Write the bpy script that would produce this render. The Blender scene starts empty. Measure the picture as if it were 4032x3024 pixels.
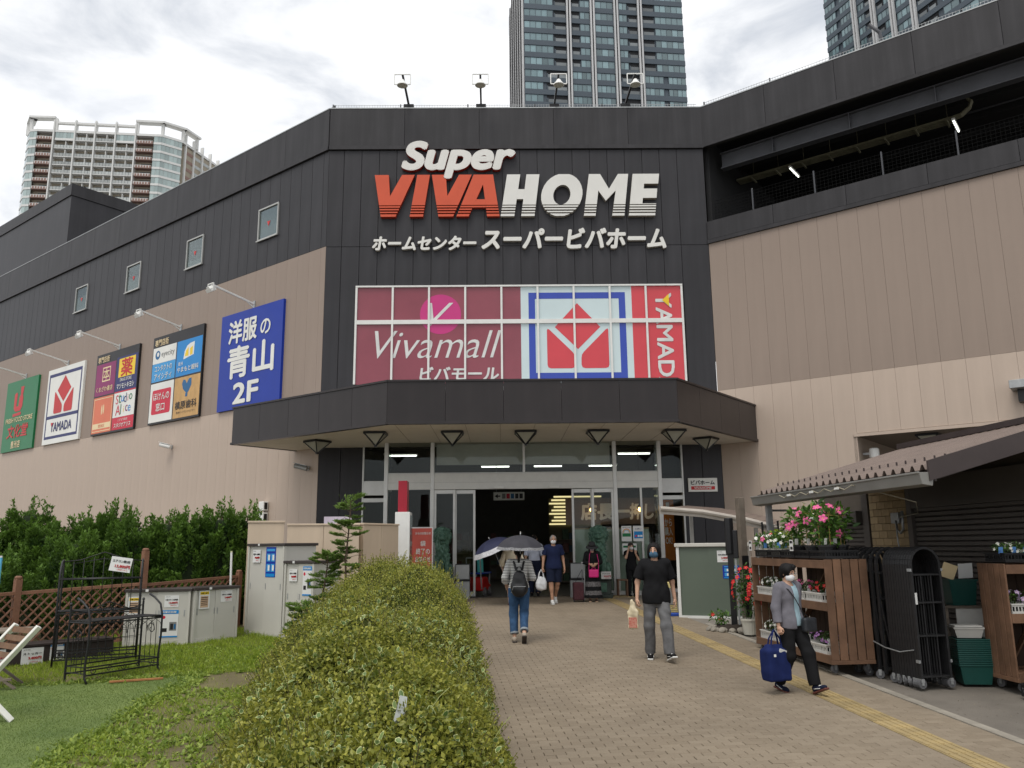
import bpy, bmesh, math, random
import numpy as np
from mathutils import Vector, Matrix, Euler

random.seed(11)
RNG = np.random.default_rng(11)
sc = bpy.context.scene
COL = sc.collection
R = math.radians

# ------------------------------------------------------------------ camera
def make_camera():
    cd = bpy.data.cameras.new('camera')
    co = bpy.data.objects.new('camera', cd)
    COL.objects.link(co)
    pitch, roll, yaw = R(11.2705), R(-0.6049), R(-0.7325)
    fwd = Vector((0, math.cos(pitch), math.sin(pitch)))
    up = Vector((0, -math.sin(pitch), math.cos(pitch)))
    ri = Vector((1, 0, 0))
    c, s = math.cos(roll), math.sin(roll)
    ri, up = c * ri + s * up, -s * ri + c * up
    rz = Matrix.Rotation(yaw, 3, 'Z')
    ri, up, fwd = rz @ ri, rz @ up, rz @ fwd
    m = Matrix((ri, up, -fwd)).transposed().to_4x4()
    m.translation = Vector((0, 0, 2.1))
    co.matrix_world = m
    cd.sensor_width = 36
    cd.lens = 36 * 3196.16 / 4032
    cd.clip_end = 3000
    sc.camera = co
make_camera()

# ------------------------------------------------------------------ sky, sun, exposure
SUN_EL, SUN_AZ = 64, 205          # degrees; azimuth measured clockwise from +Y
def make_world():
    w = bpy.data.worlds.new('World')
    sc.world = w
    w.use_nodes = True
    nt = w.node_tree
    N, Lk = nt.nodes, nt.links
    N.clear()
    out = N.new('ShaderNodeOutputWorld')
    bg = N.new('ShaderNodeBackground')
    bg.inputs['Strength'].default_value = 0.1
    sky = N.new('ShaderNodeTexSky')
    sky.sky_type = 'NISHITA'
    sky.sun_disc = False
    sky.sun_elevation = R(SUN_EL)
    sky.sun_rotation = R(SUN_AZ)
    tc = N.new('ShaderNodeTexCoord')
    # cloud deck: noise on the direction, stretched towards the horizon
    mp = N.new('ShaderNodeMapping')
    mp.inputs['Scale'].default_value = (1.0, 1.0, 2.1)
    Lk.new(tc.outputs['Generated'], mp.inputs['Vector'])
    n1 = N.new('ShaderNodeTexNoise')
    n1.inputs['Scale'].default_value = 5.0
    n1.inputs['Detail'].default_value = 7
    n1.inputs['Roughness'].default_value = 0.55
    n1.inputs['Distortion'].default_value = 0.35
    Lk.new(mp.outputs[0], n1.inputs['Vector'])
    cr = N.new('ShaderNodeValToRGB')
    e = cr.color_ramp.elements
    e[0].position, e[0].color = 0.33, (5.2, 5.5, 6.0, 1)
    e[1].position, e[1].color = 0.60, (9.6, 9.6, 9.6, 1)
    m1 = e.new(0.45)
    m1.color = (7.5, 7.65, 7.9, 1)
    Lk.new(n1.outputs['Fac'], cr.inputs['Fac'])
    n2 = N.new('ShaderNodeTexNoise')
    n2.inputs['Scale'].default_value = 2.3
    n2.inputs['Detail'].default_value = 5
    Lk.new(mp.outputs[0], n2.inputs['Vector'])
    cv = N.new('ShaderNodeValToRGB')
    cv.color_ramp.elements[0].position = 0.30
    cv.color_ramp.elements[0].color = (0.62, 0.62, 0.62, 1)
    cv.color_ramp.elements[1].position = 0.5
    cv.color_ramp.elements[1].color = (0.97, 0.97, 0.97, 1)
    Lk.new(n2.outputs['Fac'], cv.inputs['Fac'])
    mx = N.new('ShaderNodeMixRGB')
    Lk.new(cv.outputs[0], mx.inputs['Fac'])
    Lk.new(sky.outputs[0], mx.inputs['Color1'])
    Lk.new(cr.outputs[0], mx.inputs['Color2'])
    Lk.new(mx.outputs[0], bg.inputs['Color'])
    Lk.new(bg.outputs[0], out.inputs['Surface'])
make_world()

def make_sun():
    ld = bpy.data.lights.new('sun', 'SUN')
    ld.energy = 1.5
    ld.angle = R(28)
    ld.color = (1.0, 0.96, 0.90)
    lo = bpy.data.objects.new('sun', ld)
    COL.objects.link(lo)
    el, az = R(SUN_EL), R(SUN_AZ)
    d = Vector((math.sin(az) * math.cos(el), math.cos(az) * math.cos(el), math.sin(el)))
    lo.rotation_euler = d.to_track_quat('Z', 'Y').to_euler()
    lo.location = (0, -20, 40)
make_sun()
vs = sc.view_settings
vs.view_transform = 'Standard'
vs.look = 'None'
vs.exposure = 0.38
vs.gamma = 1.0
vs.use_curve_mapping = False
sc.cycles.max_bounces = 8
sc.cycles.use_denoising = True

# ------------------------------------------------------------------ object helpers
def tag(o, label=None, cat=None, group=None, kind=None):
    if label: o['label'] = label
    if cat: o['category'] = cat
    if group: o['group'] = group
    if kind: o['kind'] = kind
    return o

def thing(name, label, cat, loc=(0, 0, 0), rotz=0.0, group=None):
    o = bpy.data.objects.new(name, None)
    o.empty_display_size = 0.2
    COL.objects.link(o)
    o.location = loc
    o.rotation_euler = (0, 0, rotz)
    return tag(o, label, cat, group)

def obj(name, mesh, parent=None, loc=None, rot=None, bevel=0):
    o = bpy.data.objects.new(name, mesh)
    COL.objects.link(o)
    if parent is not None: o.parent = parent
    if loc is not None: o.location = loc
    if rot is not None: o.rotation_euler = rot
    if bevel:
        b = o.modifiers.new('bevel', 'BEVEL')
        b.width = bevel; b.segments = 1; b.limit_method = 'ANGLE'
    return o

def copy_tree(o, parent=None):
    c = o.copy()
    COL.objects.link(c)
    c.parent = parent
    for ch in o.children:
        copy_tree(ch, c)
    return c

SLOPE = 0.0317
def gz(y):
    return SLOPE * max(-40.0, min(y, 23.0))

class MB:
    """collects boxes, bars, tubes ... into one mesh"""
    def __init__(s, M=None):
        s.v, s.f, s.m = [], [], []
        s.M = M or Matrix.Identity(4)
        s.mi = 0
    def add(s, vs, fs):
        n = len(s.v)
        s.v += [tuple(s.M @ Vector(p)) for p in vs]
        for f in fs:
            s.f.append(tuple(i + n for i in f)); s.m.append(s.mi)
        return s
    def box(s, x0, x1, y0, y1, z0, z1):
        return s.add([(x0, y0, z0), (x1, y0, z0), (x1, y1, z0), (x0, y1, z0), (x0, y0, z1), (x1, y0, z1), (x1, y1, z1), (x0, y1, z1)],
                     [(3, 2, 1, 0), (4, 5, 6, 7), (0, 1, 5, 4), (1, 2, 6, 5), (2, 3, 7, 6), (3, 0, 4, 7)])
    def cbox(s, c, d, rz=0.0, rx=0.0, ry=0.0):
        m = Matrix.Translation(c) @ Euler((rx, ry, rz)).to_matrix().to_4x4()
        o = s.M; s.M = o @ m
        s.box(-d[0] / 2, d[0] / 2, -d[1] / 2, d[1] / 2, -d[2] / 2, d[2] / 2)
        s.M = o
        return s
    def bar(s, a, b, w, h=None, up=(0, 0, 1)):
        a, b = Vector(a), Vector(b)
        d = b - a
        L = d.length
        if L < 1e-6: return s
        z = d / L
        x = Vector(up).cross(z)
        if x.length < 1e-4: x = Vector((1, 0, 0)).cross(z)
        x.normalize()
        y = z.cross(x)
        h = h or w
        m = Matrix((x, y, z)).transposed().to_4x4()
        m.translation = a
        o = s.M; s.M = o @ m
        s.box(-w / 2, w / 2, -h / 2, h / 2, 0, L)
        s.M = o
        return s
    def tube(s, pts, r, n=6, cap=True, radii=None):
        P = [Vector(p) for p in pts]
        vs, fs = [], []
        prevx = None
        for i, p in enumerate(P):
            t = (P[min(i + 1, len(P) - 1)] - P[max(i - 1, 0)])
            if t.length < 1e-9: t = Vector((0, 0, 1))
            t.normalize()
            if prevx is None:
                x = t.orthogonal().normalized()
            else:
                x = prevx - t * prevx.dot(t)
                if x.length < 1e-5: x = t.orthogonal()
                x.normalize()
            prevx = x
            y = t.cross(x)
            rr = radii[i] if radii else r
            for k in range(n):
                a = 2 * math.pi * k / n
                vs.append(p + rr * (math.cos(a) * x + math.sin(a) * y))
        for i in range(len(P) - 1):
            for k in range(n):
                k2 = (k + 1) % n
                fs.append((i * n + k, i * n + k2, (i + 1) * n + k2, (i + 1) * n + k))
        if cap:
            fs.append(tuple(range(n - 1, -1, -1)))
            fs.append(tuple(range((len(P) - 1) * n, len(P) * n)))
        return s.add(vs, fs)
    def cyl(s, a, b, r, n=12, r2=None):
        return s.tube([a, b], r, n, True, [r, r if r2 is None else r2])
    def prism(s, poly, y0, y1, axis='y'):
        """extrude a 2-D polygon; axis y: (x,z) polygon, axis z: (x,y) polygon, axis x: (y,z) polygon"""
        n = len(poly)
        def P(p, t):
            return (p[0], t, p[1]) if axis == 'y' else (p[0], p[1], t) if axis == 'z' else (t, p[0], p[1])
        vs = [P(p, y0) for p in poly] + [P(p, y1) for p in poly]
        fs = [tuple(range(n)), tuple(range(2 * n - 1, n - 1, -1))]
        for i in range(n):
            j = (i + 1) % n
            fs.append((j, i, i + n, j + n))
        return s.add(vs, fs)
    def lathe(s, prof, n=16, c=(0, 0), cap=True):
        vs, fs = [], []
        for r, z in prof:
            for k in range(n):
                a = 2 * math.pi * k / n
                vs.append((c[0] + r * math.cos(a), c[1] + r * math.sin(a), z))
        for i in range(len(prof) - 1):
            for k in range(n):
                k2 = (k + 1) % n
                fs.append((i * n + k, i * n + k2, (i + 1) * n + k2, (i + 1) * n + k))
        if cap:
            fs.append(tuple(range(n - 1, -1, -1)))
            fs.append(tuple(range((len(prof) - 1) * n, len(prof) * n)))
        return s.add(vs, fs)
    def mesh(s, name, mats, smooth=False):
        me = bpy.data.meshes.new(name)
        me.from_pydata(s.v, [], s.f)
        for m in (mats if isinstance(mats, (list, tuple)) else [mats]):
            me.materials.append(m)
        if isinstance(mats, (list, tuple)) and len(mats) > 1:
            me.polygons.foreach_set('material_index', s.m)
        if smooth:
            me.polygons.foreach_set('use_smooth', [True] * len(me.polygons))
        me.validate()
        # make normals consistent
        bm = bmesh.new(); bm.from_mesh(me)
        bmesh.ops.recalc_face_normals(bm, faces=bm.faces)
        bm.to_mesh(me); bm.free()
        me.update()
        return me
    def build(s, name, mats, parent=None, smooth=False, bevel=0, loc=None, rot=None):
        return obj(name, s.mesh(name, mats, smooth), parent, loc, rot, bevel)

def smooth_by_angle(o, ang=40):
    me = o.data
    me.polygons.foreach_set('use_smooth', [True] * len(me.polygons))
    try: me.set_sharp_from_angle(angle=R(ang))
    except Exception: pass

# ------------------------------------------------------------------ materials
MATS = {}
def new_mat(name):
    m = bpy.data.materials.new(name)
    m.use_nodes = True
    b = m.node_tree.nodes['Principled BSDF']
    return m, m.node_tree, b
def srgb(r, g, b):
    f = lambda c: (c / 255 / 12.92) if c / 255 <= 0.04045 else ((c / 255 + 0.055) / 1.055) ** 2.4
    return (f(r), f(g), f(b))
def mat(name, c, rough=0.6, var=0.12, scale=3.0, bump=0.0, bscale=60.0, metal=0.0, spec=None, streak=0.0, coat=0.0, obj_rand=0.0, trans=0.0, c2=None):
    """surface with cloudy colour variation, optional fine relief, vertical streaks and per-object tint"""
    if name in MATS: return MATS[name]
    m, nt, b = new_mat(name)
    N, L = nt.nodes, nt.links
    b.inputs['Roughness'].default_value = rough
    b.inputs['Metallic'].default_value = metal
    b.inputs['Specular IOR Level'].default_value = 0.35 if spec is None else spec
    if coat: b.inputs['Coat Weight'].default_value = coat
    tc = N.new('ShaderNodeTexCoord')
    n = N.new('ShaderNodeTexNoise')
    n.inputs['Scale'].default_value = scale
    n.inputs['Detail'].default_value = 6
    n.inputs['Roughness'].default_value = 0.6
    L.new(tc.outputs['Object'], n.inputs['Vector'])
    cr = N.new('ShaderNodeValToRGB')
    e = cr.color_ramp.elements
    ca = c2 or tuple(x * (1 - var) for x in c)
    cb = c if c2 else tuple(min(1, x * (1 + var)) for x in c)
    e[0].position, e[1].position = 0.3, 0.7
    e[0].color = (*ca, 1); e[1].color = (*cb, 1)
    L.new(n.outputs['Fac'], cr.inputs['Fac'])
    src = cr.outputs[0]
    if streak:
        mp = N.new('ShaderNodeMapping'); mp.inputs['Scale'].default_value = (2.2, 2.2, 0.12)
        L.new(tc.outputs['Object'], mp.inputs['Vector'])
        n3 = N.new('ShaderNodeTexNoise'); n3.inputs['Scale'].default_value = 2.5; n3.inputs['Detail'].default_value = 5
        L.new(mp.outputs[0], n3.inputs['Vector'])
        r3 = N.new('ShaderNodeMapRange')
        r3.inputs['From Min'].default_value = 0.35; r3.inputs['From Max'].default_value = 0.7
        r3.inputs['To Min'].default_value = 1 - streak; r3.inputs['To Max'].default_value = 1 + streak * 0.4
        L.new(n3.outputs['Fac'], r3.inputs['Value'])
        mm = N.new('ShaderNodeMixRGB'); mm.blend_type = 'MULTIPLY'; mm.inputs['Fac'].default_value = 1
        L.new(src, mm.inputs['Color1']); L.new(r3.outputs[0], mm.inputs['Color2'])
        src = mm.outputs[0]
    if obj_rand:
        oi = N.new('ShaderNodeObjectInfo')
        r4 = N.new('ShaderNodeMapRange')
        r4.inputs['To Min'].default_value = 1 - obj_rand; r4.inputs['To Max'].default_value = 1 + obj_rand
        L.new(oi.outputs['Random'], r4.inputs['Value'])
        mm = N.new('ShaderNodeMixRGB'); mm.blend_type = 'MULTIPLY'; mm.inputs['Fac'].default_value = 1
        L.new(src, mm.inputs['Color1']); L.new(r4.outputs[0], mm.inputs['Color2'])
        src = mm.outputs[0]
    L.new(src, b.inputs['Base Color'])
    if bump:
        n2 = N.new('ShaderNodeTexNoise')
        n2.inputs['Scale'].default_value = bscale; n2.inputs['Detail'].default_value = 3
        L.new(tc.outputs['Object'], n2.inputs['Vector'])
        bp = N.new('ShaderNodeBump')
        bp.inputs['Strength'].default_value = bump; bp.inputs['Distance'].default_value = 0.01
        L.new(n2.outputs['Fac'], bp.inputs['Height'])
        L.new(bp.outputs[0], b.inputs['Normal'])
    if trans:
        b.inputs['Transmission Weight'].default_value = trans
    MATS[name] = m
    return m

def emit_mat(name, c, s):
    m, nt, b = new_mat(name)
    b.inputs['Base Color'].default_value = (0.8, 0.8, 0.8, 1)
    b.inputs['Emission Color'].default_value = (*c, 1)
    b.inputs['Emission Strength'].default_value = s
    return m

def glass_mat(name, tint=(0.75, 0.82, 0.8), rough=0.02, refl=0.35):
    """thin architectural pane: see-through plus a mirror coat"""
    m, nt, b = new_mat(name)
    N, L = nt.nodes, nt.links
    out = N['Material Output']
    tr = N.new('ShaderNodeBsdfTransparent'); tr.inputs['Color'].default_value = (*tint, 1)
    gl = N.new('ShaderNodeBsdfGlossy'); gl.inputs['Roughness'].default_value = rough
    gl.inputs['Color'].default_value = (0.9, 0.95, 0.95, 1)
    fr = N.new('ShaderNodeFresnel'); fr.inputs['IOR'].default_value = 1.5
    mr = N.new('ShaderNodeMapRange')
    mr.inputs['From Min'].default_value = 0.0; mr.inputs['From Max'].default_value = 1.0
    mr.inputs['To Min'].default_value = refl * 0.25; mr.inputs['To Max'].default_value = 0.42
    L.new(fr.outputs[0], mr.inputs['Value'])
    mx = N.new('ShaderNodeMixShader')
    L.new(mr.outputs[0], mx.inputs['Fac'])
    L.new(tr.outputs[0], mx.inputs[1]); L.new(gl.outputs[0], mx.inputs[2])
    L.new(mx.outputs[0], out.inputs['Surface'])
    return m

def leaf_mat(name, dark, light, edge=None, rough=0.5, transl=0.25, edge_at=0.62):
    """leaf colour from the per-leaf value 'rnd'; an edge colour gives variegated leaves (uv = leaf plane)"""
    if name in MATS: return MATS[name]
    m, nt, b = new_mat(name)
    N, L = nt.nodes, nt.links
    at = N.new('ShaderNodeAttribute'); at.attribute_name = 'rnd'
    cr = N.new('ShaderNodeValToRGB')
    cr.color_ramp.elements[0].color = (*dark, 1); cr.color_ramp.elements[1].color = (*light, 1)
    L.new(at.outputs['Fac'], cr.inputs['Fac'])
    src = cr.outputs[0]
    if edge:
        uv = N.new('ShaderNodeUVMap'); uv.uv_map = 'uv'
        vm = N.new('ShaderNodeVectorMath'); vm.operation = 'SUBTRACT'; vm.inputs[1].default_value = (0.5, 0.5, 0)
        L.new(uv.outputs[0], vm.inputs[0])
        ln = N.new('ShaderNodeVectorMath'); ln.operation = 'LENGTH'
        L.new(vm.outputs[0], ln.inputs[0])
        mr = N.new('ShaderNodeMapRange')
        mr.inputs['From Min'].default_value = edge_at * 0.5; mr.inputs['From Max'].default_value = edge_at * 0.5 + 0.05
        L.new(ln.outputs['Value'], mr.inputs['Value'])
        mx = N.new('ShaderNodeMixRGB')
        L.new(mr.outputs[0], mx.inputs['Fac'])
        L.new(src, mx.inputs['Color1']); mx.inputs['Color2'].default_value = (*edge, 1)
        src = mx.outputs[0]
    L.new(src, b.inputs['Base Color'])
    b.inputs['Roughness'].default_value = rough
    b.inputs['Specular IOR Level'].default_value = 0.3
    out = N['Material Output']
    tl = N.new('ShaderNodeBsdfTranslucent')
    L.new(src, tl.inputs['Color'])
    ms = N.new('ShaderNodeMixShader'); ms.inputs['Fac'].default_value = transl
    L.new(b.outputs[0], ms.inputs[1]); L.new(tl.outputs[0], ms.inputs[2])
    L.new(ms.outputs[0], out.inputs['Surface'])
    MATS[name] = m
    return m

# ------------------------------------------------------------------ lettering
_TXT = {}
def text_mesh(s, mats, w=None, h=None, extrude=0.0, bold=0.0, shear=0.0, align='c', res=3, spacing=1.0, key=None, line=1.0):
    """lettering as a mesh in the local XZ plane, facing -Y, centred (or left aligned) and fitted to w x h"""
    cu = bpy.data.curves.new('lettering', 'FONT')
    cu.body = s
    cu.size = 1.0
    cu.resolution_u = res
    cu.offset = min(bold, 0.0)
    cu.shear = shear
    cu.space_character = spacing
    cu.space_line = line
    cu.align_x = 'CENTER' if align == 'c' else 'LEFT'
    o = bpy.data.objects.new('lettering', cu)
    me = bpy.data.meshes.new_from_object(o)
    bpy.data.objects.remove(o); bpy.data.curves.remove(cu)
    n1 = len(me.vertices)
    co = np.zeros(n1 * 3, np.float32)
    me.vertices.foreach_get('co', co)
    co = co.reshape(-1, 3)
    # heavier strokes: shifted copies, each a millimetre further out
    d_ = max(bold, 0.0)
    sh = [(0, 0)]
    if d_ > 0: sh += [(1, 0), (-1, 0), (0, 1), (0, -1)]
    if d_ >= 0.028: sh += [(.7, .7), (-.7, .7), (.7, -.7), (-.7, -.7)]
    ncp = len(sh)
    dep = np.repeat(np.arange(ncp) * -0.0011, n1)
    co = np.concatenate([co + np.array([a * d_, c * d_, 0], np.float32) for a, c in sh])
    n = n1 * ncp
    lo, hi = co.min(0), co.max(0)
    sx = sy = 1.0
    d = np.maximum(hi - lo, 1e-6)
    if w and h: sx, sy = w / d[0], h / d[1]
    elif w: sx = sy = w / d[0]
    elif h: sx = sy = h / d[1]
    c = (lo + hi) / 2
    x = (co[:, 0] - (c[0] if align == 'c' else lo[0])) * sx
    z = (co[:, 1] - c[1]) * sy
    tris = np.zeros(len(me.loops), np.int32)
    me.loops.foreach_get('vertex_index', tris)
    faces, k = [], 0
    for p in me.polygons:
        faces.append([int(i) for i in tris[p.loop_start:p.loop_start + p.loop_total]])
    faces = [[i + q * n1 for i in f] for q in range(ncp) for f in faces]
    bpy.data.meshes.remove(me)
    out = bpy.data.meshes.new('lettering')
    if extrude <= 0:
        verts = [(float(a), float(y), float(b)) for a, y, b in zip(x, dep, z)]
        out.from_pydata(verts, [], faces)
    else:
        verts = [(float(a), float(y), float(b)) for a, y, b in zip(x, dep, z)] + [(float(a), extrude, float(b)) for a, b in zip(x, z)]
        cnt = {}
        for f in faces:
            for i in range(len(f)):
                e = (f[i], f[(i + 1) % len(f)])
                cnt[e] = cnt.get(e, 0) + 1
        # weld-free boundary: an edge without its twin
        side = [(a, b, b + n, a + n) for (a, b) in cnt if (b, a) not in cnt]
        out.from_pydata(verts, [], faces + side)
    for m in (mats if isinstance(mats, (list, tuple)) else [mats]): out.materials.append(m)
    if isinstance(mats, (list, tuple)) and len(mats) > 1 and extrude > 0:
        nf = len(faces)
        out.polygons.foreach_set('material_index', [0 if i < nf else 1 for i in range(len(out.polygons))])
    out.update()
    # front faces must look along -Y
    bm = bmesh.new(); bm.from_mesh(out)
    if extrude <= 0:
        for f in bm.faces:
            if f.normal.y > 0: f.normal_flip()
    else:
        bmesh.ops.recalc_face_normals(bm, faces=bm.faces)
    bm.to_mesh(out); bm.free()
    return out

def letters(name, s, m, parent, loc, w=None, h=None, rot=None, **k):
    return obj(name, text_mesh(s, m, w, h, **k), parent, loc, rot)

def flat_poly(polys, m, name='shape', y=0.0):
    """flat shapes (lists of (x,z) outlines) in the local XZ plane facing -Y"""
    b = MB()
    for p in polys:
        b.add([(a, y, c) for a, c in p], [tuple(range(len(p)))])
    me = bpy.data.meshes.new(name)
    me.from_pydata(b.v, [], b.f)
    me.materials.append(m)
    me.update()
    bm = bmesh.new(); bm.from_mesh(me)
    for f in bm.faces:
        if f.normal.y > 0: f.normal_flip()
    bm.to_mesh(me); bm.free()
    return me
def rect(x0, x1, z0, z1): return [(x0, z0), (x1, z0), (x1, z1), (x0, z1)]
def disc(cx, cz, r, n=28, rz=None): return [(cx + r * math.cos(2 * math.pi * i / n), cz + (rz or r) * math.sin(2 * math.pi * i / n)) for i in range(n)]

# ------------------------------------------------------------------ leaves
def leaf_mesh(name, pos, axis, nrm, L, W, m, rnd=None, hexa=False, fold=0.25):
    n = len(pos)
    axis = axis / np.linalg.norm(axis, axis=1, keepdims=True)
    side = np.cross(axis, nrm); side /= (np.linalg.norm(side, axis=1, keepdims=True) + 1e-9)
    up = np.cross(side, axis)
    L = np.broadcast_to(np.asarray(L, float), (n,))[:, None]; W = np.broadcast_to(np.asarray(W, float), (n,))[:, None]
    if hexa:
        prof = [(0, 0, .5, .02), (.28, .46, .93, .28), (.68, .42, .90, .70), (1, 0, .5, .98), (.68, -.42, .10, .70), (.28, -.46, .07, .28)]
        faces = np.array([[0, 1, 2, 3], [0, 3, 4, 5]])
    else:
        prof = [(0, 0, .5, .02), (.42, .5, .98, .42), (1, 0, .5, .98), (.42, -.5, .02, .42)]
        faces = np.array([[0, 1, 2], [0, 2, 3]])
    k = len(prof)
    V = np.zeros((n, k, 3)); UV = np.zeros((k, 2))
    for i, (a, b, u, v) in enumerate(prof):
        V[:, i] = pos + axis * L * a + side * W * b + up * (abs(b) * W * fold - 0.12 * L * a * a)
        UV[i] = (u, v)
    me = bpy.data.meshes.new(name)
    fs = (np.arange(n)[:, None, None] * k + faces[None]).reshape(-1, faces.shape[1])
    nl = fs.size
    me.vertices.add(n * k); me.vertices.foreach_set('co', V.reshape(-1).astype(np.float32))
    me.loops.add(nl); me.loops.foreach_set('vertex_index', fs.reshape(-1).astype(np.int32))
    me.polygons.add(len(fs)); me.polygons.foreach_set('loop_start', np.arange(0, nl, faces.shape[1], dtype=np.int32))
    me.polygons.foreach_set('loop_total', np.full(len(fs), faces.shape[1], np.int32))
    me.update(calc_edges=True)
    uvl = me.uv_layers.new(name='uv')
    uvl.data.foreach_set('uv', UV[(fs.reshape(-1) % k)].reshape(-1).astype(np.float32))
    at = me.attributes.new('rnd', 'FLOAT', 'POINT')
    r = RNG.random(n) if rnd is None else rnd
    at.data.foreach_set('value', np.repeat(r, k).astype(np.float32))
    me.materials.append(m)
    return me
def rand_dirs(n):
    v = RNG.normal(size=(n, 3)); return v / np.linalg.norm(v, axis=1, keepdims=True)

# ------------------------------------------------------------------ smooth solids (bodies, clothes, statues)
def _d_cap(P, a, b, ra, rb):
    a, b = np.array(a, float), np.array(b, float)
    ba = b - a; l2 = ba @ ba + 1e-12
    t = np.clip(((P - a) @ ba) / l2, 0, 1)
    return np.linalg.norm(P - a - t[:, None] * ba, axis=1) - (ra + (rb - ra) * t)
def _d_ell(P, c, r, rot=None):
    Q = P - np.array(c, float)
    if rot is not None: Q = Q @ np.array(Euler(rot).to_matrix())
    r = np.array(r, float)
    k0 = np.linalg.norm(Q / r, axis=1); k1 = np.linalg.norm(Q / (r * r), axis=1) + 1e-9
    return k0 * (k0 - 1) / k1
def _d_box(P, c, r, rnd=0.02, rot=None):
    Q = P - np.array(c, float)
    if rot is not None: Q = Q @ np.array(Euler(rot).to_matrix())
    q = np.abs(Q) - (np.array(r, float) - rnd)
    return np.linalg.norm(np.maximum(q, 0), axis=1) + np.minimum(q.max(1), 0) - rnd
def solid(prims, h, k=0.03, cuts=(), inflate=0.0, noise=None, sub=(), pad=0.03):
    """implicit solid -> (verts, quads).  prims: ('c',a,b,ra,rb) ('e',centre,radii[,rot]) ('b',centre,half[,round,rot])"""
    lo, hi = np.full(3, 1e9), np.full(3, -1e9)
    for p in prims:
        if p[0] == 'c':
            r = max(p[3], p[4]); pts = np.array([p[1], p[2]], float)
        else:
            r = max(p[2]) * (1.0 if p[0] == 'e' else 1.45); pts = np.array([p[1]], float)
        lo = np.minimum(lo, pts.min(0) - r); hi = np.maximum(hi, pts.max(0) + r)
    e = inflate + pad + 2 * h
    lo -= e; hi += e
    nx, ny, nz = np.ceil((hi - lo) / h).astype(int) + 1
    X, Y, Z = np.meshgrid(np.arange(nx), np.arange(ny), np.arange(nz), indexing='ij')
    P = np.stack([X.ravel(), Y.ravel(), Z.ravel()], 1) * h + lo
    def ev(p):
        return _d_cap(P, *p[1:]) if p[0] == 'c' else _d_ell(P, *p[1:]) if p[0] == 'e' else _d_box(P, *p[1:])
    d = None
    for p in prims:
        di = ev(p)
        if d is None: d = di
        else:
            hh = np.clip(0.5 + 0.5 * (di - d) / k, 0, 1)
            d = di * (1 - hh) + d * hh - k * hh * (1 - hh)
    d = d - inflate
    if noise is not None: d = d + noise(P)
    for p in sub: d = np.maximum(d, -ev(p))
    for pt, nn in cuts:
        nn = np.array(nn, float); nn /= np.linalg.norm(nn)
        d = np.maximum(d, (P - np.array(pt, float)) @ nn)
    D = d.reshape(nx, ny, nz)
    S = D < 0
    c = [S[i:nx - 1 + i, j:ny - 1 + j, l:nz - 1 + l] for i in (0, 1) for j in (0, 1) for l in (0, 1)]
    s = sum(x.astype(np.int8) for x in c)
    act = (s > 0) & (s < 8)
    idx = -np.ones(act.shape, np.int64); idx[act] = np.arange(act.sum())
    ci = np.argwhere(act)
    acc = np.zeros((len(ci), 3)); cnt = np.zeros(len(ci))
    cor = [(i, j, l) for i in (0, 1) for j in (0, 1) for l in (0, 1)]
    for a in cor:
        for ax in range(3):
            if a[ax]: continue
            b = list(a); b[ax] = 1
            va = D[ci[:, 0] + a[0], ci[:, 1] + a[1], ci[:, 2] + a[2]]
            vb = D[ci[:, 0] + b[0], ci[:, 1] + b[1], ci[:, 2] + b[2]]
            x = (va < 0) != (vb < 0)
            t = np.where(x, va / (va - vb + 1e-12), 0)
            p = np.tile(np.array(a, float), (len(ci), 1)); p[:, ax] += t
            acc[x] += p[x]; cnt[x] += 1
    V = (ci + acc / np.maximum(cnt, 1)[:, None]) * h + lo
    Q = []
    for ax in range(3):
        sl0 = [slice(None)] * 3; sl1 = [slice(None)] * 3
        sl0[ax] = slice(0, -1); sl1[ax] = slice(1, None)
        ch = S[tuple(sl0)] != S[tuple(sl1)]
        e_ = np.argwhere(ch)
        o1, o2 = [i for i in range(3) if i != ax]
        ok = (e_[:, o1] > 0) & (e_[:, o2] > 0) & (e_[:, o1] < D.shape[o1] - 1) & (e_[:, o2] < D.shape[o2] - 1)
        e_ = e_[ok]
        def cell(d1, d2):
            q = e_.copy(); q[:, o1] += d1; q[:, o2] += d2
            return idx[q[:, 0], q[:, 1], q[:, 2]]
        quad = np.stack([cell(-1, -1), cell(0, -1), cell(0, 0), cell(-1, 0)], 1)
        fl = S[e_[:, 0], e_[:, 1], e_[:, 2]]
        if ax == 1: fl = ~fl
        quad[~fl] = quad[~fl][:, ::-1]
        Q.append(quad)
    return V, np.concatenate(Q)
def solid_mesh(name, parts, m, smooth=True):
    """parts: list of (verts, quads) joined into one mesh"""
    off, Vs, Qs = 0, [], []
    for V, Q in parts:
        Vs.append(V); Qs.append(Q + off); off += len(V)
    V = np.concatenate(Vs); Q = np.concatenate(Qs)
    me = bpy.data.meshes.new(name)
    me.vertices.add(len(V)); me.vertices.foreach_set('co', V.reshape(-1).astype(np.float32))
    me.loops.add(Q.size); me.loops.foreach_set('vertex_index', Q.reshape(-1).astype(np.int32))
    me.polygons.add(len(Q)); me.polygons.foreach_set('loop_start', np.arange(0, Q.size, 4, dtype=np.int32))
    me.polygons.foreach_set('loop_total', np.full(len(Q), 4, np.int32))
    me.update(calc_edges=True)
    if smooth: me.polygons.foreach_set('use_smooth', [True] * len(me.polygons))
    me.materials.append(m)
    return me

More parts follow.
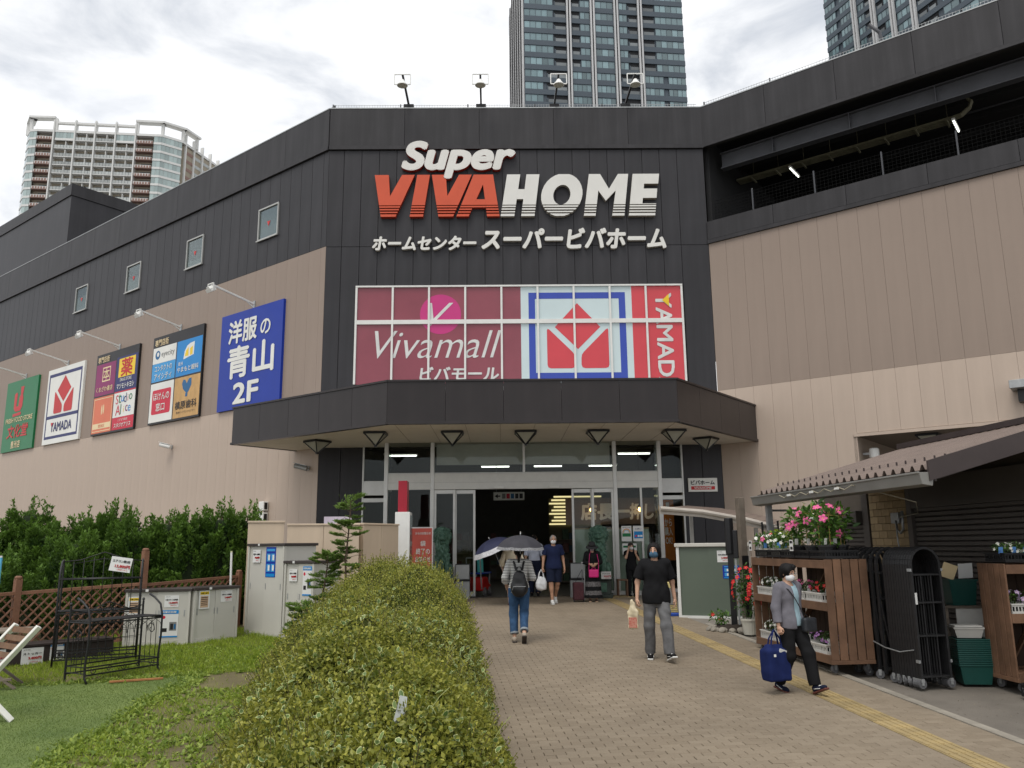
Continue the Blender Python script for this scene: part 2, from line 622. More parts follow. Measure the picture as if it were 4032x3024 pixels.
# ================================================================== materials of the setting
M_DARK = mat('charcoal cladding', (0.034, 0.0330, 0.0365), 0.45, 0.12, 0.8, 0.05, 120, streak=0.16, obj_rand=0.07, spec=0.25)
M_DARK2 = mat('charcoal parapet', (0.036, 0.0345, 0.037), 0.48, 0.14, 0.6, 0.05, 120, streak=0.22, obj_rand=0.06, spec=0.25)
M_BEIGE = mat('taupe cladding', (0.278, 0.217, 0.176), 0.55, 0.05, 0.35, 0.04, 150, streak=0.035, obj_rand=0.010)
M_PINK = mat('pale rose cladding', (0.465, 0.374, 0.304), 0.55, 0.05, 0.35, 0.04, 150, streak=0.04, obj_rand=0.010)
M_JOINT = mat('dark joint backing', (0.03, 0.028, 0.026), 0.9)  # even dark colour of the walls behind the joints
M_JOINTB = mat('beige joint sealant', (0.25, 0.198, 0.16), 0.8)
M_BROWN = mat('dark brown fascia metal', (0.026, 0.021, 0.021), 0.28, 0.16, 0.7, streak=0.12, obj_rand=0.08, spec=0.3)
M_SOFFIT = mat('off white soffit', (0.70, 0.66, 0.58), 0.7, 0.04, 2)
M_ALU = mat('silver aluminium', (0.56, 0.56, 0.54), 0.38, 0.06, 4, metal=0.35)
M_ALUW = mat('white aluminium', (0.66, 0.66, 0.63), 0.4, 0.05, 4)
M_BLACK = mat('black painted steel', (0.012, 0.012, 0.013), 0.35, 0.2, 6)
M_GALV = mat('galvanised steel', (0.36, 0.37, 0.37), 0.45, 0.15, 9, metal=0.6)
M_WHITE = mat('white paint', (0.74, 0.74, 0.71), 0.45, 0.05, 5)
M_GLASS = glass_mat('clear storefront glass', (0.82, 0.84, 0.83), 0.015, 0.0)
M_GLASSD = glass_mat('dark window glass', (0.62, 0.66, 0.66), 0.03, 0.25)
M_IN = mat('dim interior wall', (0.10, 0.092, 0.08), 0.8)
M_TUBE = emit_mat('lit fluorescent tube', (0.97, 1.0, 0.90), 3.0)

WRZ = R(-38.65)
FL, FR = Vector((-5.44, 24.0, 0)), Vector((6.51, 24.0, 0))
WX = Vector((math.cos(WRZ), math.sin(WRZ), 0))         # along the wings, to the right
WN = Vector((math.sin(WRZ), -math.cos(WRZ), 0))        # out of the wings, towards the viewer
def lw(s, z, out=0.0): return FL - WX * s + WN * out + Vector((0, 0, z))
def rw(s, z, out=0.0): return FR + WX * s + WN * out + Vector((0, 0, z))

BLD = thing('store_building', 'big charcoal and beige shopping building with a canopied glass entrance', 'building', (0.535, 24.0, 0.73))
BO = Vector(BLD.location)
def bput(name, me, wloc, rz=0.0, bevel=0):
    return obj(name, me, BLD, Vector(wloc) - BO, (0, 0, rz), bevel)

# cladding panels: one shared mesh per size and colour
_pm = {}
def panel(w, z0, z1, m, wloc, rz, gap, depth=0.06, name='panel'):
    key = (round(w, 3), round(z1 - z0, 3), m.name, gap)
    if key not in _pm:
        g = gap / 2
        c = 0.005 if gap > 0.005 else 0.002
        x0, x1, h = g, w - g, z1 - z0
        b = MB()
        b.add([(x0 + c, 0, g + c), (x1 - c, 0, g + c), (x1 - c, 0, h - g - c), (x0 + c, 0, h - g - c),
               (x0, c, g), (x1, c, g), (x1, c, h - g), (x0, c, h - g), (x0, depth, g), (x1, depth, g), (x1, depth, h - g), (x0, depth, h - g)],
              [(0, 1, 2, 3), (4, 5, 1, 0), (5, 6, 2, 1), (6, 7, 3, 2), (7, 4, 0, 3), (8, 9, 5, 4), (9, 10, 6, 5), (10, 11, 7, 6), (11, 8, 4, 7)])
        _pm[key] = b.mesh('panel', m)
    return bput(name, _pm[key], (wloc[0], wloc[1], z0), rz)

PW = 0.5625
LEFT_END = 29.0
WIN_S = (2.5, 7.0, 11.5, 16.0)          # right edges of the four small windows, measured from the corner
# ---- left wing
edges = [0.0, 0.25]
while edges[-1] < LEFT_END: edges.append(edges[-1] + PW)
for i in range(len(edges) - 1):
    s0, s1 = edges[i], edges[i + 1]
    p = lw(s1, 0)
    w = s1 - s0
    isw = any(a - 0.1 < s0 and s1 < a + 1.2 for a in WIN_S)
    if isw:
        panel(w, 11.30, 12.32, M_DARK, p, WRZ, 0.011)
        panel(w, 13.49, 14.52, M_DARK, p, WRZ, 0.011)
    else:
        panel(w, 11.30, 14.52, M_DARK, p, WRZ, 0.011)
    panel(w, 6.62, 11.30, M_BEIGE, p, WRZ, 0.004)
    panel(w, 0.30, 6.62, M_PINK, p, WRZ, 0.004)
# parapet of the left wing: wide panels standing proud
PPW = 2.25
for i in range(13):
    panel(PPW, 14.66, 15.95, M_DARK2, lw((i + 1) * PPW, 0, 0.05), WRZ, 0.007, 0.12, 'parapet_panel')
b = MB(); b.box(-LEFT_END, 0, -0.075, 0.0, 14.53, 14.655); bput('trim', b.mesh('trim', M_DARK2), (FL.x, FL.y, 0), WRZ)
b = MB(); b.box(-LEFT_END, 0, -0.06, 0.22, 15.952, 15.985); bput('coping', b.mesh('coping', M_GALV), (FL.x, FL.y, 0), WRZ)
# backing walls (seen through the joints)
b = MB()
b.box(-LEFT_END, -0.01, 0.045, 0.3, 11.3, 14.6)
b.box(-LEFT_END, -0.01, 0.10, 0.3, 14.6, 15.94)
bput('wall', b.mesh('wall', M_JOINT), (FL.x, FL.y, 0), WRZ)
b = MB(); b.box(-LEFT_END, -0.01, 0.045, 0.3, 0.3, 11.29); bput('wall', b.mesh('wall', M_JOINTB), (FL.x, FL.y, 0), WRZ)

# ---- right wing
RIGHT_END = 10.2
OP = 3.84
for i in range(18):
    s0 = i * PW * 0.985; s1 = s0 + PW * 0.985
    p = rw(s0, 0)
    panel(s1 - s0, 6.62, 11.30, M_BEIGE, p, WRZ, 0.004)
    panel(s1 - s0, 4.97 if s0 > OP - 0.4 else 0.30, 6.62, M_PINK, p, WRZ, 0.004)
for i in range(5):
    panel(2.1, 14.66, 15.95, M_DARK2, rw(i * 2.1, 0, 0.05), WRZ, 0.007, 0.12, 'parapet_panel')
    panel(2.1, 11.42, 12.02, M_DARK2, rw(i * 2.1, 0, 0.05), WRZ, 0.007, 0.10, 'sill_panel')
b = MB(); b.box(0.0, RIGHT_END, -0.07, 0.0, 14.55, 14.655); b.box(0.0, RIGHT_END, -0.065, 0.02, 11.30, 11.415); bput('trim', b.mesh('trim', M_DARK2), (FR.x, FR.y, 0), WRZ)
b = MB(); b.box(0.0, RIGHT_END, -0.06, 0.22, 15.952, 15.985); bput('coping', b.mesh('coping', M_GALV), (FR.x, FR.y, 0), WRZ)
b = MB(); b.box(0.01, RIGHT_END, 0.045, 0.3, 4.97, 11.3); b.box(0.01, OP - 0.02, 0.045, 0.3, 0.3, 4.97)
bput('wall', b.mesh('wall', M_JOINTB), (FR.x, FR.y, 0), WRZ)
b = MB(); b.box(0.01, RIGHT_END, 0.06, 0.3, 11.3, 12.0); b.box(0.01, RIGHT_END, 0.07, 0.3, 14.66, 15.94)
bput('wall', b.mesh('wall', M_JOINT), (FR.x, FR.y, 0), WRZ)
# passage opening under the right wing
M_PASS = mat('passage wall', (0.30, 0.245, 0.20), 0.7, 0.06, 1.5)
M_PASSC = mat('passage soffit board', (0.20, 0.17, 0.145), 0.8, 0.06, 1.2)
b = MB()
b.box(OP - 0.06, OP + 0.02, 0.0, 7.0, 0.3, 4.93)
b.box(OP, RIGHT_END, 6.9, 7.1, 0.3, 4.93)
bput('passage_wall', b.mesh('passage_wall', M_PASS), (FR.x, FR.y, 0), WRZ)
b = MB(); b.box(OP + 0.02, RIGHT_END, 0.06, 6.9, 4.90, 4.965); bput('passage_soffit', b.mesh('passage_soffit', M_PASSC), (FR.x, FR.y, 0), WRZ)
b = MB(); b.box(OP - 0.04, RIGHT_END, -0.03, 0.03, 4.88, 4.962); bput('passage_trim', b.mesh('passage_trim', M_PINK), (FR.x, FR.y, 0), WRZ)
# parking deck behind the long slot
M_DECK = mat('deck concrete', (0.035, 0.035, 0.035), 0.85)
b = MB()
b.box(0.05, RIGHT_END, 0.3, 16, 11.7, 11.85)
bput('deck_floor', b.mesh('deck_floor', M_DECK), (FR.x, FR.y, 0), WRZ)
M_DECKC = mat('deck ceiling', (0.018, 0.018, 0.019), 0.8)
b = MB(); b.box(0.05, RIGHT_END, 0.3, 16, 15.0, 15.1); b.box(0.05, RIGHT_END, 15.8, 16, 11.7, 15.1); b.box(-0.1, 0.05, 0.3, 16, 11.7, 15.1)
for k in range(12): b.box(0.1, RIGHT_END, 1.6 + k * 1.2, 1.68 + k * 1.2, 14.8, 15.0)
bput('deck_ceiling', b.mesh('deck_ceiling', M_DECKC), (FR.x, FR.y, 0), WRZ)
M_BEAM = mat('grey steel beam', (0.060, 0.062, 0.070), 0.5, 0.15, 2)
for (y, z0, z1) in ((0.75, 14.02, 14.5), (6.0, 14.1, 14.55)):
    b = MB(); b.box(0.3, RIGHT_END, y, y + 0.03, z0, z1); b.box(0.3, RIGHT_END, y - 0.12, y + 0.15, z0 - 0.03, z0); b.box(0.3, RIGHT_END, y - 0.12, y + 0.15, z1, z1 + 0.03)
    for k in range(4): b.box(2.0 + k * 2.3, 2.03 + k * 2.3, y - 0.11, y, z0, z1)
    bput('steel_beam', b.mesh('steel_beam', M_BEAM), (FR.x, FR.y, 0), WRZ)
M_TRAY = mat('cable tray', (0.20, 0.19, 0.13), 0.6, 0.2, 5)
b = MB()
for k in range(4): b.box(0.1, 6.7, 2.40 + k * 0.10, 2.47 + k * 0.10, 14.26, 14.33)
for k in range(8): b.box(0.6 + k * 0.85, 0.65 + k * 0.85, 2.35, 2.85, 14.20, 14.255); b.bar((0.62 + k * 0.85, 2.68, 14.33), (0.62 + k * 0.85, 2.68, 15.0), 0.012)
for k in range(3):
    b.tube([(6.7, 2.43 + k * 0.10, 14.3), (6.95, 2.43 + k * 0.08, 14.33), (7.18, 2.45 + k * 0.06, 14.48), (7.25, 2.5 + k * 0.05, 14.68), (7.15, 2.55 + k * 0.05, 14.82), (7.15, 2.55 + k * 0.05, 14.99)], 0.04, 7)
bput('cable_tray', b.mesh('cable_tray', M_TRAY), (FR.x, FR.y, 0), WRZ)
b = MB(); b.tube([(0.1, 3.4, 14.75), (10, 3.4, 14.75)], 0.03, 6); bput('pipe', b.mesh('pipe', M_BEAM), (FR.x, FR.y, 0), WRZ)
for (s, z) in ((2.11, 13.9), (6.82, 13.9)):
    b = MB(); b.box(-0.04, 0.04, 0, 0.85, 0.02, 0.08)
    o = bput('tube_light_body', b.mesh('tube_light_body', M_WHITE), rw(s, z, -1.83), WRZ)
    b = MB(); b.cyl((0, 0.03, 0), (0, 0.82, 0), 0.018, 8)
    obj('lit_tube', b.mesh('lit_tube', M_TUBE), o)
# mesh fence on the sill
M_MESH = mat('black mesh fence', (0.008, 0.008, 0.008), 0.8, spec=0.1)
b = MB()
for k in range(90): b.box(0.1 + k * 0.11, 0.106 + k * 0.11, 0.45, 0.456, 12.0, 12.88)
for k in range(9): b.box(0.1, 10, 0.446, 0.45, 12.02 + k * 0.105, 12.028 + k * 0.105)
o = bput('deck_fence', b.mesh('deck_fence', M_MESH), (FR.x, FR.y, 0), WRZ); o['kind'] = 'stuff'
for k in range(5):
    b = MB(); b.box(-0.02, 0.02, 0.40, 0.445, 11.9, 12.92)
    bput('fence_post', b.mesh('fence_post', M_BEAM), rw(1.35 + k * 1.89, 0), WRZ)

# ---- front face: seams every 0.558 m
xs = [-5.44, -4.956, -4.398, -3.84]
while xs[-1] < 6.0: xs.append(xs[-1] + 0.558)
xs[-1] = 6.51
WX0, WX1 = -4.44, 5.57
for i in range(len(xs) - 1):
    x0, x1 = xs[i], xs[i + 1]
    panel(x1 - x0, 11.28, 14.52, M_DARK, (x0, 24.0), 0, 0.011)
    if x1 <= WX0 + 0.06 or x0 >= WX1 - 0.06:
        panel(x1 - x0, 5.0, 11.28, M_DARK, (x0, 24.0), 0, 0.011)
    else:
        panel(x1 - x0, 9.99, 11.28, M_DARK, (x0, 24.0), 0, 0.011)
        panel(x1 - x0, 5.0, 6.90, M_DARK, (x0, 24.0), 0, 0.011)
for x0, x1 in ((-5.44, -4.78), (-4.78, -4.12), (5.33, 5.92), (5.92, 6.51)):
    panel(x1 - x0, 0.73, 5.0, M_DARK, (x0, 24.0), 0, 0.011)
for i in range(5):
    panel(11.95 / 5, 14.66, 15.95, M_DARK2, (-5.44 + i * 11.95 / 5, 23.95), 0, 0.007, 0.12, 'parapet_panel')
b = MB(); b.box(-5.44, 6.51, -0.075, 0.0, 14.53, 14.655); bput('trim', b.mesh('trim', M_DARK2), (0, 24, 0))
b = MB(); b.box(-5.44, 6.51, -0.06, 0.22, 15.952, 15.985); bput('coping', b.mesh('coping', M_GALV), (0, 24, 0))
b = MB()
b.box(-5.43, 6.5, 0.045, 0.3, 9.98, 15.94); b.box(-5.43, WX0, 0.045, 0.3, 4.9, 9.98); b.box(WX1, 6.5, 0.045, 0.3, 4.9, 9.98); b.box(WX0, WX1, 0.045, 0.3, 4.95, 6.92)
b.box(-5.43, -4.12, 0.045, 0.3, 0.5, 4.9); b.box(5.33, 6.5, 0.045, 0.3, 0.5, 4.9)
bput('wall', b.mesh('wall', M_JOINT), (0, 24, 0))
# roof and closed back so that no light leaks in
b = MB()
LE, RE = lw(LEFT_END, 0), rw(RIGHT_END, 0)
poly = [(FL.x - 0.0, FL.y + 0.32), (FR.x, FR.y + 0.32), (RE.x + 0.25, RE.y + 0.3), (RE.x + 24, RE.y + 30), (6, 62), (LE.x + 20, LE.y + 26), (LE.x + 0.2, LE.y + 0.3)]
b.prism(poly, 15.15, 15.3, 'z')
bput('roof', b.mesh('roof', M_DECK), (0, 0, 0))

# ---- stair block on the left wing roof
b = MB(); b.box(-30, -18.65, 0.0, 0.2, 15.9, 18.35); b.box(-18.85, -18.65, 0.2, 9, 15.3, 18.35)
bput('stair_block_wall', b.mesh('stair_block_wall', M_DARK), (FL.x, FL.y, 0), WRZ)
b = MB(); b.box(-30, -18.60, -0.05, 0.2, 18.36, 18.93); b.box(-18.85, -18.60, 0.2, 9, 18.36, 18.93); b.box(-30, -18.7, 0.2, 9, 18.5, 18.6)
bput('stair_block_parapet', b.mesh('stair_block_parapet', M_DARK2), (FL.x, FL.y, 0), WRZ)

# ---- four small windows of the left wing
M_SASH = mat('grey window sash', (0.42, 0.42, 0.40), 0.4, 0.05, 5, metal=0.3)
M_CURTSKY = mat('pale curtain and sky reflection', (0.40, 0.43, 0.40), 0.8, 0.06, 3)
M_REDTRI = mat('red access triangle', (0.55, 0.03, 0.03), 0.4)
for i, s in enumerate(WIN_S):
    p = lw(s + 1.125, 0, 0)
    w, z0, z1 = 1.125, 12.33, 13.48
    b = MB(); t = 0.05
    b.box(0.005, w - 0.005, -0.04, 0.2, z0, z0 + t); b.box(0.005, w - 0.005, -0.04, 0.2, z1 - t, z1)
    b.box(0.005, t, -0.04, 0.2, z0 + t, z1 - t); b.box(w - t, w - 0.005, -0.04, 0.2, z0 + t, z1 - t)
    b.box(-0.02, w + 0.02, -0.075, -0.04, z0 - 0.03, z0 + 0.01)
    f = bput('window_frame', b.mesh('window_frame', M_SASH), p, WRZ)
    b = MB(); b.box(t, w - t, 0.0, 0.008, z0 + t, z1 - t); obj('pane', b.mesh('pane', M_GLASSD), f)
    b = MB(); zc = (z1, z0 + 0.35, z0 + 0.62, z0 + 0.75)[i]  # first window: full pale sheet stands in for the sky's reflection
    b.box(t, w - t, 0.030, 0.036, z0 + t, zc - 0.06); obj('curtain', b.mesh('curtain', M_CURTSKY), f)
    obj('triangle_mark', flat_poly([[(w * .5 - .09, z0 + .62), (w * .5 + .09, z0 + .62), (w * .5, z0 + .44)]], M_REDTRI, y=-0.004), f)

# ---- big film-covered window over the canopy
M_PURP = mat('wine red window film', (0.235, 0.052, 0.072), 0.18, 0.10, 0.8, coat=0.3)
M_WFILM = mat('pale blue white film', (0.52, 0.62, 0.63), 0.2, 0.03, 1, coat=0.3)
M_RFILM = mat('bright red film', (0.56, 0.045, 0.06), 0.2, 0.06, 1, coat=0.3)
M_BFILM = mat('cobalt blue film', (0.022, 0.055, 0.36), 0.2, 0.06, 1, coat=0.3)
M_PINKF = mat('magenta film', (0.50, 0.030, 0.18), 0.2, 0.05, 1, coat=0.3)
M_YEL = mat('yellow print', (0.72, 0.48, 0.02), 0.4)
M_LTXT = mat('light grey film lettering', (0.60, 0.60, 0.58), 0.3)
mul = [WX0 + (WX1 - WX0) * i / 9 for i in range(10)]
WZ = [6.90, 8.76, 8.90, 9.97]
b = MB()
for x in mul: b.box(x - 0.03, x + 0.03, -0.06, 0.04, 6.9, 9.97)
b.box(WX0 - 0.03, WX1 + 0.03, -0.065, 0.04, 9.94, 9.99)
b.box(WX0, WX1, -0.055, 0.04, 8.765, 8.895)
bput('window_frame', b.mesh('window_frame', M_ALUW), (0, 24, 0))
cuts = [(WX0, 0.60, M_PURP), (0.60, 4.02, M_WFILM), (4.02, WX1, M_RFILM)]
for i in range(9):
    for z0, z1 in ((6.9, 8.765), (8.895, 9.94)):
        x0, x1 = mul[i] + 0.03, mul[i + 1] - 0.03
        b = MB(); b.mi = 0
        ms = []
        for a, c, m in cuts:
            q0, q1 = max(a, x0), min(c, x1)
            if q1 - q0 > 0.005:
                b.mi = len(ms); ms.append(m); b.box(q0, q1, 0.0, 0.012, z0, z1)
        bput('pane', b.mesh('pane', ms), (0, 24, 0))
FW = bput('window_film', flat_poly([disc(-1.86, 9.08, 0.63, 40)], M_PINKF, 'window_film', -0.004), (0, 24, 0))
def ring_rect(x0, x1, z0, z1, t):
    return [rect(x0, x1, z1 - t, z1), rect(x0, x1, z0, z0 + t), rect(x0, x0 + t, z0 + t, z1 - t), rect(x1 - t, x1, z0 + t, z1 - t)]
bput('window_film', flat_poly(ring_rect(0.84, 3.82, 7.02, 9.75, 0.2), M_BFILM, 'window_film', -0.004), (0, 24, 0))
def rounded(pts, r=0.08):
    out = []
    n = len(pts)
    for i in range(n):
        a, p, c = Vector(pts[i - 1]), Vector(pts[i]), Vector(pts[(i + 1) % n])
        u, w = (a - p).normalized() * r, (c - p).normalized() * r
        for t in (0, .5, 1): out.append(tuple(p + u * (1 - t) ** 2 + w * t ** 2))
    return out
def ylogo(cx, cz, w, h):
    """diamond over two slanted blocks"""
    dm = [(cx, cz + h * .5), (cx + w * .37, cz + h * .13), (cx, cz - h * .21), (cx - w * .37, cz + h * .13)]
    l = rounded([(cx - w * .5, cz + h * .13), (cx - w * .05, cz - h * .29), (cx - w * .05, cz - h * .5), (cx - w * .5, cz - h * .5)], 0.06 * w)
    r = rounded([(cx + w * .5, cz + h * .13), (cx + w * .05, cz - h * .29), (cx + w * .05, cz - h * .5), (cx + w * .5, cz - h * .5)], 0.06 * w)
    return [dm, l, r]
bput('window_film', flat_poly(ylogo(2.33, 8.38, 1.88, 2.05), M_RFILM, 'window_film', -0.0045), (0, 24, 0))
def blet(s, m, x, z, w, h, y=23.99, **k):
    return bput('lettering', text_mesh(s, m, w, h, **k), (x, y, z))
blet('V', M_LTXT, -1.86, 9.08, 0.78, 0.72, shear=0.35, bold=0.0)
blet('Vivamall', M_LTXT, -1.93, 8.13, 3.85, 0.86, shear=0.32, bold=-0.006)
blet('ビバモール', M_LTXT, -1.28, 7.22, 2.4, 0.42, shear=0.12, bold=0.03)
o = bput('lettering', text_mesh('YAMADA', M_LTXT, 3.2, 0.50, bold=0.02), (5.0, 23.99, 8.12)); o.rotation_euler = (0, R(90), 0)
bput('window_film', flat_poly([[(5.17, 9.68), (5.17, 9.28), (4.96, 9.48)]], M_YEL, 'window_film', -0.022), (0, 24, 0))

# ---- canopy
CP = [(-2.77, 19.3), (4.25, 19.3), (7.42, 23.33), (6.51, 24.0), (-5.44, 24.0), (-6.31, 24.70), (-7.68, 22.99)]
b = MB(); b.prism(CP, 5.0, 5.05, 'z'); bput('canopy_soffit', b.mesh('canopy_soffit', M_SOFFIT), (0, 0, 0))
b = MB(); ci = [(-2.6, 19.6), (4.1, 19.6), (7.1, 23.4), (6.4, 23.98), (-5.4, 23.98), (-6.3, 24.6), (-7.4, 23.0)]
b.prism(ci, 5.85, 5.95, 'z'); bput('canopy_roof', b.mesh('canopy_roof', M_GALV), (0, 0, 0))
def fascia(a, c, n):
    a, c = Vector((*a, 0)), Vector((*c, 0))
    d = (c - a); L = d.length; rz = math.atan2(d.y, d.x)
    for k in range(n):
        b = MB(); w = L / n
        b.box(0.004, w - 0.004, 0, 0.06, 5.05, 6.02)
        p = a + d * (k / n)
        bput('fascia_panel', b.mesh('fascia_panel', M_BROWN), (p.x, p.y, 0), rz)
    b = MB(); b.box(-0.03, L + 0.03, -0.03, 0.1, 6.022, 6.07); b.box(-0.03, L + 0.03, -0.03, 0.1, 4.985, 5.047)
    bput('fascia_trim', b.mesh('fascia_trim', M_BROWN), (a.x, a.y, 0), rz)
fascia(CP[0], CP[1], 5); fascia(CP[1], CP[2], 4); fascia(CP[6], CP[0], 5); fascia(CP[5], CP[6], 2)
# soffit joints
b = MB()
for k in range(9): b.box(-2.6 + k * 0.85, -2.594 + k * 0.85, 19.45, 22.95, 4.994, 4.9985)
bput('soffit_joint', b.mesh('soffit_joint', M_JOINTB), (0, 0, 0))

# ---- entrance storefront (Y = 23) with its side lights (Y = 23.9)
VY = 23.0
Z0 = 0.73
def frame(name, boxes, m=M_ALU):
    b = MB()
    for q in boxes: b.box(*q)
    return bput(name, b.mesh(name, m), (0, 0, 0), 0, 0.006)
def glass(x0, x1, y, z0, z1, m=M_GLASS, name='pane'):
    b = MB(); b.box(x0, x1, y, y + 0.012, z0, z1); return bput(name, b.mesh(name, m), (0, 0, 0))
def glass_side(x, y0, y1, z0, z1):
    b = MB(); b.box(x, x + 0.012, y0, y1, z0, z1); return bput('pane', b.mesh('pane', M_GLASS), (0, 0, 0))
for x in (-3.28, -1.98, 3.17, 4.44):
    frame('post', [(x - 0.055, x + 0.055, VY - 0.06, VY + 0.06, Z0, 4.997)])
frame('post', [(0.57, 0.64, VY - 0.05, VY + 0.05, 4.14, 4.997)])
for x0, x1 in ((-3.225, -2.035), (-1.925, 3.115), (3.225, 4.385)):
    frame('header', [(x0, x1, VY - 0.045, VY + 0.05, 3.67, 4.11)], M_ALUW)
    frame('header_rail', [(x0, x1, VY - 0.065, VY + 0.05, 4.112, 4.14), (x0, x1, VY - 0.055, VY - 0.046, 3.86, 3.875)])
for x0, x1 in ((-3.225, -2.035), (-1.925, 0.57), (0.64, 3.115), (3.225, 4.385)):
    glass(x0, x1, VY, 4.14, 4.997)
glass(-3.225, -2.035, VY, Z0, 3.67)
frame('sill', [(-3.225, -2.035, VY - 0.05, VY + 0.05, Z0, Z0 + 0.14)])
frame('sill', [(3.225, 4.385, VY - 0.05, VY + 0.05, Z0, Z0 + 0.12)])
glass(3.225, 4.385, VY, Z0 + 0.12, 3.67)
frame('mullion', [(3.86, 3.92, VY - 0.04, VY + 0.04, Z0 + 0.12, 3.67)])
def door(x0, x1, y):
    t = 0.065
    o = frame('door', [(x0, x0 + t, y - 0.03, y + 0.03, Z0 + 0.01, 3.66), (x1 - t, x1, y - 0.03, y + 0.03, Z0 + 0.01, 3.66), (x0 + t, x1 - t, y - 0.03, y + 0.03, 3.55, 3.66), (x0 + t, x1 - t, y - 0.03, y + 0.03, Z0 + 0.01, Z0 + 0.14)])
    b = MB(); b.box(x0 + t, x1 - t, y - 0.005, y + 0.005, Z0 + 0.14, 3.55)
    obj('door_glass', b.mesh('door_glass', M_GLASS), o)
    return o
door(-1.925, -1.33, VY); door(-1.36, -0.77, VY + 0.08); door(1.94, 2.54, VY + 0.08); door(2.50, 3.115, VY)
for x in (-0.1, 1.45):
    b = MB(); b.box(x - 0.13, x + 0.13, VY - 0.12, VY - 0.05, 3.68, 3.74)
    bput('door_sensor', b.mesh('door_sensor', M_WHITE), (0, 0, 0))
for x in (-3.28, 4.44):
    glass_side(x - 0.006, VY + 0.06, 23.94, Z0, 3.66); glass_side(x - 0.006, VY + 0.06, 23.94, 4.14, 4.997)
    frame('header', [(x - 0.04, x + 0.04, VY + 0.06, 23.9, 3.67, 4.11)], M_ALUW)
for x0, x1 in ((-4.11, -3.34), (4.5, 5.32)):
    frame('side_light_frame', [(x0, x0 + 0.05, 23.88, 23.97, Z0, 4.997), (x1 - 0.05, x1, 23.88, 23.97, Z0, 4.997), (x0 + 0.05, x1 - 0.05, 23.88, 23.97, 3.58, 4.0), (x0 + 0.05, x1 - 0.05, 23.87, 23.96, Z0, Z0 + 0.12),
                               (x0 + 0.05, x1 - 0.05, 23.87, 23.96, 3.38, 3.5)])
    glass(x0 + 0.05, x1 - 0.05, 23.91, 4.0, 4.997); glass(x0 + 0.05, x1 - 0.05, 23.91, Z0 + 0.12, 3.38)

# ---- inside the entrance: floor, dark shell, ceiling lights
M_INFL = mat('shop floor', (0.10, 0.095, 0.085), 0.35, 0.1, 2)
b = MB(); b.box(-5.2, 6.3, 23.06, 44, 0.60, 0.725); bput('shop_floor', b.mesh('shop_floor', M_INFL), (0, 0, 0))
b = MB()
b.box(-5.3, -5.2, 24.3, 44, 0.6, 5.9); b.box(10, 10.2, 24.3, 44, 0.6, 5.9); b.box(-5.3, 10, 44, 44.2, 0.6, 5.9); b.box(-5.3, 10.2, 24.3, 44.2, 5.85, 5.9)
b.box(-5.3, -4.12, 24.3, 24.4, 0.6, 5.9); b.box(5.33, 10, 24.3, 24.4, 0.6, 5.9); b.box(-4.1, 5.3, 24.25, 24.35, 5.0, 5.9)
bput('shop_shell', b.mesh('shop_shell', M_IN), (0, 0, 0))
M_BLIND = mat('pale bulkhead board', (0.70, 0.71, 0.66), 0.8, 0.08, 1.5)
b = MB(); b.box(-1.90, 3.10, 23.40, 23.46, 4.40, 4.995); bput('bulkhead', b.mesh('bulkhead', M_BLIND), (0, 0, 0))
k = 0
for y in (26.2, 29.5, 34.0, 39.0):
    for x in (-4.3, -2.4, -0.3, 1.9, 4.2, 7.6):
        k += 1
        if (k * 7) % 5 in (1, 3): continue
        xx = x + (0.6 if int(y) % 2 else 0)
        b = MB(); b.box(-0.62, 0.62, -0.06, 0.06, 0.03, 0.09)
        o = bput('ceiling_light', b.mesh('ceiling_light', M_WHITE), (xx, y, 5.35))
        b = MB(); b.cyl((-0.58, 0, 0), (0.58, 0, 0), 0.026, 6)
        obj('lit_tube', b.mesh('lit_tube', M_TUBE), o)

# ================================================================== ground, path, kerb, lawn
def ground_noise_mat(name, c1, c2, scale, bump, bscale, rough=0.9):
    return mat(name, c1, rough, 0.1, scale, bump, bscale, c2=c2)
M_ASPH = ground_noise_mat('worn asphalt', (0.175, 0.155, 0.130), (0.115, 0.102, 0.086), 1.3, 0.5, 90)
b = MB()
nx = 24
for (y0, y1) in ((-40, 0), (0, 12), (12, 23), (23, 400)):
    b.add([(-400, y0, gz(y0) - 0.03), (400, y0, gz(y0) - 0.03), (400, y1, gz(y1) - 0.03), (-400, y1, gz(y1) - 0.03)], [(0, 1, 2, 3)])
tag(b.build('ground', M_ASPH), kind='structure')

PA = R(5.0)
PU = Vector((math.cos(PA), math.sin(PA), SLOPE * math.sin(PA)))
PV = Vector((-math.sin(PA), math.cos(PA), SLOPE * math.cos(PA)))
PN = PU.cross(PV).normalized()
PMAT = Matrix((PU, PV, PN)).transposed().to_4x4()
PMAT.translation = Vector((4.6, 0, 0))
def pw(u, v, h=0.0): return PMAT @ Vector((u, v, h))

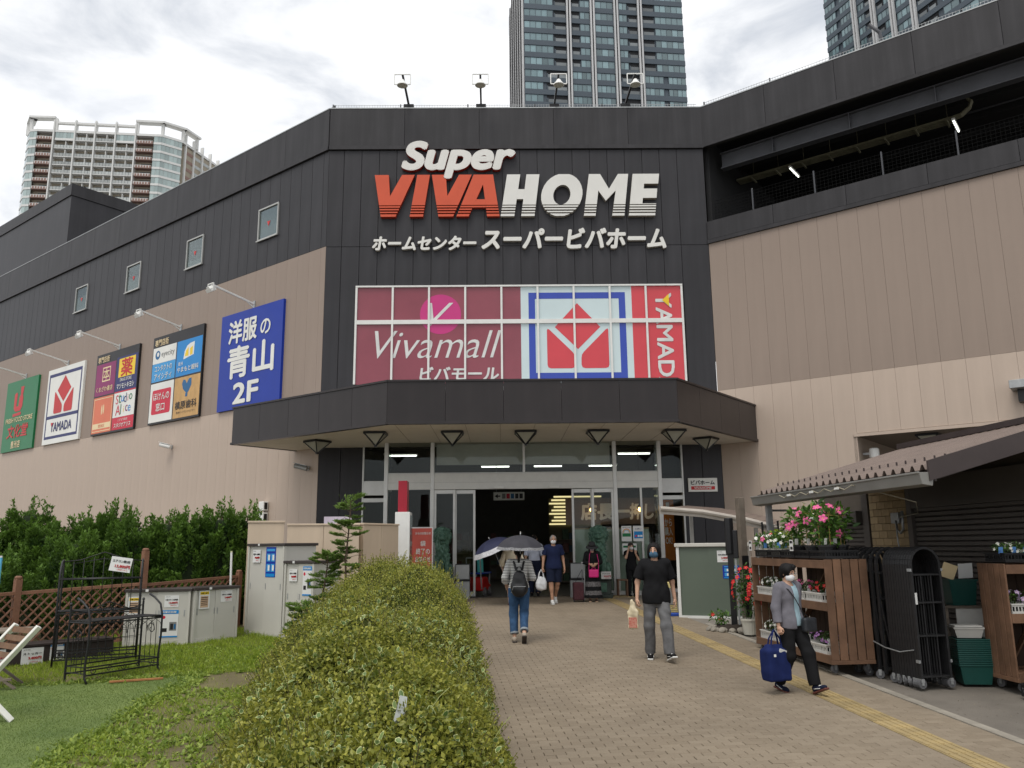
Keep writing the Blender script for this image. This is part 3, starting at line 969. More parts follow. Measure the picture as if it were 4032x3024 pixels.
def paver_mat(name, dark, light):
    m, nt, bs = new_mat(name)
    N, L = nt.nodes, nt.links
    at = N.new('ShaderNodeAttribute'); at.attribute_name = 'rnd'
    cr = N.new('ShaderNodeValToRGB'); cr.color_ramp.elements[0].color = (*dark, 1); cr.color_ramp.elements[1].color = (*light, 1)
    L.new(at.outputs['Fac'], cr.inputs['Fac'])
    ge = N.new('ShaderNodeNewGeometry')
    n1 = N.new('ShaderNodeTexNoise'); n1.inputs['Scale'].default_value = 0.55; n1.inputs['Detail'].default_value = 5
    L.new(ge.outputs['Position'], n1.inputs['Vector'])
    mr = N.new('ShaderNodeMapRange'); mr.inputs['From Min'].default_value = 0.3; mr.inputs['From Max'].default_value = 0.7
    mr.inputs['To Min'].default_value = 0.84; mr.inputs['To Max'].default_value = 1.12
    L.new(n1.outputs['Fac'], mr.inputs['Value'])
    n2 = N.new('ShaderNodeTexNoise'); n2.inputs['Scale'].default_value = 70; n2.inputs['Detail'].default_value = 3
    L.new(ge.outputs['Position'], n2.inputs['Vector'])
    m2 = N.new('ShaderNodeMapRange'); m2.inputs['To Min'].default_value = 0.85; m2.inputs['To Max'].default_value = 1.15
    L.new(n2.outputs['Fac'], m2.inputs['Value'])
    a = N.new('ShaderNodeMixRGB'); a.blend_type = 'MULTIPLY'; a.inputs['Fac'].default_value = 1
    L.new(cr.outputs[0], a.inputs['Color1']); L.new(mr.outputs[0], a.inputs['Color2'])
    c = N.new('ShaderNodeMixRGB'); c.blend_type = 'MULTIPLY'; c.inputs['Fac'].default_value = 1
    L.new(a.outputs[0], c.inputs['Color1']); L.new(m2.outputs[0], c.inputs['Color2'])
    L.new(c.outputs[0], bs.inputs['Base Color'])
    bs.inputs['Roughness'].default_value = 0.82
    bp = N.new('ShaderNodeBump'); bp.inputs['Strength'].default_value = 0.35; bp.inputs['Distance'].default_value = 0.004
    L.new(n2.outputs['Fac'], bp.inputs['Height']); L.new(bp.outputs[0], bs.inputs['Normal'])
    return m
M_BRICK = paver_mat('brown paving brick', (0.192, 0.152, 0.106), (0.226, 0.182, 0.130))
M_MORTAR = mat('sand joint', (0.110, 0.090, 0.070), 0.95, 0.2, 6)
# joint bed of the path
b = MB(); b.box(-4.9, 0.84, 6.6, 20.6, -0.06, 0.0); b.box(-6.9, 0.84, 20.6, 23.3, -0.06, 0.0)
PATH = b.build('path', M_MORTAR); PATH.matrix_world = PMAT; tag(PATH, kind='structure')
def brick_arrays(c, hx, hy, top, ch):
    u, v = c
    P = [(-hx, -hy, 0), (hx, -hy, 0), (hx, hy, 0), (-hx, hy, 0), (-hx, -hy, top - ch), (hx, -hy, top - ch), (hx, hy, top - ch), (-hx, hy, top - ch),
         (-hx + ch, -hy + ch, top), (hx - ch, -hy + ch, top), (hx - ch, hy - ch, top), (-hx + ch, hy - ch, top)]
    F = [(0, 1, 5, 4), (1, 2, 6, 5), (2, 3, 7, 6), (3, 0, 4, 7), (4, 5, 9, 8), (5, 6, 10, 9), (6, 7, 11, 10), (7, 4, 8, 11), (8, 9, 10, 11)]
    return [(a + u, b_ + v, z) for a, b_, z in P], F
def with_rnd(me, r):
    at = me.attributes.new('rnd', 'FLOAT', 'POINT'); at.data.foreach_set('value', np.asarray(r, np.float32))
BL, BW = 0.200, 0.100
HX, HY = BL / 2 - 0.0028, BW / 2 - 0.0028
variants = []
for i in range(10):
    P, F = brick_arrays((0, 0), HX, HY, 0.012 + 0.0012 * (i % 3), 0.004)
    me = bpy.data.meshes.new('brick'); me.from_pydata(P, [], F); me.materials.append(M_BRICK); with_rnd(me, [i / 9] * len(P)); variants.append(me)
V, F_, Rn = [], [], []
row, count, v = 0, 0, 6.85
while v < 23.0:
    u = -4.85 if v < 20.6 else -6.85
    u += (BL / 2 if row % 2 else 0)
    while u < 0.80:
        uc = min(u + BL / 2, 0.735)
        a_, c_ = uc - HX, uc + HX
        if v < 22.35 and c_ > -0.053 and a_ < 0.253:      # cut to fit beside the guide tiles
            for q0, q1 in ((a_, min(c_, -0.055)), (max(a_, 0.255), c_)):
                if q1 - q0 > 0.015:
                    P, F = brick_arrays(((q0 + q1) / 2, v), (q1 - q0) / 2, HY, 0.0125, 0.003)
                    n = len(V); V += P; F_ += [tuple(i + n for i in f) for f in F]; Rn += [random.random()] * len(P)
        else:
            p = pw(uc, v)
            visible = p.x > -0.35 and p.y > 7.28
            if visible and count < 300:
                count += 1
                o = obj('brick', random.choice(variants), PATH, (uc, v, random.uniform(-0.0012, 0.0012)), (random.uniform(-.006, .006), random.uniform(-.006, .006), random.uniform(-.006, .006)))
            else:
                P, F = brick_arrays((uc, v), HX, HY, 0.012 + random.uniform(-0.001, 0.0025), 0.004)
                n = len(V); V += P; F_ += [tuple(i + n for i in f) for f in F]; Rn += [random.random()] * len(P)
        u += BL
    v += BW; row += 1
me = bpy.data.meshes.new('bricks'); me.from_pydata(V, [], F_); me.materials.append(M_BRICK); with_rnd(me, Rn)
o = obj('brickwork', me, PATH); o['kind'] = 'stuff'
# yellow guide tiles: four raised bars each, dots at the door
M_TACT = mat('worn yellow guide tile', (0.37, 0.275, 0.125), 0.75, 0.16, 5, 0.2, 120, obj_rand=0.12, c2=(0.26, 0.20, 0.105))
b = MB(); b.box(-0.148, 0.148, -0.148, 0.148, -0.01, 0.009)
for k in range(4):
    x = -0.1125 + k * 0.075
    b.box(x - 0.017, x + 0.017, -0.138, 0.138, 0.009, 0.014)
tile = b.mesh('guide_tile', M_TACT)
b = MB(); b.box(-0.148, 0.148, -0.148, 0.148, -0.01, 0.009)
for i in range(5):
    for j in range(5): b.cyl((-0.12 + i * 0.06, -0.12 + j * 0.06, 0.009), (-0.12 + i * 0.06, -0.12 + j * 0.06, 0.014), 0.014, 6, 0.010)
dots = b.mesh('warning_tile', M_TACT)
v = 6.75
while v < 22.2:
    obj('guide_tile', tile, PATH, (0.10, v + 0.15, 0.006)); v += 0.30
for i in range(4):
    for j in range(2): obj('warning_tile', dots, PATH, (-0.05 + i * 0.3 - 0.15, v + 0.15 + j * 0.3, 0.0155))
# concrete kerb blocks on the right
M_KERB = mat('concrete kerb', (0.26, 0.235, 0.195), 0.85, 0.2, 4, 0.4, 80, obj_rand=0.08)
b = MB(); b.box(-0.055, 0.055, -0.297, 0.297, -0.1, 0.022)
kb = b.mesh('kerb_block', M_KERB)
KERB = thing('kerb', 'low pale concrete kerb edging the right side of the brick path', 'kerb', pw(0.9, 6.5))
ki = PMAT.to_3x3().to_4x4()
KERB.matrix_world = Matrix.Translation(pw(0.9, 6.5)) @ ki
for i in range(17): obj('kerb_block', kb, KERB, (0, i * 0.6 + 0.3, 0), None, 0.006)
# concrete apron between the kerb and the shop wall by the door
M_APRON = mat('grey concrete slab', (0.20, 0.18, 0.155), 0.9, 0.15, 1.2, 0.3, 60)
b = MB(); b.box(0.85, 3.5, 16.6, 24.6, -0.05, 0.004)
o = b.build('pavement', M_APRON); o.matrix_world = PMAT; tag(o, kind='structure')
# scattered grit and a few fallen petals on the asphalt
n = 900
pp = np.stack([RNG.uniform(4.3, 8.5, n), RNG.uniform(7.2, 12, n), np.zeros(n)], 1)
pp = pp[(pp[:, 0] - 4.6) * 0.996 + pp[:, 1] * 0.087 > 1.0]
pp[:, 2] = SLOPE * pp[:, 1] - 0.028
ax = rand_dirs(len(pp)); ax[:, 2] *= 0.2
M_GRIT = leaf_mat('dry grit and leaf bits', (0.07, 0.055, 0.035), (0.30, 0.25, 0.17), transl=0.1)
o = obj('leaf_litter', leaf_mesh('leaf_litter', pp, ax, np.tile([0, 0, 1.], (len(pp), 1)), RNG.uniform(.008, .03, len(pp)), RNG.uniform(.006, .016, len(pp)), M_GRIT))
tag(o, 'dry grit and leaf bits scattered on the asphalt', 'litter', kind='stuff')

# ---- lawn side
M_SOIL = ground_noise_mat('mossy soil', (0.150, 0.135, 0.055), (0.105, 0.085, 0.045), 2.2, 0.6, 45)
def sheet(name, poly, m, dz, kind='structure'):
    b = MB(); b.add([(x, y, gz(y) + dz) for x, y in poly], [tuple(range(len(poly)))])
    o = b.build(name, m)
    if o.data.polygons[0].normal.z < 0: o.data.flip_normals()
    return tag(o, kind=kind)
sheet('soil', [(-14, 3), (0.2, 3), (0.05, 7), (-0.9, 20.5), (-4, 22.5), (-14, 22.5)], M_SOIL, -0.022)
def turf_mat():
    m, nt, bs = new_mat('artificial turf')
    N, L = nt.nodes, nt.links
    tc = N.new('ShaderNodeTexCoord')
    n1 = N.new('ShaderNodeTexNoise'); n1.inputs['Scale'].default_value = 1.3; n1.inputs['Detail'].default_value = 6
    L.new(tc.outputs['Object'], n1.inputs['Vector'])
    n2 = N.new('ShaderNodeTexNoise'); n2.inputs['Scale'].default_value = 160; n2.inputs['Detail'].default_value = 2
    L.new(tc.outputs['Object'], n2.inputs['Vector'])
    cr = N.new('ShaderNodeValToRGB')
    cr.color_ramp.elements[0].position = 0.3; cr.color_ramp.elements[1].position = 0.72
    cr.color_ramp.elements[0].color = (0.088, 0.140, 0.026, 1); cr.color_ramp.elements[1].color = (0.165, 0.220, 0.052, 1)
    L.new(n1.outputs['Fac'], cr.inputs['Fac'])
    mr = N.new('ShaderNodeMapRange'); mr.inputs['From Min'].default_value = .3; mr.inputs['From Max'].default_value = .7; mr.inputs['To Min'].default_value = .6; mr.inputs['To Max'].default_value = 1.35
    L.new(n2.outputs['Fac'], mr.inputs['Value'])
    mm = N.new('ShaderNodeMixRGB'); mm.blend_type = 'MULTIPLY'; mm.inputs['Fac'].default_value = 1
    L.new(cr.outputs[0], mm.inputs['Color1']); L.new(mr.outputs[0], mm.inputs['Color2'])
    L.new(mm.outputs[0], bs.inputs['Base Color'])
    bs.inputs['Roughness'].default_value = 0.8
    bp = N.new('ShaderNodeBump'); bp.inputs['Strength'].default_value = 0.8; bp.inputs['Distance'].default_value = 0.012
    L.new(n2.outputs['Fac'], bp.inputs['Height']); L.new(bp.outputs[0], bs.inputs['Normal'])
    return m
TURF = [(-9, 5.5), (-3.7, 5.5), (-4.0, 7.6), (-4.18, 8.3), (-4.16, 9.1), (-4.3, 10.2), (-4.26, 10.8), (-4.2, 11.5), (-4.35, 12.0), (-4.9, 11.8), (-5.65, 11.5), (-6.2, 11.42), (-6.7, 11.33), (-9, 11.2)]
sheet('artificial_turf', TURF, turf_mat(), -0.004)
def in_poly(x, y, poly):
    c = np.zeros(len(x), bool); j = len(poly) - 1
    for i in range(len(poly)):
        xi, yi = poly[i]; xj, yj = poly[j]
        m = ((yi > y) != (yj > y)) & (x < (xj - xi) * (y - yi) / (yj - yi + 1e-12) + xi)
        c ^= m; j = i
    return c
M_GRASS = leaf_mat('lawn blades', (0.170, 0.260, 0.026), (0.420, 0.520, 0.065), transl=0.4)
M_WEED = leaf_mat('broad weed leaves', (0.125, 0.200, 0.030), (0.350, 0.430, 0.085), transl=0.35)
M_TURFB = leaf_mat('turf fibres', (0.095, 0.155, 0.028), (0.190, 0.250, 0.062), transl=0.2)
# short fibres on the mat
n = 60000
x, y = RNG.uniform(-7.2, -3.6, n), RNG.uniform(7.3, 12.0, n)
k = in_poly(x, y, TURF); x, y = x[k], y[k]
P = np.stack([x, y, SLOPE * y - 0.004], 1)
ax = rand_dirs(len(P)) * 0.9; ax[:, 2] = 1
o = obj('turf_pile', leaf_mesh('turf_pile', P, ax, rand_dirs(len(P)), RNG.uniform(.010, .020, len(P)), 0.005, M_TURFB))
tag(o, 'short synthetic green pile of the turf mat', 'artificial turf', kind='stuff')
# real grass behind and beside the mat, patchy
def patch(x, y):
    return 0.5 + 0.25 * np.sin(2.1 * x + 1.3 * y) + 0.25 * np.sin(3.7 * y - 1.9 * x + 1) + 0.2 * np.sin(5.3 * x + 4.1 * y)
n = 190000
x, y = RNG.uniform(-9.5, -0.4, n), RNG.uniform(7.2, 17.0, n)
k = ~in_poly(x, y, TURF) & (x > -9 + 0.05 * y) & ((x - 4.6) * 0.996 + y * 0.087 < -4.95)
dens = np.where(y > 12.0, 1.0, np.clip(patch(x, y) * 0.9, 0.20, 1))
soilp = ((x + 3.75) / 0.5) ** 2 + ((y - 11.6) / 0.6) ** 2 < 1
dens[soilp] = 0.02
k &= RNG.random(n) < dens
x, y = x[k], y[k]
P = np.stack([x, y, SLOPE * y - 0.022], 1)
ax = rand_dirs(len(P)) * 0.7; ax[:, 2] = np.abs(ax[:, 2]) + 0.7
tall = np.where((y > 12.2) & (x > -7) & (patch(x * 3, y * 3) > 0.8), 1.9, 1.0)
o = obj('grass', leaf_mesh('grass', P, ax, rand_dirs(len(P)), RNG.uniform(.03, .075, len(P)) * tall, RNG.uniform(.005, .010, len(P)), M_GRASS))
tag(o, 'bright green lawn grass around the display sheds', 'grass', kind='stuff')
# broad-leaved weeds: rosettes
n = 3600
x, y = RNG.uniform(-5.8, -1.5, n), RNG.uniform(7.3, 14.5, n)
k = ~in_poly(x, y, TURF) & (patch(x * 1.3 + 2, y * 1.3) > 0.15) & (((x + 3.75) / 0.5) ** 2 + ((y - 11.6) / 0.6) ** 2 > 1)
x, y = x[k], y[k]
tb = np.array(TURF[1:10] + [(-5.65, 11.5), (-6.7, 11.33)]); seg = RNG.integers(0, len(tb) - 1, 900); f_ = RNG.random(900)[:, None]
e_ = tb[seg] * (1 - f_) + tb[seg + 1] * f_ + RNG.normal(size=(900, 2)) * 0.07
x, y = np.concatenate([x, e_[:, 0]]), np.concatenate([y, e_[:, 1]])
m_ = 7
P = np.repeat(np.stack([x, y, SLOPE * y - 0.018], 1), m_, 0) + RNG.normal(size=(len(x) * m_, 3)) * [.025, .025, .004]
ax = rand_dirs(len(P)); ax[:, 2] = np.abs(ax[:, 2]) * 0.5 + 0.15
o = obj('weeds', leaf_mesh('weeds', P, ax, np.tile([0, 0, 1.], (len(P), 1)) + RNG.normal(size=(len(P), 3)) * .3, RNG.uniform(.03, .075, len(P)), RNG.uniform(.016, .036, len(P)), M_WEED, hexa=True))
tag(o, 'low broad leaved weeds between the turf mat and the hedge', 'weeds', kind='stuff')

# ================================================================== facade sign letters
M_SIGNW = mat('white sign face', (0.66, 0.65, 0.61), 0.4, 0.04, 2)
M_SIGNR = mat('orange red sign face', (0.56, 0.085, 0.035), 0.4, 0.06, 2)
M_RET = mat('sign letter side', (0.30, 0.27, 0.23), 0.5)
M_RETR = mat('red letter side', (0.32, 0.03, 0.015), 0.5)
SG = thing('store_sign', 'three line raised letter store sign on the charcoal front wall', 'sign', (0.54, 23.9, 11.1))
SGO = Vector(SG.location)
def clip_y(poly, lo, hi):
    for lim, sgn in ((lo, 1), (hi, -1)):
        out = []
        for i in range(len(poly)):
            p, q = poly[i], poly[(i + 1) % len(poly)]
            a, c = (p[1] - lim) * sgn, (q[1] - lim) * sgn
            if a >= 0: out.append(p)
            if (a > 0 > c) or (a < 0 < c):
                t = a / (a - c); out.append((p[0] + (q[0] - p[0]) * t, p[1] + (q[1] - p[1]) * t))
        poly = out
        if len(poly) < 3: return []
    return poly
VV = [[(360, 640), (432, 640), (440, 748), (432, 850), (395, 850)], [(500, 640), (565, 640), (470, 850), (432, 850), (440, 748)]]
LET = {
 'V': VV, 'I': [[(578, 640), (643, 640), (610, 850), (542, 850)]],
 'V2': [[(a + 293, c) for a, c in p] for p in VV],
 'A': [[(868, 640), (916, 640), (916, 690), (842, 850), (780, 850)], [(916, 640), (968, 640), (1000, 850), (936, 850), (916, 690)], [(881.5, 765), (925, 765), (930, 805), (863, 805)]],
 'H': [[(1040, 640), (1108, 640), (1075, 850), (1005, 850)], [(1140, 640), (1207, 640), (1178, 850), (1110, 850)], [(1096, 715), (1129, 715), (1122, 765), (1088, 765)]],
 'M': [[(1462, 640), (1520, 640), (1490, 850), (1430, 850)], [(1612, 640), (1665, 640), (1637, 850), (1575, 850)], [(1520, 640), (1563, 715), (1545, 775), (1508, 724)], [(1612, 640), (1597, 724), (1545, 775), (1563, 715)]],
 'E': [[(1688, 640), (1752, 640), (1724, 850), (1660, 850)], [(1752, 640), (1825, 640), (1818, 690), (1745.3, 690)], [(1742, 715), (1812, 715), (1806, 762), (1735.7, 762)], [(1732, 790), (1803, 790), (1795, 850), (1724, 850)]],
}
O_ = []
for i in range(28):
    a, c = 2 * math.pi * i / 28, 2 * math.pi * (i + 1) / 28
    f = lambda t, rx, ry: (1320 + rx * math.cos(t) + 0.13 * ry * math.sin(t), 744 - ry * math.sin(t))
    O_.append([f(a, 106, 108), f(c, 106, 108), f(c, 44, 50), f(a, 44, 50)])
LET['O'] = O_
BANDS = [(640, 793), (797.5, 805), (811, 818), (825, 831.5), (838, 850)]
def sx(x): return -3.95 + (x - 360) / (1825 - 360) * 8.98
def sz(y): return 13.60 - (y - 640) / 210 * 1.40
for kk in ('V', 'I', 'V2', 'A', 'H', 'O', 'M', 'E'):
    red = kk in ('V', 'I', 'V2', 'A')
    b = MB()
    for pl_ in LET[kk]:
        for lo, hi in BANDS:
            q = clip_y(pl_, lo, hi)
            if not q: continue
            n = len(q)
            P = [(sx(x) - SGO.x, 23.84 - SGO.y, sz(y) - SGO.z) for x, y in q] + [(sx(x) - SGO.x, 23.99 - SGO.y, sz(y) - SGO.z) for x, y in q]
            b.mi = 0; b.add(P, [tuple(range(n))]); b.mi = 1
            b.add(P, [((i + 1) % n, i, i + n, (i + 1) % n + n) for i in range(n)])
    b.build('letter', [M_SIGNR, M_RETR] if red else [M_SIGNW, M_RET], SG)
letters('letter_row', 'Super', [M_SIGNW, M_RETR], SG, (-1.31 - SGO.x, 23.83 - SGO.y, 14.11 - SGO.z), 3.62, 1.30, extrude=0.15, bold=0.045, shear=0.22, res=6)
letters('letter_row', 'ホームセンター', [M_SIGNW, M_RET], SG, (-2.37 - SGO.x, 23.88 - SGO.y, 11.34 - SGO.z), 3.24, 0.48, extrude=0.11, bold=0.045, shear=0.16)
letters('letter_row', 'スーパービバホーム', [M_SIGNW, M_RET], SG, (2.28 - SGO.x, 23.88 - SGO.y, 11.47 - SGO.z), 5.76, 0.70, extrude=0.11, bold=0.045, shear=0.16)

# ================================================================== tenant sign boards on the left wing
def C(name, r, g, b_, rough=0.4): return mat(name, srgb(r, g, b_), rough, 0.05, 1.2)
M_PW = C('print white', 222, 222, 216); M_PK = C('print black', 30, 28, 30); M_PB = C('print navy', 28, 34, 96); M_PR = C('print red', 190, 24, 28)
M_PBL = C('print cobalt', 14, 50, 150); M_PSK = C('print sky blue', 20, 128, 196); M_PLB = C('print light blue', 58, 148, 206); M_PG = C('print green', 20, 112, 66)
M_PMG = C('print magenta', 132, 26, 92); M_PY = C('print yellow', 232, 196, 40); M_POR = C('print faded orange', 214, 112, 78); M_PCR = C('print cream', 226, 204, 160)
M_PWD = mat('print wood tan', srgb(196, 156, 100), 0.5, 0.10, 6, streak=0.12); M_PTQ = C('print teal', 16, 92, 140); M_PRP = C('print crimson', 196, 26, 56)
M_PGY = C('print grey', 120, 120, 118)
M_EDGE = mat('sign board edge', (0.25, 0.25, 0.25), 0.5)
SW, SH = 3.42, 3.34
def board(label, s_left, m, w=SW, h=SH):
    t = thing('tenant_sign', label, 'sign', lw(s_left, 6.63, 0.0), WRZ, 'tenant sign boards along the left wall')
    b = MB(); b.box(0, w, -0.09, -0.001, 0, h); b.build('board', m, t)
    return t
def sp(t, polys, m, d=0.093, name='print'): return obj(name, flat_poly(polys, m, name, -d), t)
def st(t, s, m, x, z, w, h, d=0.10, **k): return letters('lettering', s, m, t, (x, -d, z), w, h, **k)
# blue menswear board
t = board('blue clothing store sign reading 2F, nearest the canopy', 5.35, M_PBL, 3.45, 3.34)
st(t, '洋服', M_PW, 1.28, 2.66, 1.62, 0.82, bold=0.028); st(t, 'の', M_PW, 2.55, 2.58, 0.55, 0.52, bold=0.02)
st(t, '青山', M_PW, 1.78, 1.60, 2.60, 1.12, bold=0.026); st(t, '2F', M_PW, 1.62, 0.52, 1.42, 0.72, bold=0.03)
# four part board with eye logos
t = board('four part tenant sign with a white optician panel and a wood tan dental panel', 9.88, M_PK)
st(t, '専門店街', M_PCR, 0.62, 3.10, 0.95, 0.26, bold=0.015)
sp(t, [rect(0.04, 1.66, 2.30, 2.92)], M_PW); sp(t, [rect(0.04, 1.66, 1.60, 2.295)], M_PLB)
sp(t, [rect(1.72, 3.38, 1.60, 2.92)], M_PSK); sp(t, [rect(0.04, 1.66, 0.07, 1.54)], M_PW); sp(t, [rect(1.72, 3.38, 0.07, 1.54)], M_PWD)
sp(t, [disc(0.38, 2.63, 0.17)], M_PTQ, 0.096); sp(t, [disc(0.40, 2.65, 0.085)], M_PW, 0.099)
st(t, 'eyecity', M_PGY, 1.10, 2.60, 0.90, 0.26)
st(t, 'コンタクトの', M_PW, 0.85, 2.10, 1.2, 0.22, bold=0.01); st(t, 'アイシティ', M_PW, 0.85, 1.78, 1.2, 0.24, bold=0.01)
sp(t, [[(2.2, 2.25), (2.25, 2.5), (2.4, 2.68), (2.6, 2.75), (2.88, 2.78), (2.86, 2.3), (2.2, 2.2)]], M_PW, 0.096); sp(t, [[(2.27, 2.3), (2.34, 2.5), (2.5, 2.62), (2.52, 2.3)], [(2.62, 2.3), (2.6, 2.55), (2.78, 2.62), (2.78, 2.32)]], M_PY, 0.099)
st(t, 'やまもと眼科', M_PW, 2.53, 1.84, 1.4, 0.20, bold=0.012); st(t, '豊洲', M_PW, 2.02, 2.06, 0.3, 0.14)
sp(t, [rounded(rect(0.2, 1.5, 0.36, 1.28), 0.08)], M_PRP, 0.096); st(t, 'ほけんの', M_PW, 0.85, 1.02, 1.1, 0.28, bold=0.015); st(t, '窓口', M_PW, 0.82, 0.62, 0.62, 0.30, bold=0.015)
sp(t, [[(2.5, 0.95), (2.3, 1.1), (2.22, 1.3), (2.3, 1.44), (2.42, 1.42), (2.53, 1.28), (2.66, 1.44), (2.82, 1.46), (2.84, 1.2), (2.7, 1.0), (2.6, 0.92)], [(2.48, 0.80), (2.62, 0.80), (2.62, 0.93), (2.48, 0.93)]], M_PTQ, 0.096)
st(t, '槙原歯科', M_PK, 2.55, 0.52, 1.4, 0.30, bold=0.012); st(t, '豊洲インプラントセンター', M_PK, 2.55, 0.26, 1.2, 0.09)
# four part board with the drug store
t = board('four part tenant sign with a yellow and navy drug store panel', 14.36, M_PK)
st(t, '専門店街', M_PCR, 0.62, 3.10, 0.95, 0.26, bold=0.015)
sp(t, [rect(0.04, 1.66, 1.60, 2.92)], M_PMG); sp(t, [rect(1.72, 3.38, 1.60, 3.00)], M_PB); sp(t, [rect(0.04, 1.66, 0.07, 1.54)], M_POR); sp(t, [rect(1.72, 3.38, 0.56, 1.54)], M_PW); sp(t, [rect(1.72, 3.38, 0.07, 0.555), rect(1.72, 3.38, 1.545, 1.595)], M_PRP)
sp(t, ring_rect(0.6, 1.25, 2.16, 2.76, 0.05), M_PCR, 0.096); st(t, '本', M_PCR, 0.93, 2.46, 0.50, 0.50, bold=0.01); st(t, 'くまざわ書店', M_PCR, 0.85, 1.86, 1.36, 0.22, bold=0.012)
sp(t, [rect(1.92, 3.2, 2.16, 2.92)], M_PY, 0.096); st(t, '薬', M_PR, 2.56, 2.54, 0.9, 0.72, bold=0.018); st(t, 'DRUG STORE', M_PW, 2.55, 2.05, 0.9, 0.12, bold=0.01); st(t, 'マツモトキヨシ', M_PW, 2.55, 1.80, 1.36, 0.22, bold=0.02)
sp(t, ring_rect(0.10, 1.60, 0.13, 1.48, 0.03), M_PCR, 0.096); sp(t, [rect(0.13, 1.57, 0.24, 0.46)], M_PCR, 0.0965); st(t, '豊洲店', M_POR, 0.85, 0.35, 0.5, 0.14)
sp(t, [disc(0.78, 1.0, 0.05, 16, 0.2), disc(0.92, 1.02, 0.05, 16, 0.2)], M_PCR, 0.096)
for i, (ch, m_) in enumerate((('S', M_PRP), ('t', M_PG), ('u', M_PSK), ('d', M_PB), ('i', M_PRP), ('o', M_PG))): st(t, ch, m_, 2.0 + i * 0.21, 1.27 + 0.02 * (i % 2), None, 0.36 if i in (0, 1, 3) else 0.24)
for i, (ch, m_) in enumerate((('A', M_PRP), ('l', M_PG), ('i', M_PY), ('c', M_PMG), ('e', M_PSK))): st(t, ch, m_, 2.12 + i * 0.22, 0.84 + 0.02 * (i % 2), None, 0.40 if i < 2 else 0.24)
st(t, 'スタジオアリス', M_PW, 2.55, 0.24, 1.3, 0.18, bold=0.02); st(t, 'こども写真館', M_PW, 2.55, 0.44, 0.75, 0.10)
# white board with the red mark
t = board('white sign with blue border and a large red diamond mark', 18.88, M_PW)
sp(t, [rect(0.16, 3.26, 2.98, 3.12), rect(0.16, 3.26, 0.22, 0.34), rect(0.16, 3.26, 1.10, 1.24), rect(0.16, 0.26, 0.34, 2.98), rect(3.16, 3.26, 0.34, 2.98)], M_PB)
sp(t, ylogo(1.72, 2.12, 1.75, 1.62), M_PR, 0.096)
st(t, 'YAMADA', M_PB, 1.72, 0.72, 2.0, 0.40, bold=0.02); sp(t, [[(0.74, 0.92), (0.98, 0.92), (0.86, 0.74)]], M_PR, 0.109)
# green board
t = board('green supermarket sign with red lettering, farthest from the entrance', 23.32, M_PG)
sp(t, [[(1.2, 1.85), (1.0, 2.0), (0.98, 2.7), (1.2, 2.78), (1.3, 2.7), (1.26, 2.1), (1.5, 2.08), (1.52, 2.5), (1.64, 2.62), (1.6, 3.0), (1.96, 3.0), (1.88, 2.6), (1.95, 2.45), (1.92, 2.05), (1.75, 1.86)]], M_PR, 0.096)
sp(t, [[(0.95, 1.62), (1.85, 1.66), (1.85, 1.8), (0.95, 1.76)]], M_PR, 0.096)
st(t, 'FRESH FOOD STORE', M_PCR, 1.72, 1.46, 2.9, 0.22, bold=0.012); st(t, '文化堂', M_PR, 1.66, 0.92, 2.3, 0.62, bold=0.024, shear=0.15); st(t, '豊洲店', M_PCR, 1.62, 0.30, 1.0, 0.34, bold=0.01)
# dark sliver of the next board at the frame edge
t = board('dark navy sign board at the far left end of the row', 28.2, M_PB)

# ---- sign floodlights on wall arms
def wall_floodlight(s, label):
    t = thing('wall_floodlight', label, 'floodlight', lw(s, 10.08, 0.0), WRZ, 'floodlights over the tenant signs')
    b = MB(); b.box(-0.06, 0.06, -0.03, -0.001, -0.12, 0.16); b.build('wall_plate', M_GALV, t)
    b = MB(); b.bar((0, -0.03, 0.06), (0, -1.62, 0.34), 0.055); b.bar((0, -0.03, -0.08), (0, -0.35, 0.11), 0.03); b.build('arm', M_WHITE, t)
    b = MB(); b.box(-0.16, -0.14, -1.66, -1.62, 0.10, 0.36); b.box(0.14, 0.16, -1.66, -1.62, 0.10, 0.36); b.box(-0.16, 0.16, -1.66, -1.62, 0.345, 0.37); b.build('bracket', M_WHITE, t)
    b = MB(M=Matrix.Translation((0, -1.63, 0.16)) @ Matrix.Rotation(R(35), 4, 'X')); b.box(-0.14, 0.14, -0.10, 0.10, -0.06, 0.05); b.prism([(-0.10, 0.05), (0.10, 0.05), (0.06, 0.12), (-0.06, 0.12)], -0.08, 0.08); h = b.build('lamp_head', M_WHITE, t)
    b = MB(M=Matrix.Translation((0, -1.63, 0.16)) @ Matrix.Rotation(R(35), 4, 'X')); b.box(-0.12, 0.12, -0.085, 0.085, -0.068, -0.061); b.build('lens', M_GLASSD, h)
for s, l in ((3.62, 'white floodlight arm above the blue sign'), (8.15, 'white floodlight arm above the optician sign'), (12.68, 'white floodlight arm above the drug store sign'), (17.2, 'white floodlight arm above the red diamond sign'), (21.5, 'white floodlight arm above the green sign')):
    wall_floodlight(s, l)
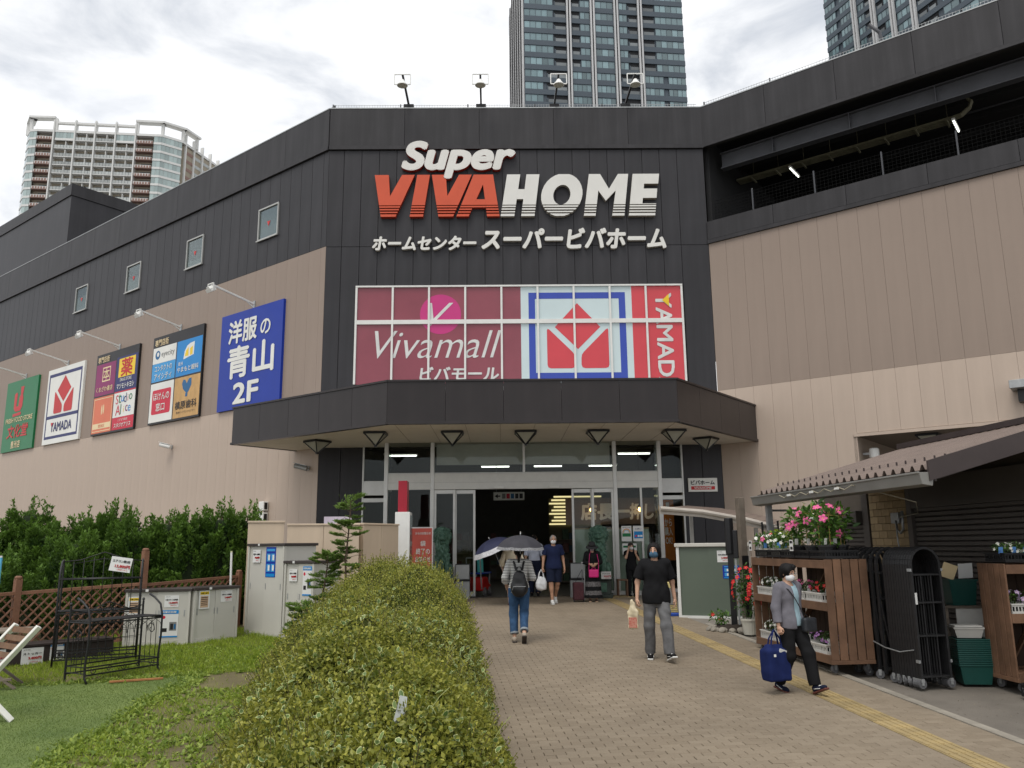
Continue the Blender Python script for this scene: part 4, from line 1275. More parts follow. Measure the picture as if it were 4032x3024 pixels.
# ---- sign floodlights on the roof edge
def roof_floodlight(x0, x1, label):
    t = thing('roof_floodlight', label, 'floodlight', (x0, 24.02, 15.985), 0, 'floodlights on the roof edge')
    dx = x1 - x0
    b = MB(); b.box(-0.16, 0.16, -0.08, 0.08, 0, 0.12); b.build('base_plate', M_BLACK, t)
    top = (dx, -0.80, 0.72)
    b = MB(); b.bar((0, 0, 0.1), top, 0.06); b.build('pole', M_BLACK, t)
    b = MB(); z = top[2]
    b.bar((dx - 0.25, -0.8, z), (dx + 0.25, -0.8, z), 0.03); b.bar((dx - 0.25, -0.8, z), (dx - 0.25, -0.8, z - 0.34), 0.028); b.bar((dx + 0.25, -0.8, z), (dx + 0.25, -0.8, z - 0.34), 0.028); b.build('bracket', M_WHITE, t)
    b = MB(); b.lathe([(0.045, z - 0.19), (0.065, z - 0.21), (0.09, z - 0.27), (0.165, z - 0.36), (0.17, z - 0.39)], 14, (dx, -0.8)); b.box(dx - 0.25, dx + 0.25, -0.815, -0.785, z - 0.36, z - 0.33); h = b.build('lamp_head', M_WHITE, t, smooth=False)
    b = MB(); b.lathe([(0.16, z - 0.392), (0.14, z - 0.398)], 14, (dx, -0.8)); b.build('lens', mat('lamp lens', (0.5, 0.5, 0.42), 0.2), h)
for x0, x1, l in ((-2.93, -3.05, 'leftmost of four white floodlights on black poles along the roof edge'), (-0.60, -0.60, 'second floodlight from the left on the roof edge, upright pole'), (1.77, 1.87, 'floodlight on the roof edge in front of the left part of the glass tower'), (4.07, 4.29, 'rightmost roof edge floodlight, leaning right before the glass tower')):
    roof_floodlight(x0, x1, l)
# ---- low wire rail along the roof edges
def rail(name_label, o, rz, L):
    t = thing('roof_rail', name_label, 'railing', o, rz)
    b = MB(); n = int(L / 0.085)
    for k in range(n): b.box(k * 0.085, k * 0.085 + 0.008, 0, 0.008, 0.02, 0.30)
    for z in (0.04, 0.16, 0.28): b.box(0, L, 0.008, 0.016, z, z + 0.010)
    x = b.build('wire_mesh', M_GALV, t); x['kind'] = 'stuff'
    for k in range(int(L / 2.2) + 1):
        b = MB(); b.box(-0.02, 0.02, 0.018, 0.055, 0, 0.33); b.build('post', M_BLACK, t, loc=(min(L, k * 2.2), 0, 0))
rail('thin wire rail along the roof edge above the store sign', (-5.44, 24.30, 15.985), 0, 11.9)
rail('thin wire rail along the sloping looking left roof edge', lw(20, 15.985, -0.28), WRZ, 19.9)
rail('thin wire rail along the right wing roof edge', rw(0, 15.985, -0.28), WRZ, 10)

# ---- hanging pyramid lamps under the canopy
M_FROST = mat('frosted lamp pane', (0.36, 0.36, 0.30), 0.5, 0.06, 4)
def pyramid_lamp(x, y, z, label, rz=0.0):
    t = thing('pyramid_lamp', label, 'lamp', (x, y, z - 0.40), rz, 'pyramid lamps under the canopy')
    w, h = 0.26, 0.33
    top = [(-w, -w), (w, -w), (w, w), (-w, w)]
    b = MB()
    for i in range(4):
        a, c = top[i], top[(i + 1) % 4]
        b.bar((*a, 0.36), (*c, 0.36), 0.045, 0.05); b.bar((*a, 0.36), (0, 0, 0.04), 0.028)
    b.box(-0.03, 0.03, -0.03, 0.03, 0.02, 0.07); b.box(-0.2, 0.2, -0.2, 0.2, 0.37, 0.398)
    b.build('lamp_frame', M_BLACK, t)
    for i in range(4):
        a, c = top[i], top[(i + 1) % 4]
        b = MB(); b.add([(a[0] * .94, a[1] * .94, 0.34), (c[0] * .94, c[1] * .94, 0.34), (0, 0, 0.055)], [(0, 1, 2)]); b.build('pane', M_FROST, t)
for x, y, l, rz in ((-5.09, 22.29, 'pyramid lamp hanging at the far left end of the canopy', WRZ), (-3.25, 20.76, 'pyramid lamp near the left front corner of the canopy', 0), (-1.28, 20.76, 'second pyramid lamp from the left over the glass doors', 0),
                    (0.60, 20.76, 'pyramid lamp over the middle of the entrance doors', 0), (2.46, 20.76, 'pyramid lamp over the right door leaves', 0), (4.44, 20.8, 'pyramid lamp near the right front corner of the canopy', 0), (5.67, 22.4, 'pyramid lamp above the small white wall plaque', WRZ)):
    pyramid_lamp(x, y, 5.0, l, rz)
p = rw(5.45, 0, -0.9); pyramid_lamp(p.x, p.y, 4.90, 'dim pyramid lamp in the passage above the kiosk roof', WRZ)

# ---- cameras, wall boxes, small plaque
def bullet_camera(p, label, m, aim):
    t = thing('security_camera', label, 'security camera', p, WRZ)
    b = MB(); b.box(-0.06, 0.06, -0.03, -0.001, -0.06, 0.06); b.bar((0, -0.03, 0), (0, -0.20, 0.02), 0.035); b.build('bracket', M_GALV, t)
    b = MB(M=Matrix.Translation((0, -0.24, 0.02)) @ Matrix.Rotation(R(aim), 4, 'Z') @ Matrix.Rotation(R(-14), 4, 'X'))
    b.tube([(0, 0.18, 0), (0, -0.22, 0)], 0.075, 10); b.box(-0.085, 0.085, -0.27, 0.16, 0.07, 0.085); c = b.build('housing', m, t)
    b = MB(M=b.M); b.cyl((0, -0.21, 0), (0, -0.232, 0), 0.055, 10); b.build('lens', M_BLACK, c)
bullet_camera(lw(8.2, 5.70), 'white bullet camera on the beige wall left of the canopy', M_WHITE, -55)
bullet_camera(lw(0.45, 4.42), 'grey bullet camera under the left end of the canopy', M_GALV, -60)
t = thing('wall_speaker', 'pair of white wall boxes on the beige wall behind the display sheds', 'speaker', lw(2.55, 2.9), WRZ)
for z in (0.0, 0.34):
    b = MB(); b.box(0, 0.26, -0.2, -0.02, z, z + 0.28); q = b.build('speaker_box', M_WHITE, t, bevel=0.012)
    b = MB(); b.box(0.262, 0.266, -0.17, -0.06, z + 0.04, z + 0.24); b.build('speaker_grille', M_BLACK, q)
b = MB(); b.tube([(0.05, -0.02, 0.62), (0.05, -0.015, 0.34), (0.05, -0.02, -0.3)], 0.012, 5); b.build('cable', M_GALV, t)
t = thing('wall_plaque', 'small white plaque with a red stripe on the black wall right of the doors', 'sign', (5.46, 23.985, 3.60))
b = MB(); b.box(0, 0.86, -0.05, 0, 0, 0.40); b.build('board', M_PW, t, bevel=0.006)
obj('print', flat_poly([rect(0.08, 0.78, 0.06, 0.16)], M_PR, 'print', -0.053), t)
letters('lettering', 'ビバホーム', M_PK, t, (0.43, -0.054, 0.27), 0.70, 0.13, bold=0.03)
letters('lettering', 'VIVAHOME', M_PW, t, (0.43, -0.056, 0.11), 0.52, 0.07, bold=0.02, shear=0.15)
t = thing('wall_box', 'white box fixed in the dark passage opening', 'junction box', rw(4.15, 4.32, -0.5), WRZ)
b = MB(); b.lathe([(0.11, 0), (0.13, 0.03), (0.13, 0.24), (0.10, 0.27)], 12); b.build('housing', M_WHITE, t); b = MB(); b.box(-0.31, 0, -0.03, 0.03, 0.1, 0.16); b.build('bracket', M_GALV, t)
t = thing('wall_bracket_lamp', 'green grey bracket fixture on the wall at the right picture edge', 'light fixture', rw(7.72, 5.35), WRZ)
b = MB(); b.box(-0.15, 0.3, -0.55, -0.001, 0.3, 0.5); b.build('housing', M_GALV, t, bevel=0.01); b = MB(); b.box(-0.02, 0.12, -0.3, -0.001, 0.0, 0.3); b.build('bracket', M_BLACK, t)
t = thing('roof_lamp_post', 'bent grey lamp arm standing on the right wing roof edge', 'lamp post', rw(5.42, 15.3, -0.55), WRZ)
b = MB(); b.tube([(0.05, 0, 0), (0, 0, 1.2), (-0.02, 0, 1.35), (-0.25, -0.15, 1.62)], 0.05, 8); b.build('pole', M_BEAM, t, smooth=True); b = MB(); b.bar((0.3, 0, 0.0), (0.02, 0, 0.95), 0.05); b.build('brace', M_BEAM, t)

# ================================================================== towers in the distance
def tglass(name, c, rand=0.45, rough=0.12):
    return mat(name, c, rough, 0.15, 0.3, obj_rand=rand, spec=0.8)
M_TG = tglass('tower glass', (0.150, 0.225, 0.240), 0.45)
M_TGD = tglass('tower dark glass', (0.040, 0.055, 0.060), 0.30)
M_TSP = mat('blue grey spandrel', (0.060, 0.078, 0.096), 0.4, 0.08, 0.2)
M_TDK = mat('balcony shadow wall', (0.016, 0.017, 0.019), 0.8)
M_TFIN = mat('pale grey fin', (0.46, 0.46, 0.46), 0.6, 0.08, 0.15)
M_TRAIL = mat('balcony glass rail', (0.15, 0.165, 0.17), 0.2, 0.1, 0.5, obj_rand=0.3)
M_TWIN = mat('lit curtain window', (0.42, 0.36, 0.22), 0.5)
_wm = {}
def win_meshes(w, h, n):
    k = (round(w, 2), round(h, 2), n)
    if k not in _wm:
        b = MB(); t = 0.09
        b.box(0, w, -0.05, 0.1, 0, t); b.box(0, w, -0.05, 0.1, h - t, h)
        for i in range(n + 1):
            x = min(max(w * i / n, t / 2), w - t / 2); b.box(x - t / 2, x + t / 2, -0.05, 0.1, t, h - t)
        f = b.mesh('window', M_TSP)
        b = MB(); g = w / n
        b.box(t / 2, g - t / 2, 0.02, 0.06, t, h - t)
        _wm[k] = (f, b.mesh('pane', M_TG), g)
    return _wm[k]
def tower(name, label, p0, rz, H, z_lo, z_hi, fh, specs, width, depth, sc_=1.0, fins=(), fin_w=1.3, side=None):
    """storeys between z_lo and z_hi carry windows and balconies; specs(i) -> list of ('w',u0,u1,n) / ('b',u0,u1) / ('g',u0,u1,n)"""
    t = thing(name, label, 'building', (p0[0], p0[1], 0.7), rz)
    b = MB(); b.box(0, width, 0.35, depth, 0, H); b.build('core_wall', M_TSP, t)
    b = MB(); b.box(0.0, width, 0.0, 0.345, 0, z_lo - 0.01); b.build('lower_wall', M_TSP, t)
    i, z = 0, z_lo
    while z < z_hi:
        b = MB(); b.box(0, width, -0.02, 0.34, z, z + fh * 0.40); b.build('floor_band', M_TSP, t)
        zz, h = z + fh * 0.40 + 0.01, fh * 0.60 - 0.02
        for sp_ in specs(i):
            u0, u1 = sp_[1] * sc_, sp_[2] * sc_
            if sp_[0] in 'wg':
                f, pn, g = win_meshes(u1 - u0, h, sp_[3])
                o = obj('window', f, t, (u0, 0.12, zz))
                for q in range(sp_[3]):
                    c = obj('pane', pn, o, (q * g, 0, 0))
            else:
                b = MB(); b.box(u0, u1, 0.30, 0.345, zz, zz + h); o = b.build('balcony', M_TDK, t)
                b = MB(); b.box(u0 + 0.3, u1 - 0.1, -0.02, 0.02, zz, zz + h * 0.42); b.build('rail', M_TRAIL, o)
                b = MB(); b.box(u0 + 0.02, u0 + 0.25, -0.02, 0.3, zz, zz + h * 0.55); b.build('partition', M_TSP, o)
        i += 1; z += fh
    for u in fins:
        b = MB(); w = fin_w * sc_
        b.box(u * sc_, u * sc_ + w * 0.36, -0.55, -0.03, 0, H); b.box(u * sc_ + w * 0.64, u * sc_ + w, -0.55, -0.03, 0, H); b.build('fin', M_TFIN, t)
        b = MB(); b.box(u * sc_ + w * 0.36, u * sc_ + w * 0.64, -0.2, -0.03, 0, H); b.build('fin_recess', M_TDK, t)
    return t
def spec_c(i):
    if i < 4:
        return [('g', 0.1, 5.3, 3), ('b', 6.3, 12.1), ('w', 13.7, 19.0, 4), ('w', 20.6, 25.9, 4), ('b', 27.7, 32.9), ('w', 34.5, 40.0, 4), ('w', 41.4, 46.5, 4)]
    return [('g', 0.1, 8.4, 5), ('b', 8.7, 12.1), ('b', 13.6, 16.0), ('w', 16.2, 19.0, 2), ('w', 20.6, 25.9, 3), ('w', 27.6, 30.0, 2), ('b', 30.2, 32.9), ('b', 34.4, 37.9), ('w', 38.2, 46.5, 5)]
K = 0.82
tc_ = tower('glass_tower', 'tall blue grey residential tower with pale vertical fins rising above the store sign', (0.0 + 5.75, 168.0), R(6), 140, 96.0, 134.0, 3.8 * K, spec_c, 46.6 * K, 26, K, fins=(12.2, 19.1, 26.0, 33.0))
# white louvred flank of that tower
b = MB(); b.box(-0.4, -0.02, 0.3, 26, 0, 140); b.build('flank_wall', M_TFIN, tc_)
b = MB()
for k in range(6): b.box(-0.62, -0.42, 1.5 + k * 4.1, 2.2 + k * 4.1, 60, 140)
b.build('flank_recess', M_TDK, tc_)
b = MB()
for i in range(60):
    for k in range(12):
        y = 2.6 + k * 1.95
        b.add([(-0.45, y, 90 + i * 0.8), (-0.45, y + 0.5, 90.9 + i * 0.8), (-0.45, y + 0.62, 90.9 + i * 0.8), (-0.45, y + 0.12, 90 + i * 0.8)], [(0, 1, 2, 3)])
o = b.build('louvres', M_TDK, tc_); o['kind'] = 'stuff'

def spec_r(i):
    s = i % 2
    r = [('w', 0.15, 3.4, 3), ('w', 4.6, 8.4, 4), ('w', 9.8, 11.6, 2), ('b', 11.8, 13.6)]
    r += [('w', 15.0, 18.6, 3) if s else ('b', 15.0, 16.7), ('w', 20.0, 23.8, 3)] + ([] if s else [('w', 16.9, 18.6, 2)])
    r += [('b', 25.2, 27.4), ('b', 27.6, 29.6), ('g', 30.9, 34.5, 2), ('g', 34.8, 45.8, 6)]
    return r
tower('glass_tower', 'blue grey residential tower with pale fins behind the right wing roof', (78.2, 173.2), R(-69), 150, 92.0, 134.0, 2.95, spec_r, 46, 26, 1.0, fins=(8.5, 13.7, 18.7, 23.9), fin_w=1.15)

# ---- pale tower on the left
M_LW = mat('off white concrete', (0.60, 0.60, 0.58), 0.7, 0.06, 0.2)
M_LC = mat('tan recessed wall', (0.30, 0.265, 0.205), 0.8, 0.08, 0.3)
M_LR = mat('brick red balcony', (0.235, 0.150, 0.125), 0.7, 0.10, 0.4)
M_LG = mat('pale green bay glass', (0.30, 0.37, 0.36), 0.15, 0.10, 0.4, obj_rand=0.22, spec=0.7)
M_LRAIL = mat('milky balcony rail', (0.36, 0.38, 0.37), 0.25, 0.15, 0.5, obj_rand=0.22)
TL = thing('apartment_tower', 'off white apartment tower with red brown balconies and an open roof frame', 'building', (-145.0, 245.0, 0.7), R(6))
FHL, ROOF = 2.9, 135.3
b = MB(); b.prism([(-5.4, 1.6), (30.9, 1.6), (39.3, 5.5), (46, 20), (46, 30), (-10, 30), (-10.5, 5)], 0, ROOF - 0.3, 'z'); b.build('core_wall', M_LC, TL)
def bay(n, name, pts, z, h):
    """glass bay: band plus a row of panes following pts (list of plan points)"""
    for (x0, y0), (x1, y1) in zip(pts[:-1], pts[1:]):
        a = math.atan2(y1 - y0, x1 - x0); L = math.hypot(x1 - x0, y1 - y0)
        b = MB(); b.box(0, L, -0.1, 0.5, 0, 0.75); o = b.build('floor_band', M_LW, TL, loc=(x0, y0, z), rot=(0, 0, a))
        k = max(2, round(L / 1.25)); g = L / k
        b = MB(); b.box(0.05, L - 0.05, 0.12, 0.3, 0.75, h); o = b.build('window', M_LW, TL, loc=(x0, y0, z), rot=(0, 0, a))
        if (round(g, 3), 'bay') not in _wm:
            q = MB(); q.box(0.05, g - 0.05, 0.02, 0.10, 0.80, h - 0.05); _wm[(round(g, 3), 'bay')] = q.mesh('pane', M_LG)
        for i in range(k): obj('pane', _wm[(round(g, 3), 'bay')], o, (i * g, 0, 0))
bays = [0.0, 6.3, 12.5, 18.9, 25.2]
for i in range(11):
    z = ROOF - (i + 1) * FHL
    bay(0, 'bay', [(-10.3, 4.2), (-7.9, 0.6), (-5.5, 0.0)], z, FHL)
    bay(0, 'bay', [(31.0, 0.0), (33.5, 0.0), (39.0, 3.6)], z, FHL)
    for (u0, u1) in ((-5.3, -0.25), (25.6, 30.8)):
        b = MB(); b.box(u0, u1, -0.3, 1.6, z, z + 0.22); b.box(u0, u1, -0.32, -0.2, z + 0.22, z + 1.0); o = b.build('red_balcony', M_LR, TL)
        b = MB()
        for k in range(6): b.box(u0 + 0.1 + k * (u1 - u0) / 6, u0 + 0.3 + k * (u1 - u0) / 6, -0.36, -0.32, z + 0.25, z + 1.1)
        b.box(u0, u1, -0.3, -0.22, z + 1.0, z + 1.12); b.build('rail', M_LW, o)
        b = MB(); b.box(u0 + 1.4, u1 - 0.5, 1.5, 1.6, z + 0.3, z + 2.3); b.build('balcony_door', M_TGD, o)
    for j in range(4):
        u0, u1 = bays[j] + 0.22, bays[j + 1] - 0.22
        if i == 0 and j in (0, 3):
            bay(0, 'bay', [(u0, 0.0), (u1, 0.0)], z, FHL); continue
        b = MB(); b.box(u0, u1, -0.1, 1.6, z, z + 0.25); o = b.build('balcony', M_LW, TL)
        b = MB()
        for k in range(6): b.box(u0 + 0.06 + k * (u1 - u0) / 6, u0 - 0.06 + (k + 1) * (u1 - u0) / 6, -0.1, -0.05, z + 0.3, z + 1.25)
        b.build('rail', M_LRAIL, o)
        b = MB(); b.box(u0 + 0.9, u1 - 0.4, 1.5, 1.6, z + 0.3, z + 2.2); b.build('balcony_door', M_TGD, o)
        b = MB(); b.box((u0 + u1) / 2 + 0.4, (u0 + u1) / 2 + 0.6, 0.0, 1.5, z + 0.3, z + 2.6); b.build('partition', M_LW, o)
    for s_ in range(4):   # flank balconies
        b = MB(); b.box(0, 3.6, -0.1, 0.6, 0, 0.25); b.box(0, 3.6, -0.12, -0.05, 0.25, 1.1); b.build('red_balcony' if s_ == 0 else 'balcony', M_LR if s_ == 0 else M_LRAIL, TL, loc=(39.6 + s_ * 1.75, 6.2 + s_ * 3.8, z), rot=(0, 0, R(65)))
for u in [-0.25 + 0.0] + bays[1:4] + [25.2]:
    b = MB(); b.box(u - 0.2, u + 0.2, -0.5, 1.6, 0, ROOF + 4.0); b.build('pier', M_LW, TL)
for s_ in range(5):
    b = MB(); b.box(-0.2, 0.2, -0.6, 0.6, 0, ROOF + 4.0 - s_ * 0.4); b.build('pier', M_LW, TL, loc=(39.4 + s_ * 1.75, 5.6 + s_ * 3.8, 0), rot=(0, 0, R(65)))
b = MB(); b.prism([(-10.4, 4.2), (-7.9, 0.55), (-5.5, -0.1), (31, -0.1), (33.5, -0.1), (39.2, 3.6), (46, 20), (46, 30), (-10, 30)], ROOF - 0.05, ROOF + 0.75, 'z'); b.build('roof', M_LW, TL)
def ring(pts, z0, z1, w):
    b = MB()
    for p, q in zip(pts[:-1], pts[1:]):
        a = math.atan2(q[1] - p[1], q[0] - p[0]); L = math.hypot(q[0] - p[0], q[1] - p[1])
        b.M = Matrix.Translation((p[0], p[1], 0)) @ Matrix.Rotation(a, 4, 'Z'); b.box(-0.2, L + 0.2, -0.2, w, z0, z1)
    return b.build('crown_beam', M_LW, TL)
ring([(-11, 4.8), (-8.2, 0.2), (-0.3, -0.3)], 140.0, 140.7, 2.2)
ring([(25.2, -0.3), (33.9, -0.3), (40.0, 3.8), (43, 10)], 140.0, 140.7, 2.2)
ring([(-0.2, 0.2), (25.2, 0.2)], 138.3, 139.0, 0.9)
for u, v in ((-10.6, 4.6), (-7.9, 0.9), (0.2, 0.0), (25.5, 0.0), (33.4, 0.4), (38.9, 3.9), (42, 9.5)):
    b = MB(); b.box(u - 0.45, u + 0.45, v - 0.1, v + 0.8, ROOF + 0.7, 140.05); b.build('crown_post', M_LW, TL)
for u in bays[1:4]:
    b = MB(); b.prism([(0.0, ROOF + 0.7), (1.6, ROOF + 0.7), (0.9, 139.6), (0.0, 139.9)], u - 0.25, u + 0.25, 'x'); b.build('crown_post', M_LW, TL)
# low blue glass block peeking out behind the left wing
t = thing('distant_block', 'low blue glass block behind the far left roof edge', 'building', (-152.0, 208.0, 0.7), R(6))
b = MB(); b.box(-40, 8, 0, 20, 0, 86.4); b.build('core_wall', M_TSP, t)
for k in range(6): b = MB(); b.box(1.0 - k * 3, 3.6 - k * 3, -0.1, -0.01, 83.0, 85.6); b.build('window', M_TG, t)

# ================================================================== display sheds, fence and garden goods on the lawn
M_SHED = mat('warm grey shed steel', (0.50, 0.485, 0.435), 0.45, 0.05, 1.5, obj_rand=0.04)
M_SHEDT = mat('dark brown shed top', (0.045, 0.036, 0.033), 0.4)
M_BEIGEBOX = mat('beige steel cabinet', (0.53, 0.425, 0.315), 0.5, 0.05, 1.2, streak=0.05)
M_TIMBER = mat('red brown stained timber', (0.215, 0.105, 0.062), 0.7, 0.22, 5, 0.3, 40, obj_rand=0.14)
M_GREYWOOD = mat('weathered grey timber', (0.165, 0.135, 0.105), 0.8, 0.25, 5, 0.4, 40, obj_rand=0.12)
M_IRON = mat('black wrought iron', (0.016, 0.016, 0.017), 0.45, 0.25, 14, 0.2, 60)
M_CHWHITE = mat('white painted chair', (0.74, 0.73, 0.68), 0.5, 0.08, 4)
M_CHWOOD = mat('chair slat brown', (0.16, 0.085, 0.045), 0.6, 0.25, 8)
M_PAPER = mat('price card paper', (0.66, 0.66, 0.64), 0.6, 0.03, 3)
M_BUFF = mat('buff leaflet', (0.50, 0.34, 0.22), 0.6)
M_DECKBOX = mat('dark brown resin', (0.035, 0.026, 0.024), 0.5, 0.2, 3)

def poster(parent, x, z, w, h, kind, y=-0.006, rot=None, price='12,800', top='小型スチール収納庫'):
    """paper sheet with its print, on the plane y of the parent; x,z = centre"""
    me = bpy.data.meshes.new('poster')
    hw, hh = w / 2, h / 2
    ms = {'price': M_PAPER, 'blue': M_PBL, 'sheet': M_PAPER, 'buff': M_PAPER, 'card': M_PAPER}[kind]
    b = MB(); b.box(-hw, hw, 0, 0.003, -hh, hh)
    o = b.build('poster', ms, parent, loc=(x, y, z), rot=rot)
    def t(s, m, px, pz, tw, th, **k): return letters('lettering', s, m, o, (px * w, -0.002, pz * h), tw * w, th * h, **k)
    def p(polys, m, d=0.0015): return obj('print', flat_poly([[(a * w, c * h) for a, c in q] for q in polys], m, 'print', -d), o)
    if kind == 'price':
        t(top, M_PK, 0.0, 0.15, 0.86, 0.14, bold=0.02); t(price + '円', M_PR, 0.12, -0.12, 0.60, 0.18, bold=0.03); t('(税込)', M_PR, 0.15, -0.36, 0.45, 0.10)
        t('おすすめ', M_PK, -0.26, 0.39, 0.30, 0.08)
    elif kind == 'card':
        t(top, M_PK, 0.0, 0.22, 0.84, 0.18, bold=0.02); t(price + '円', M_PR, 0.10, -0.14, 0.72, 0.24, bold=0.03); t('(税込)', M_PR, 0.12, -0.38, 0.5, 0.12)
    elif kind == 'blue':
        p([rect(-.42, .42, .36, .44)], M_PLB); p([rect(-.40, -.04, .02, .28)], M_PLB); p([rect(.04, .40, .02, .28)], M_PLB); p([rect(-.40, -.04, -.32, -.06)], M_PLB); p([rect(.04, .40, -.32, -.06)], M_PLB)
        p([rect(-.26, -.08, .06, .24)], M_PW, .0025); p([rect(.18, .36, .06, .24)], M_PW, .0025); p([rect(-.26, -.08, -.28, -.10)], M_PW, .0025); p([rect(.18, .36, -.28, -.10)], M_PW, .0025); p([rect(-.44, .44, -.48, -.38)], M_PSK)
    elif kind == 'sheet':
        p([rect(-.5, .5, .36, .5)], M_PSK); p([rect(-.5, .5, -.5, -.45)], M_PSK); p([rect(.02, .42, -.26, .06)], M_PGY); p([rect(.08, .24, -.22, .0)], M_PK, .0025); p([disc(-.32, .24, .11, 14, .06)], M_PRP); p([rect(-.4, -.1, -.3, -.16)], M_PK); p([rect(.28, .38, -.2, -.02)], M_PTQ, .0025)
        t('物置収納庫', M_PW, -0.02, 0.43, 0.8, 0.07, bold=0.02)
    elif kind == 'buff':
        p([rect(-.36, .36, -.42, .20)], M_BUFF); p([rect(-.40, .40, .28, .44)], M_PY); t('お取り寄せ', M_PK, 0, .36, .7, .09, bold=0.02)
        for k in range(5): p([rect(-.3, .3, .10 - k * .1, .14 - k * .1)], M_PK, .0025)
    return o

def steel_shed(name, label, p0, p1, h, depth, posters, fl=1, split=0.5, sheds=M_SHED, top=M_SHEDT):
    """sliding door shed; p0,p1 = left and right foot of its front"""
    p0, p1 = Vector((p0[0], p0[1], gz(p0[1]))), Vector((p1[0], p1[1], gz(p1[1])))
    d = p1 - p0; w = math.hypot(d.x, d.y); rz = math.atan2(d.y, d.x)
    t = thing(name, label, 'storage shed', (p0.x, p0.y, min(p0.z, p1.z) - 0.01), rz)
    b = MB(); b.box(0, w, 0.03, depth, 0, h - 0.05); b.build('body', sheds, t, bevel=0.006)
    b = MB(); b.box(-0.03, w + 0.03, -0.05, depth + 0.03, h - 0.05, h); b.build('roof', top, t, bevel=0.006)
    b = MB(); b.box(-0.005, 0.035, -0.035, 0.029, 0, h - 0.052); b.box(w - 0.035, w + 0.005, -0.035, 0.029, 0, h - 0.052); b.box(0.035, w - 0.035, -0.035, 0.029, 0, 0.06); b.build('door_frame', sheds, t)
    dm = split * w
    for (a, c, y) in ((0.036, dm + 0.02, -0.005), (dm - 0.02, w - 0.036, -0.022)):
        b = MB(); b.box(a, c, y, y + 0.014, 0.062, h - 0.053)
        q = b.build('door', sheds, t, bevel=0.003)
        b = MB(); b.box(a + 0.035, a + 0.055, y - 0.004, y - 0.0005, h * 0.5, h * 0.5 + 0.11); b.box(c - 0.055, c - 0.035, y - 0.004, y - 0.0005, h * 0.5, h * 0.5 + 0.11); b.build('handle', M_GALV, q)
    b = MB(); b.box(w * 0.30, w * 0.30 + 0.05, -0.056, -0.051, h - 0.045, h - 0.005); b.build('label_plate', M_PAPER, t)
    for (x, z, pw_, ph_, k, pr) in posters: poster(t, x, z, pw_, ph_, k, y=-0.027, price=pr)
    return t
steel_shed('low_storage_shed', 'low wide grey shed with a buff leaflet beside the black iron stands', (-6.62, 14.78), (-5.57, 14.97), 0.96, 0.50, [(0.14, 0.68, 0.20, 0.30, 'buff', ''), (0.76, 0.74, 0.24, 0.20, 'price', '12,800'), (0.74, 0.36, 0.30, 0.46, 'sheet', '')])
steel_shed('low_storage_shed', 'low grey shed turned towards the fence post, two papers on its doors', (-5.52, 14.99), (-4.98, 15.73), 0.96, 0.50, [(0.20, 0.74, 0.22, 0.32, 'buff', ''), (0.66, 0.78, 0.24, 0.20, 'price', '7,480')])
steel_shed('tall_storage_shed', 'tallest grey storage shed with a blue leaflet on its door', (-4.96, 16.28), (-4.08, 15.58), 1.71, 0.72, [(0.27, 1.47, 0.24, 0.24, 'price', '11,800'), (0.72, 1.36, 0.30, 0.56, 'blue', '')])
steel_shed('tall_storage_shed', 'second tallest grey storage shed with a white leaflet, half behind the hedge', (-4.05, 15.55), (-3.42, 15.16), 1.40, 0.62, [(0.22, 1.14, 0.20, 0.22, 'price', '10,800'), (0.58, 1.04, 0.22, 0.52, 'sheet', '')])
# beige cabinets behind
def cab(label, p0, p1, ztop, depth, n):
    d = Vector((p1[0] - p0[0], p1[1] - p0[1], 0)); w = d.length; z0 = gz(p0[1])
    t = thing('beige_cabinet', label, 'cabinet', (p0[0], p0[1], z0), math.atan2(d.y, d.x), 'beige cabinets behind the sheds')
    h = ztop - z0
    b = MB(); b.box(0.01, w - 0.01, 0.02, depth, 0, h - 0.04); b.build('body', M_BEIGEBOX, t)
    for k in range(n): b = MB(); b.box(0.004 + k * w / n, (k + 1) * w / n - 0.004, 0, 0.019, 0.03, h - 0.045); b.build('panel', M_BEIGEBOX, t, bevel=0.004)
    b = MB(); b.box(-0.01, w + 0.01, -0.02, depth + 0.02, h - 0.04, h); b.build('top', M_BEIGEBOX, t, bevel=0.005)
cab('beige steel cabinet directly behind the tallest grey shed', (-5.26, 17.05), (-4.56, 17.25), 2.66, 1.1, 1)
cab('wide beige cabinet behind the young fir', (-4.50, 17.25), (-3.05, 17.55), 2.60, 0.9, 2)
cab('beige cabinet next to the white pillar with the red top', (-3.02, 17.9), (-2.40, 19.0), 2.62, 0.8, 2)

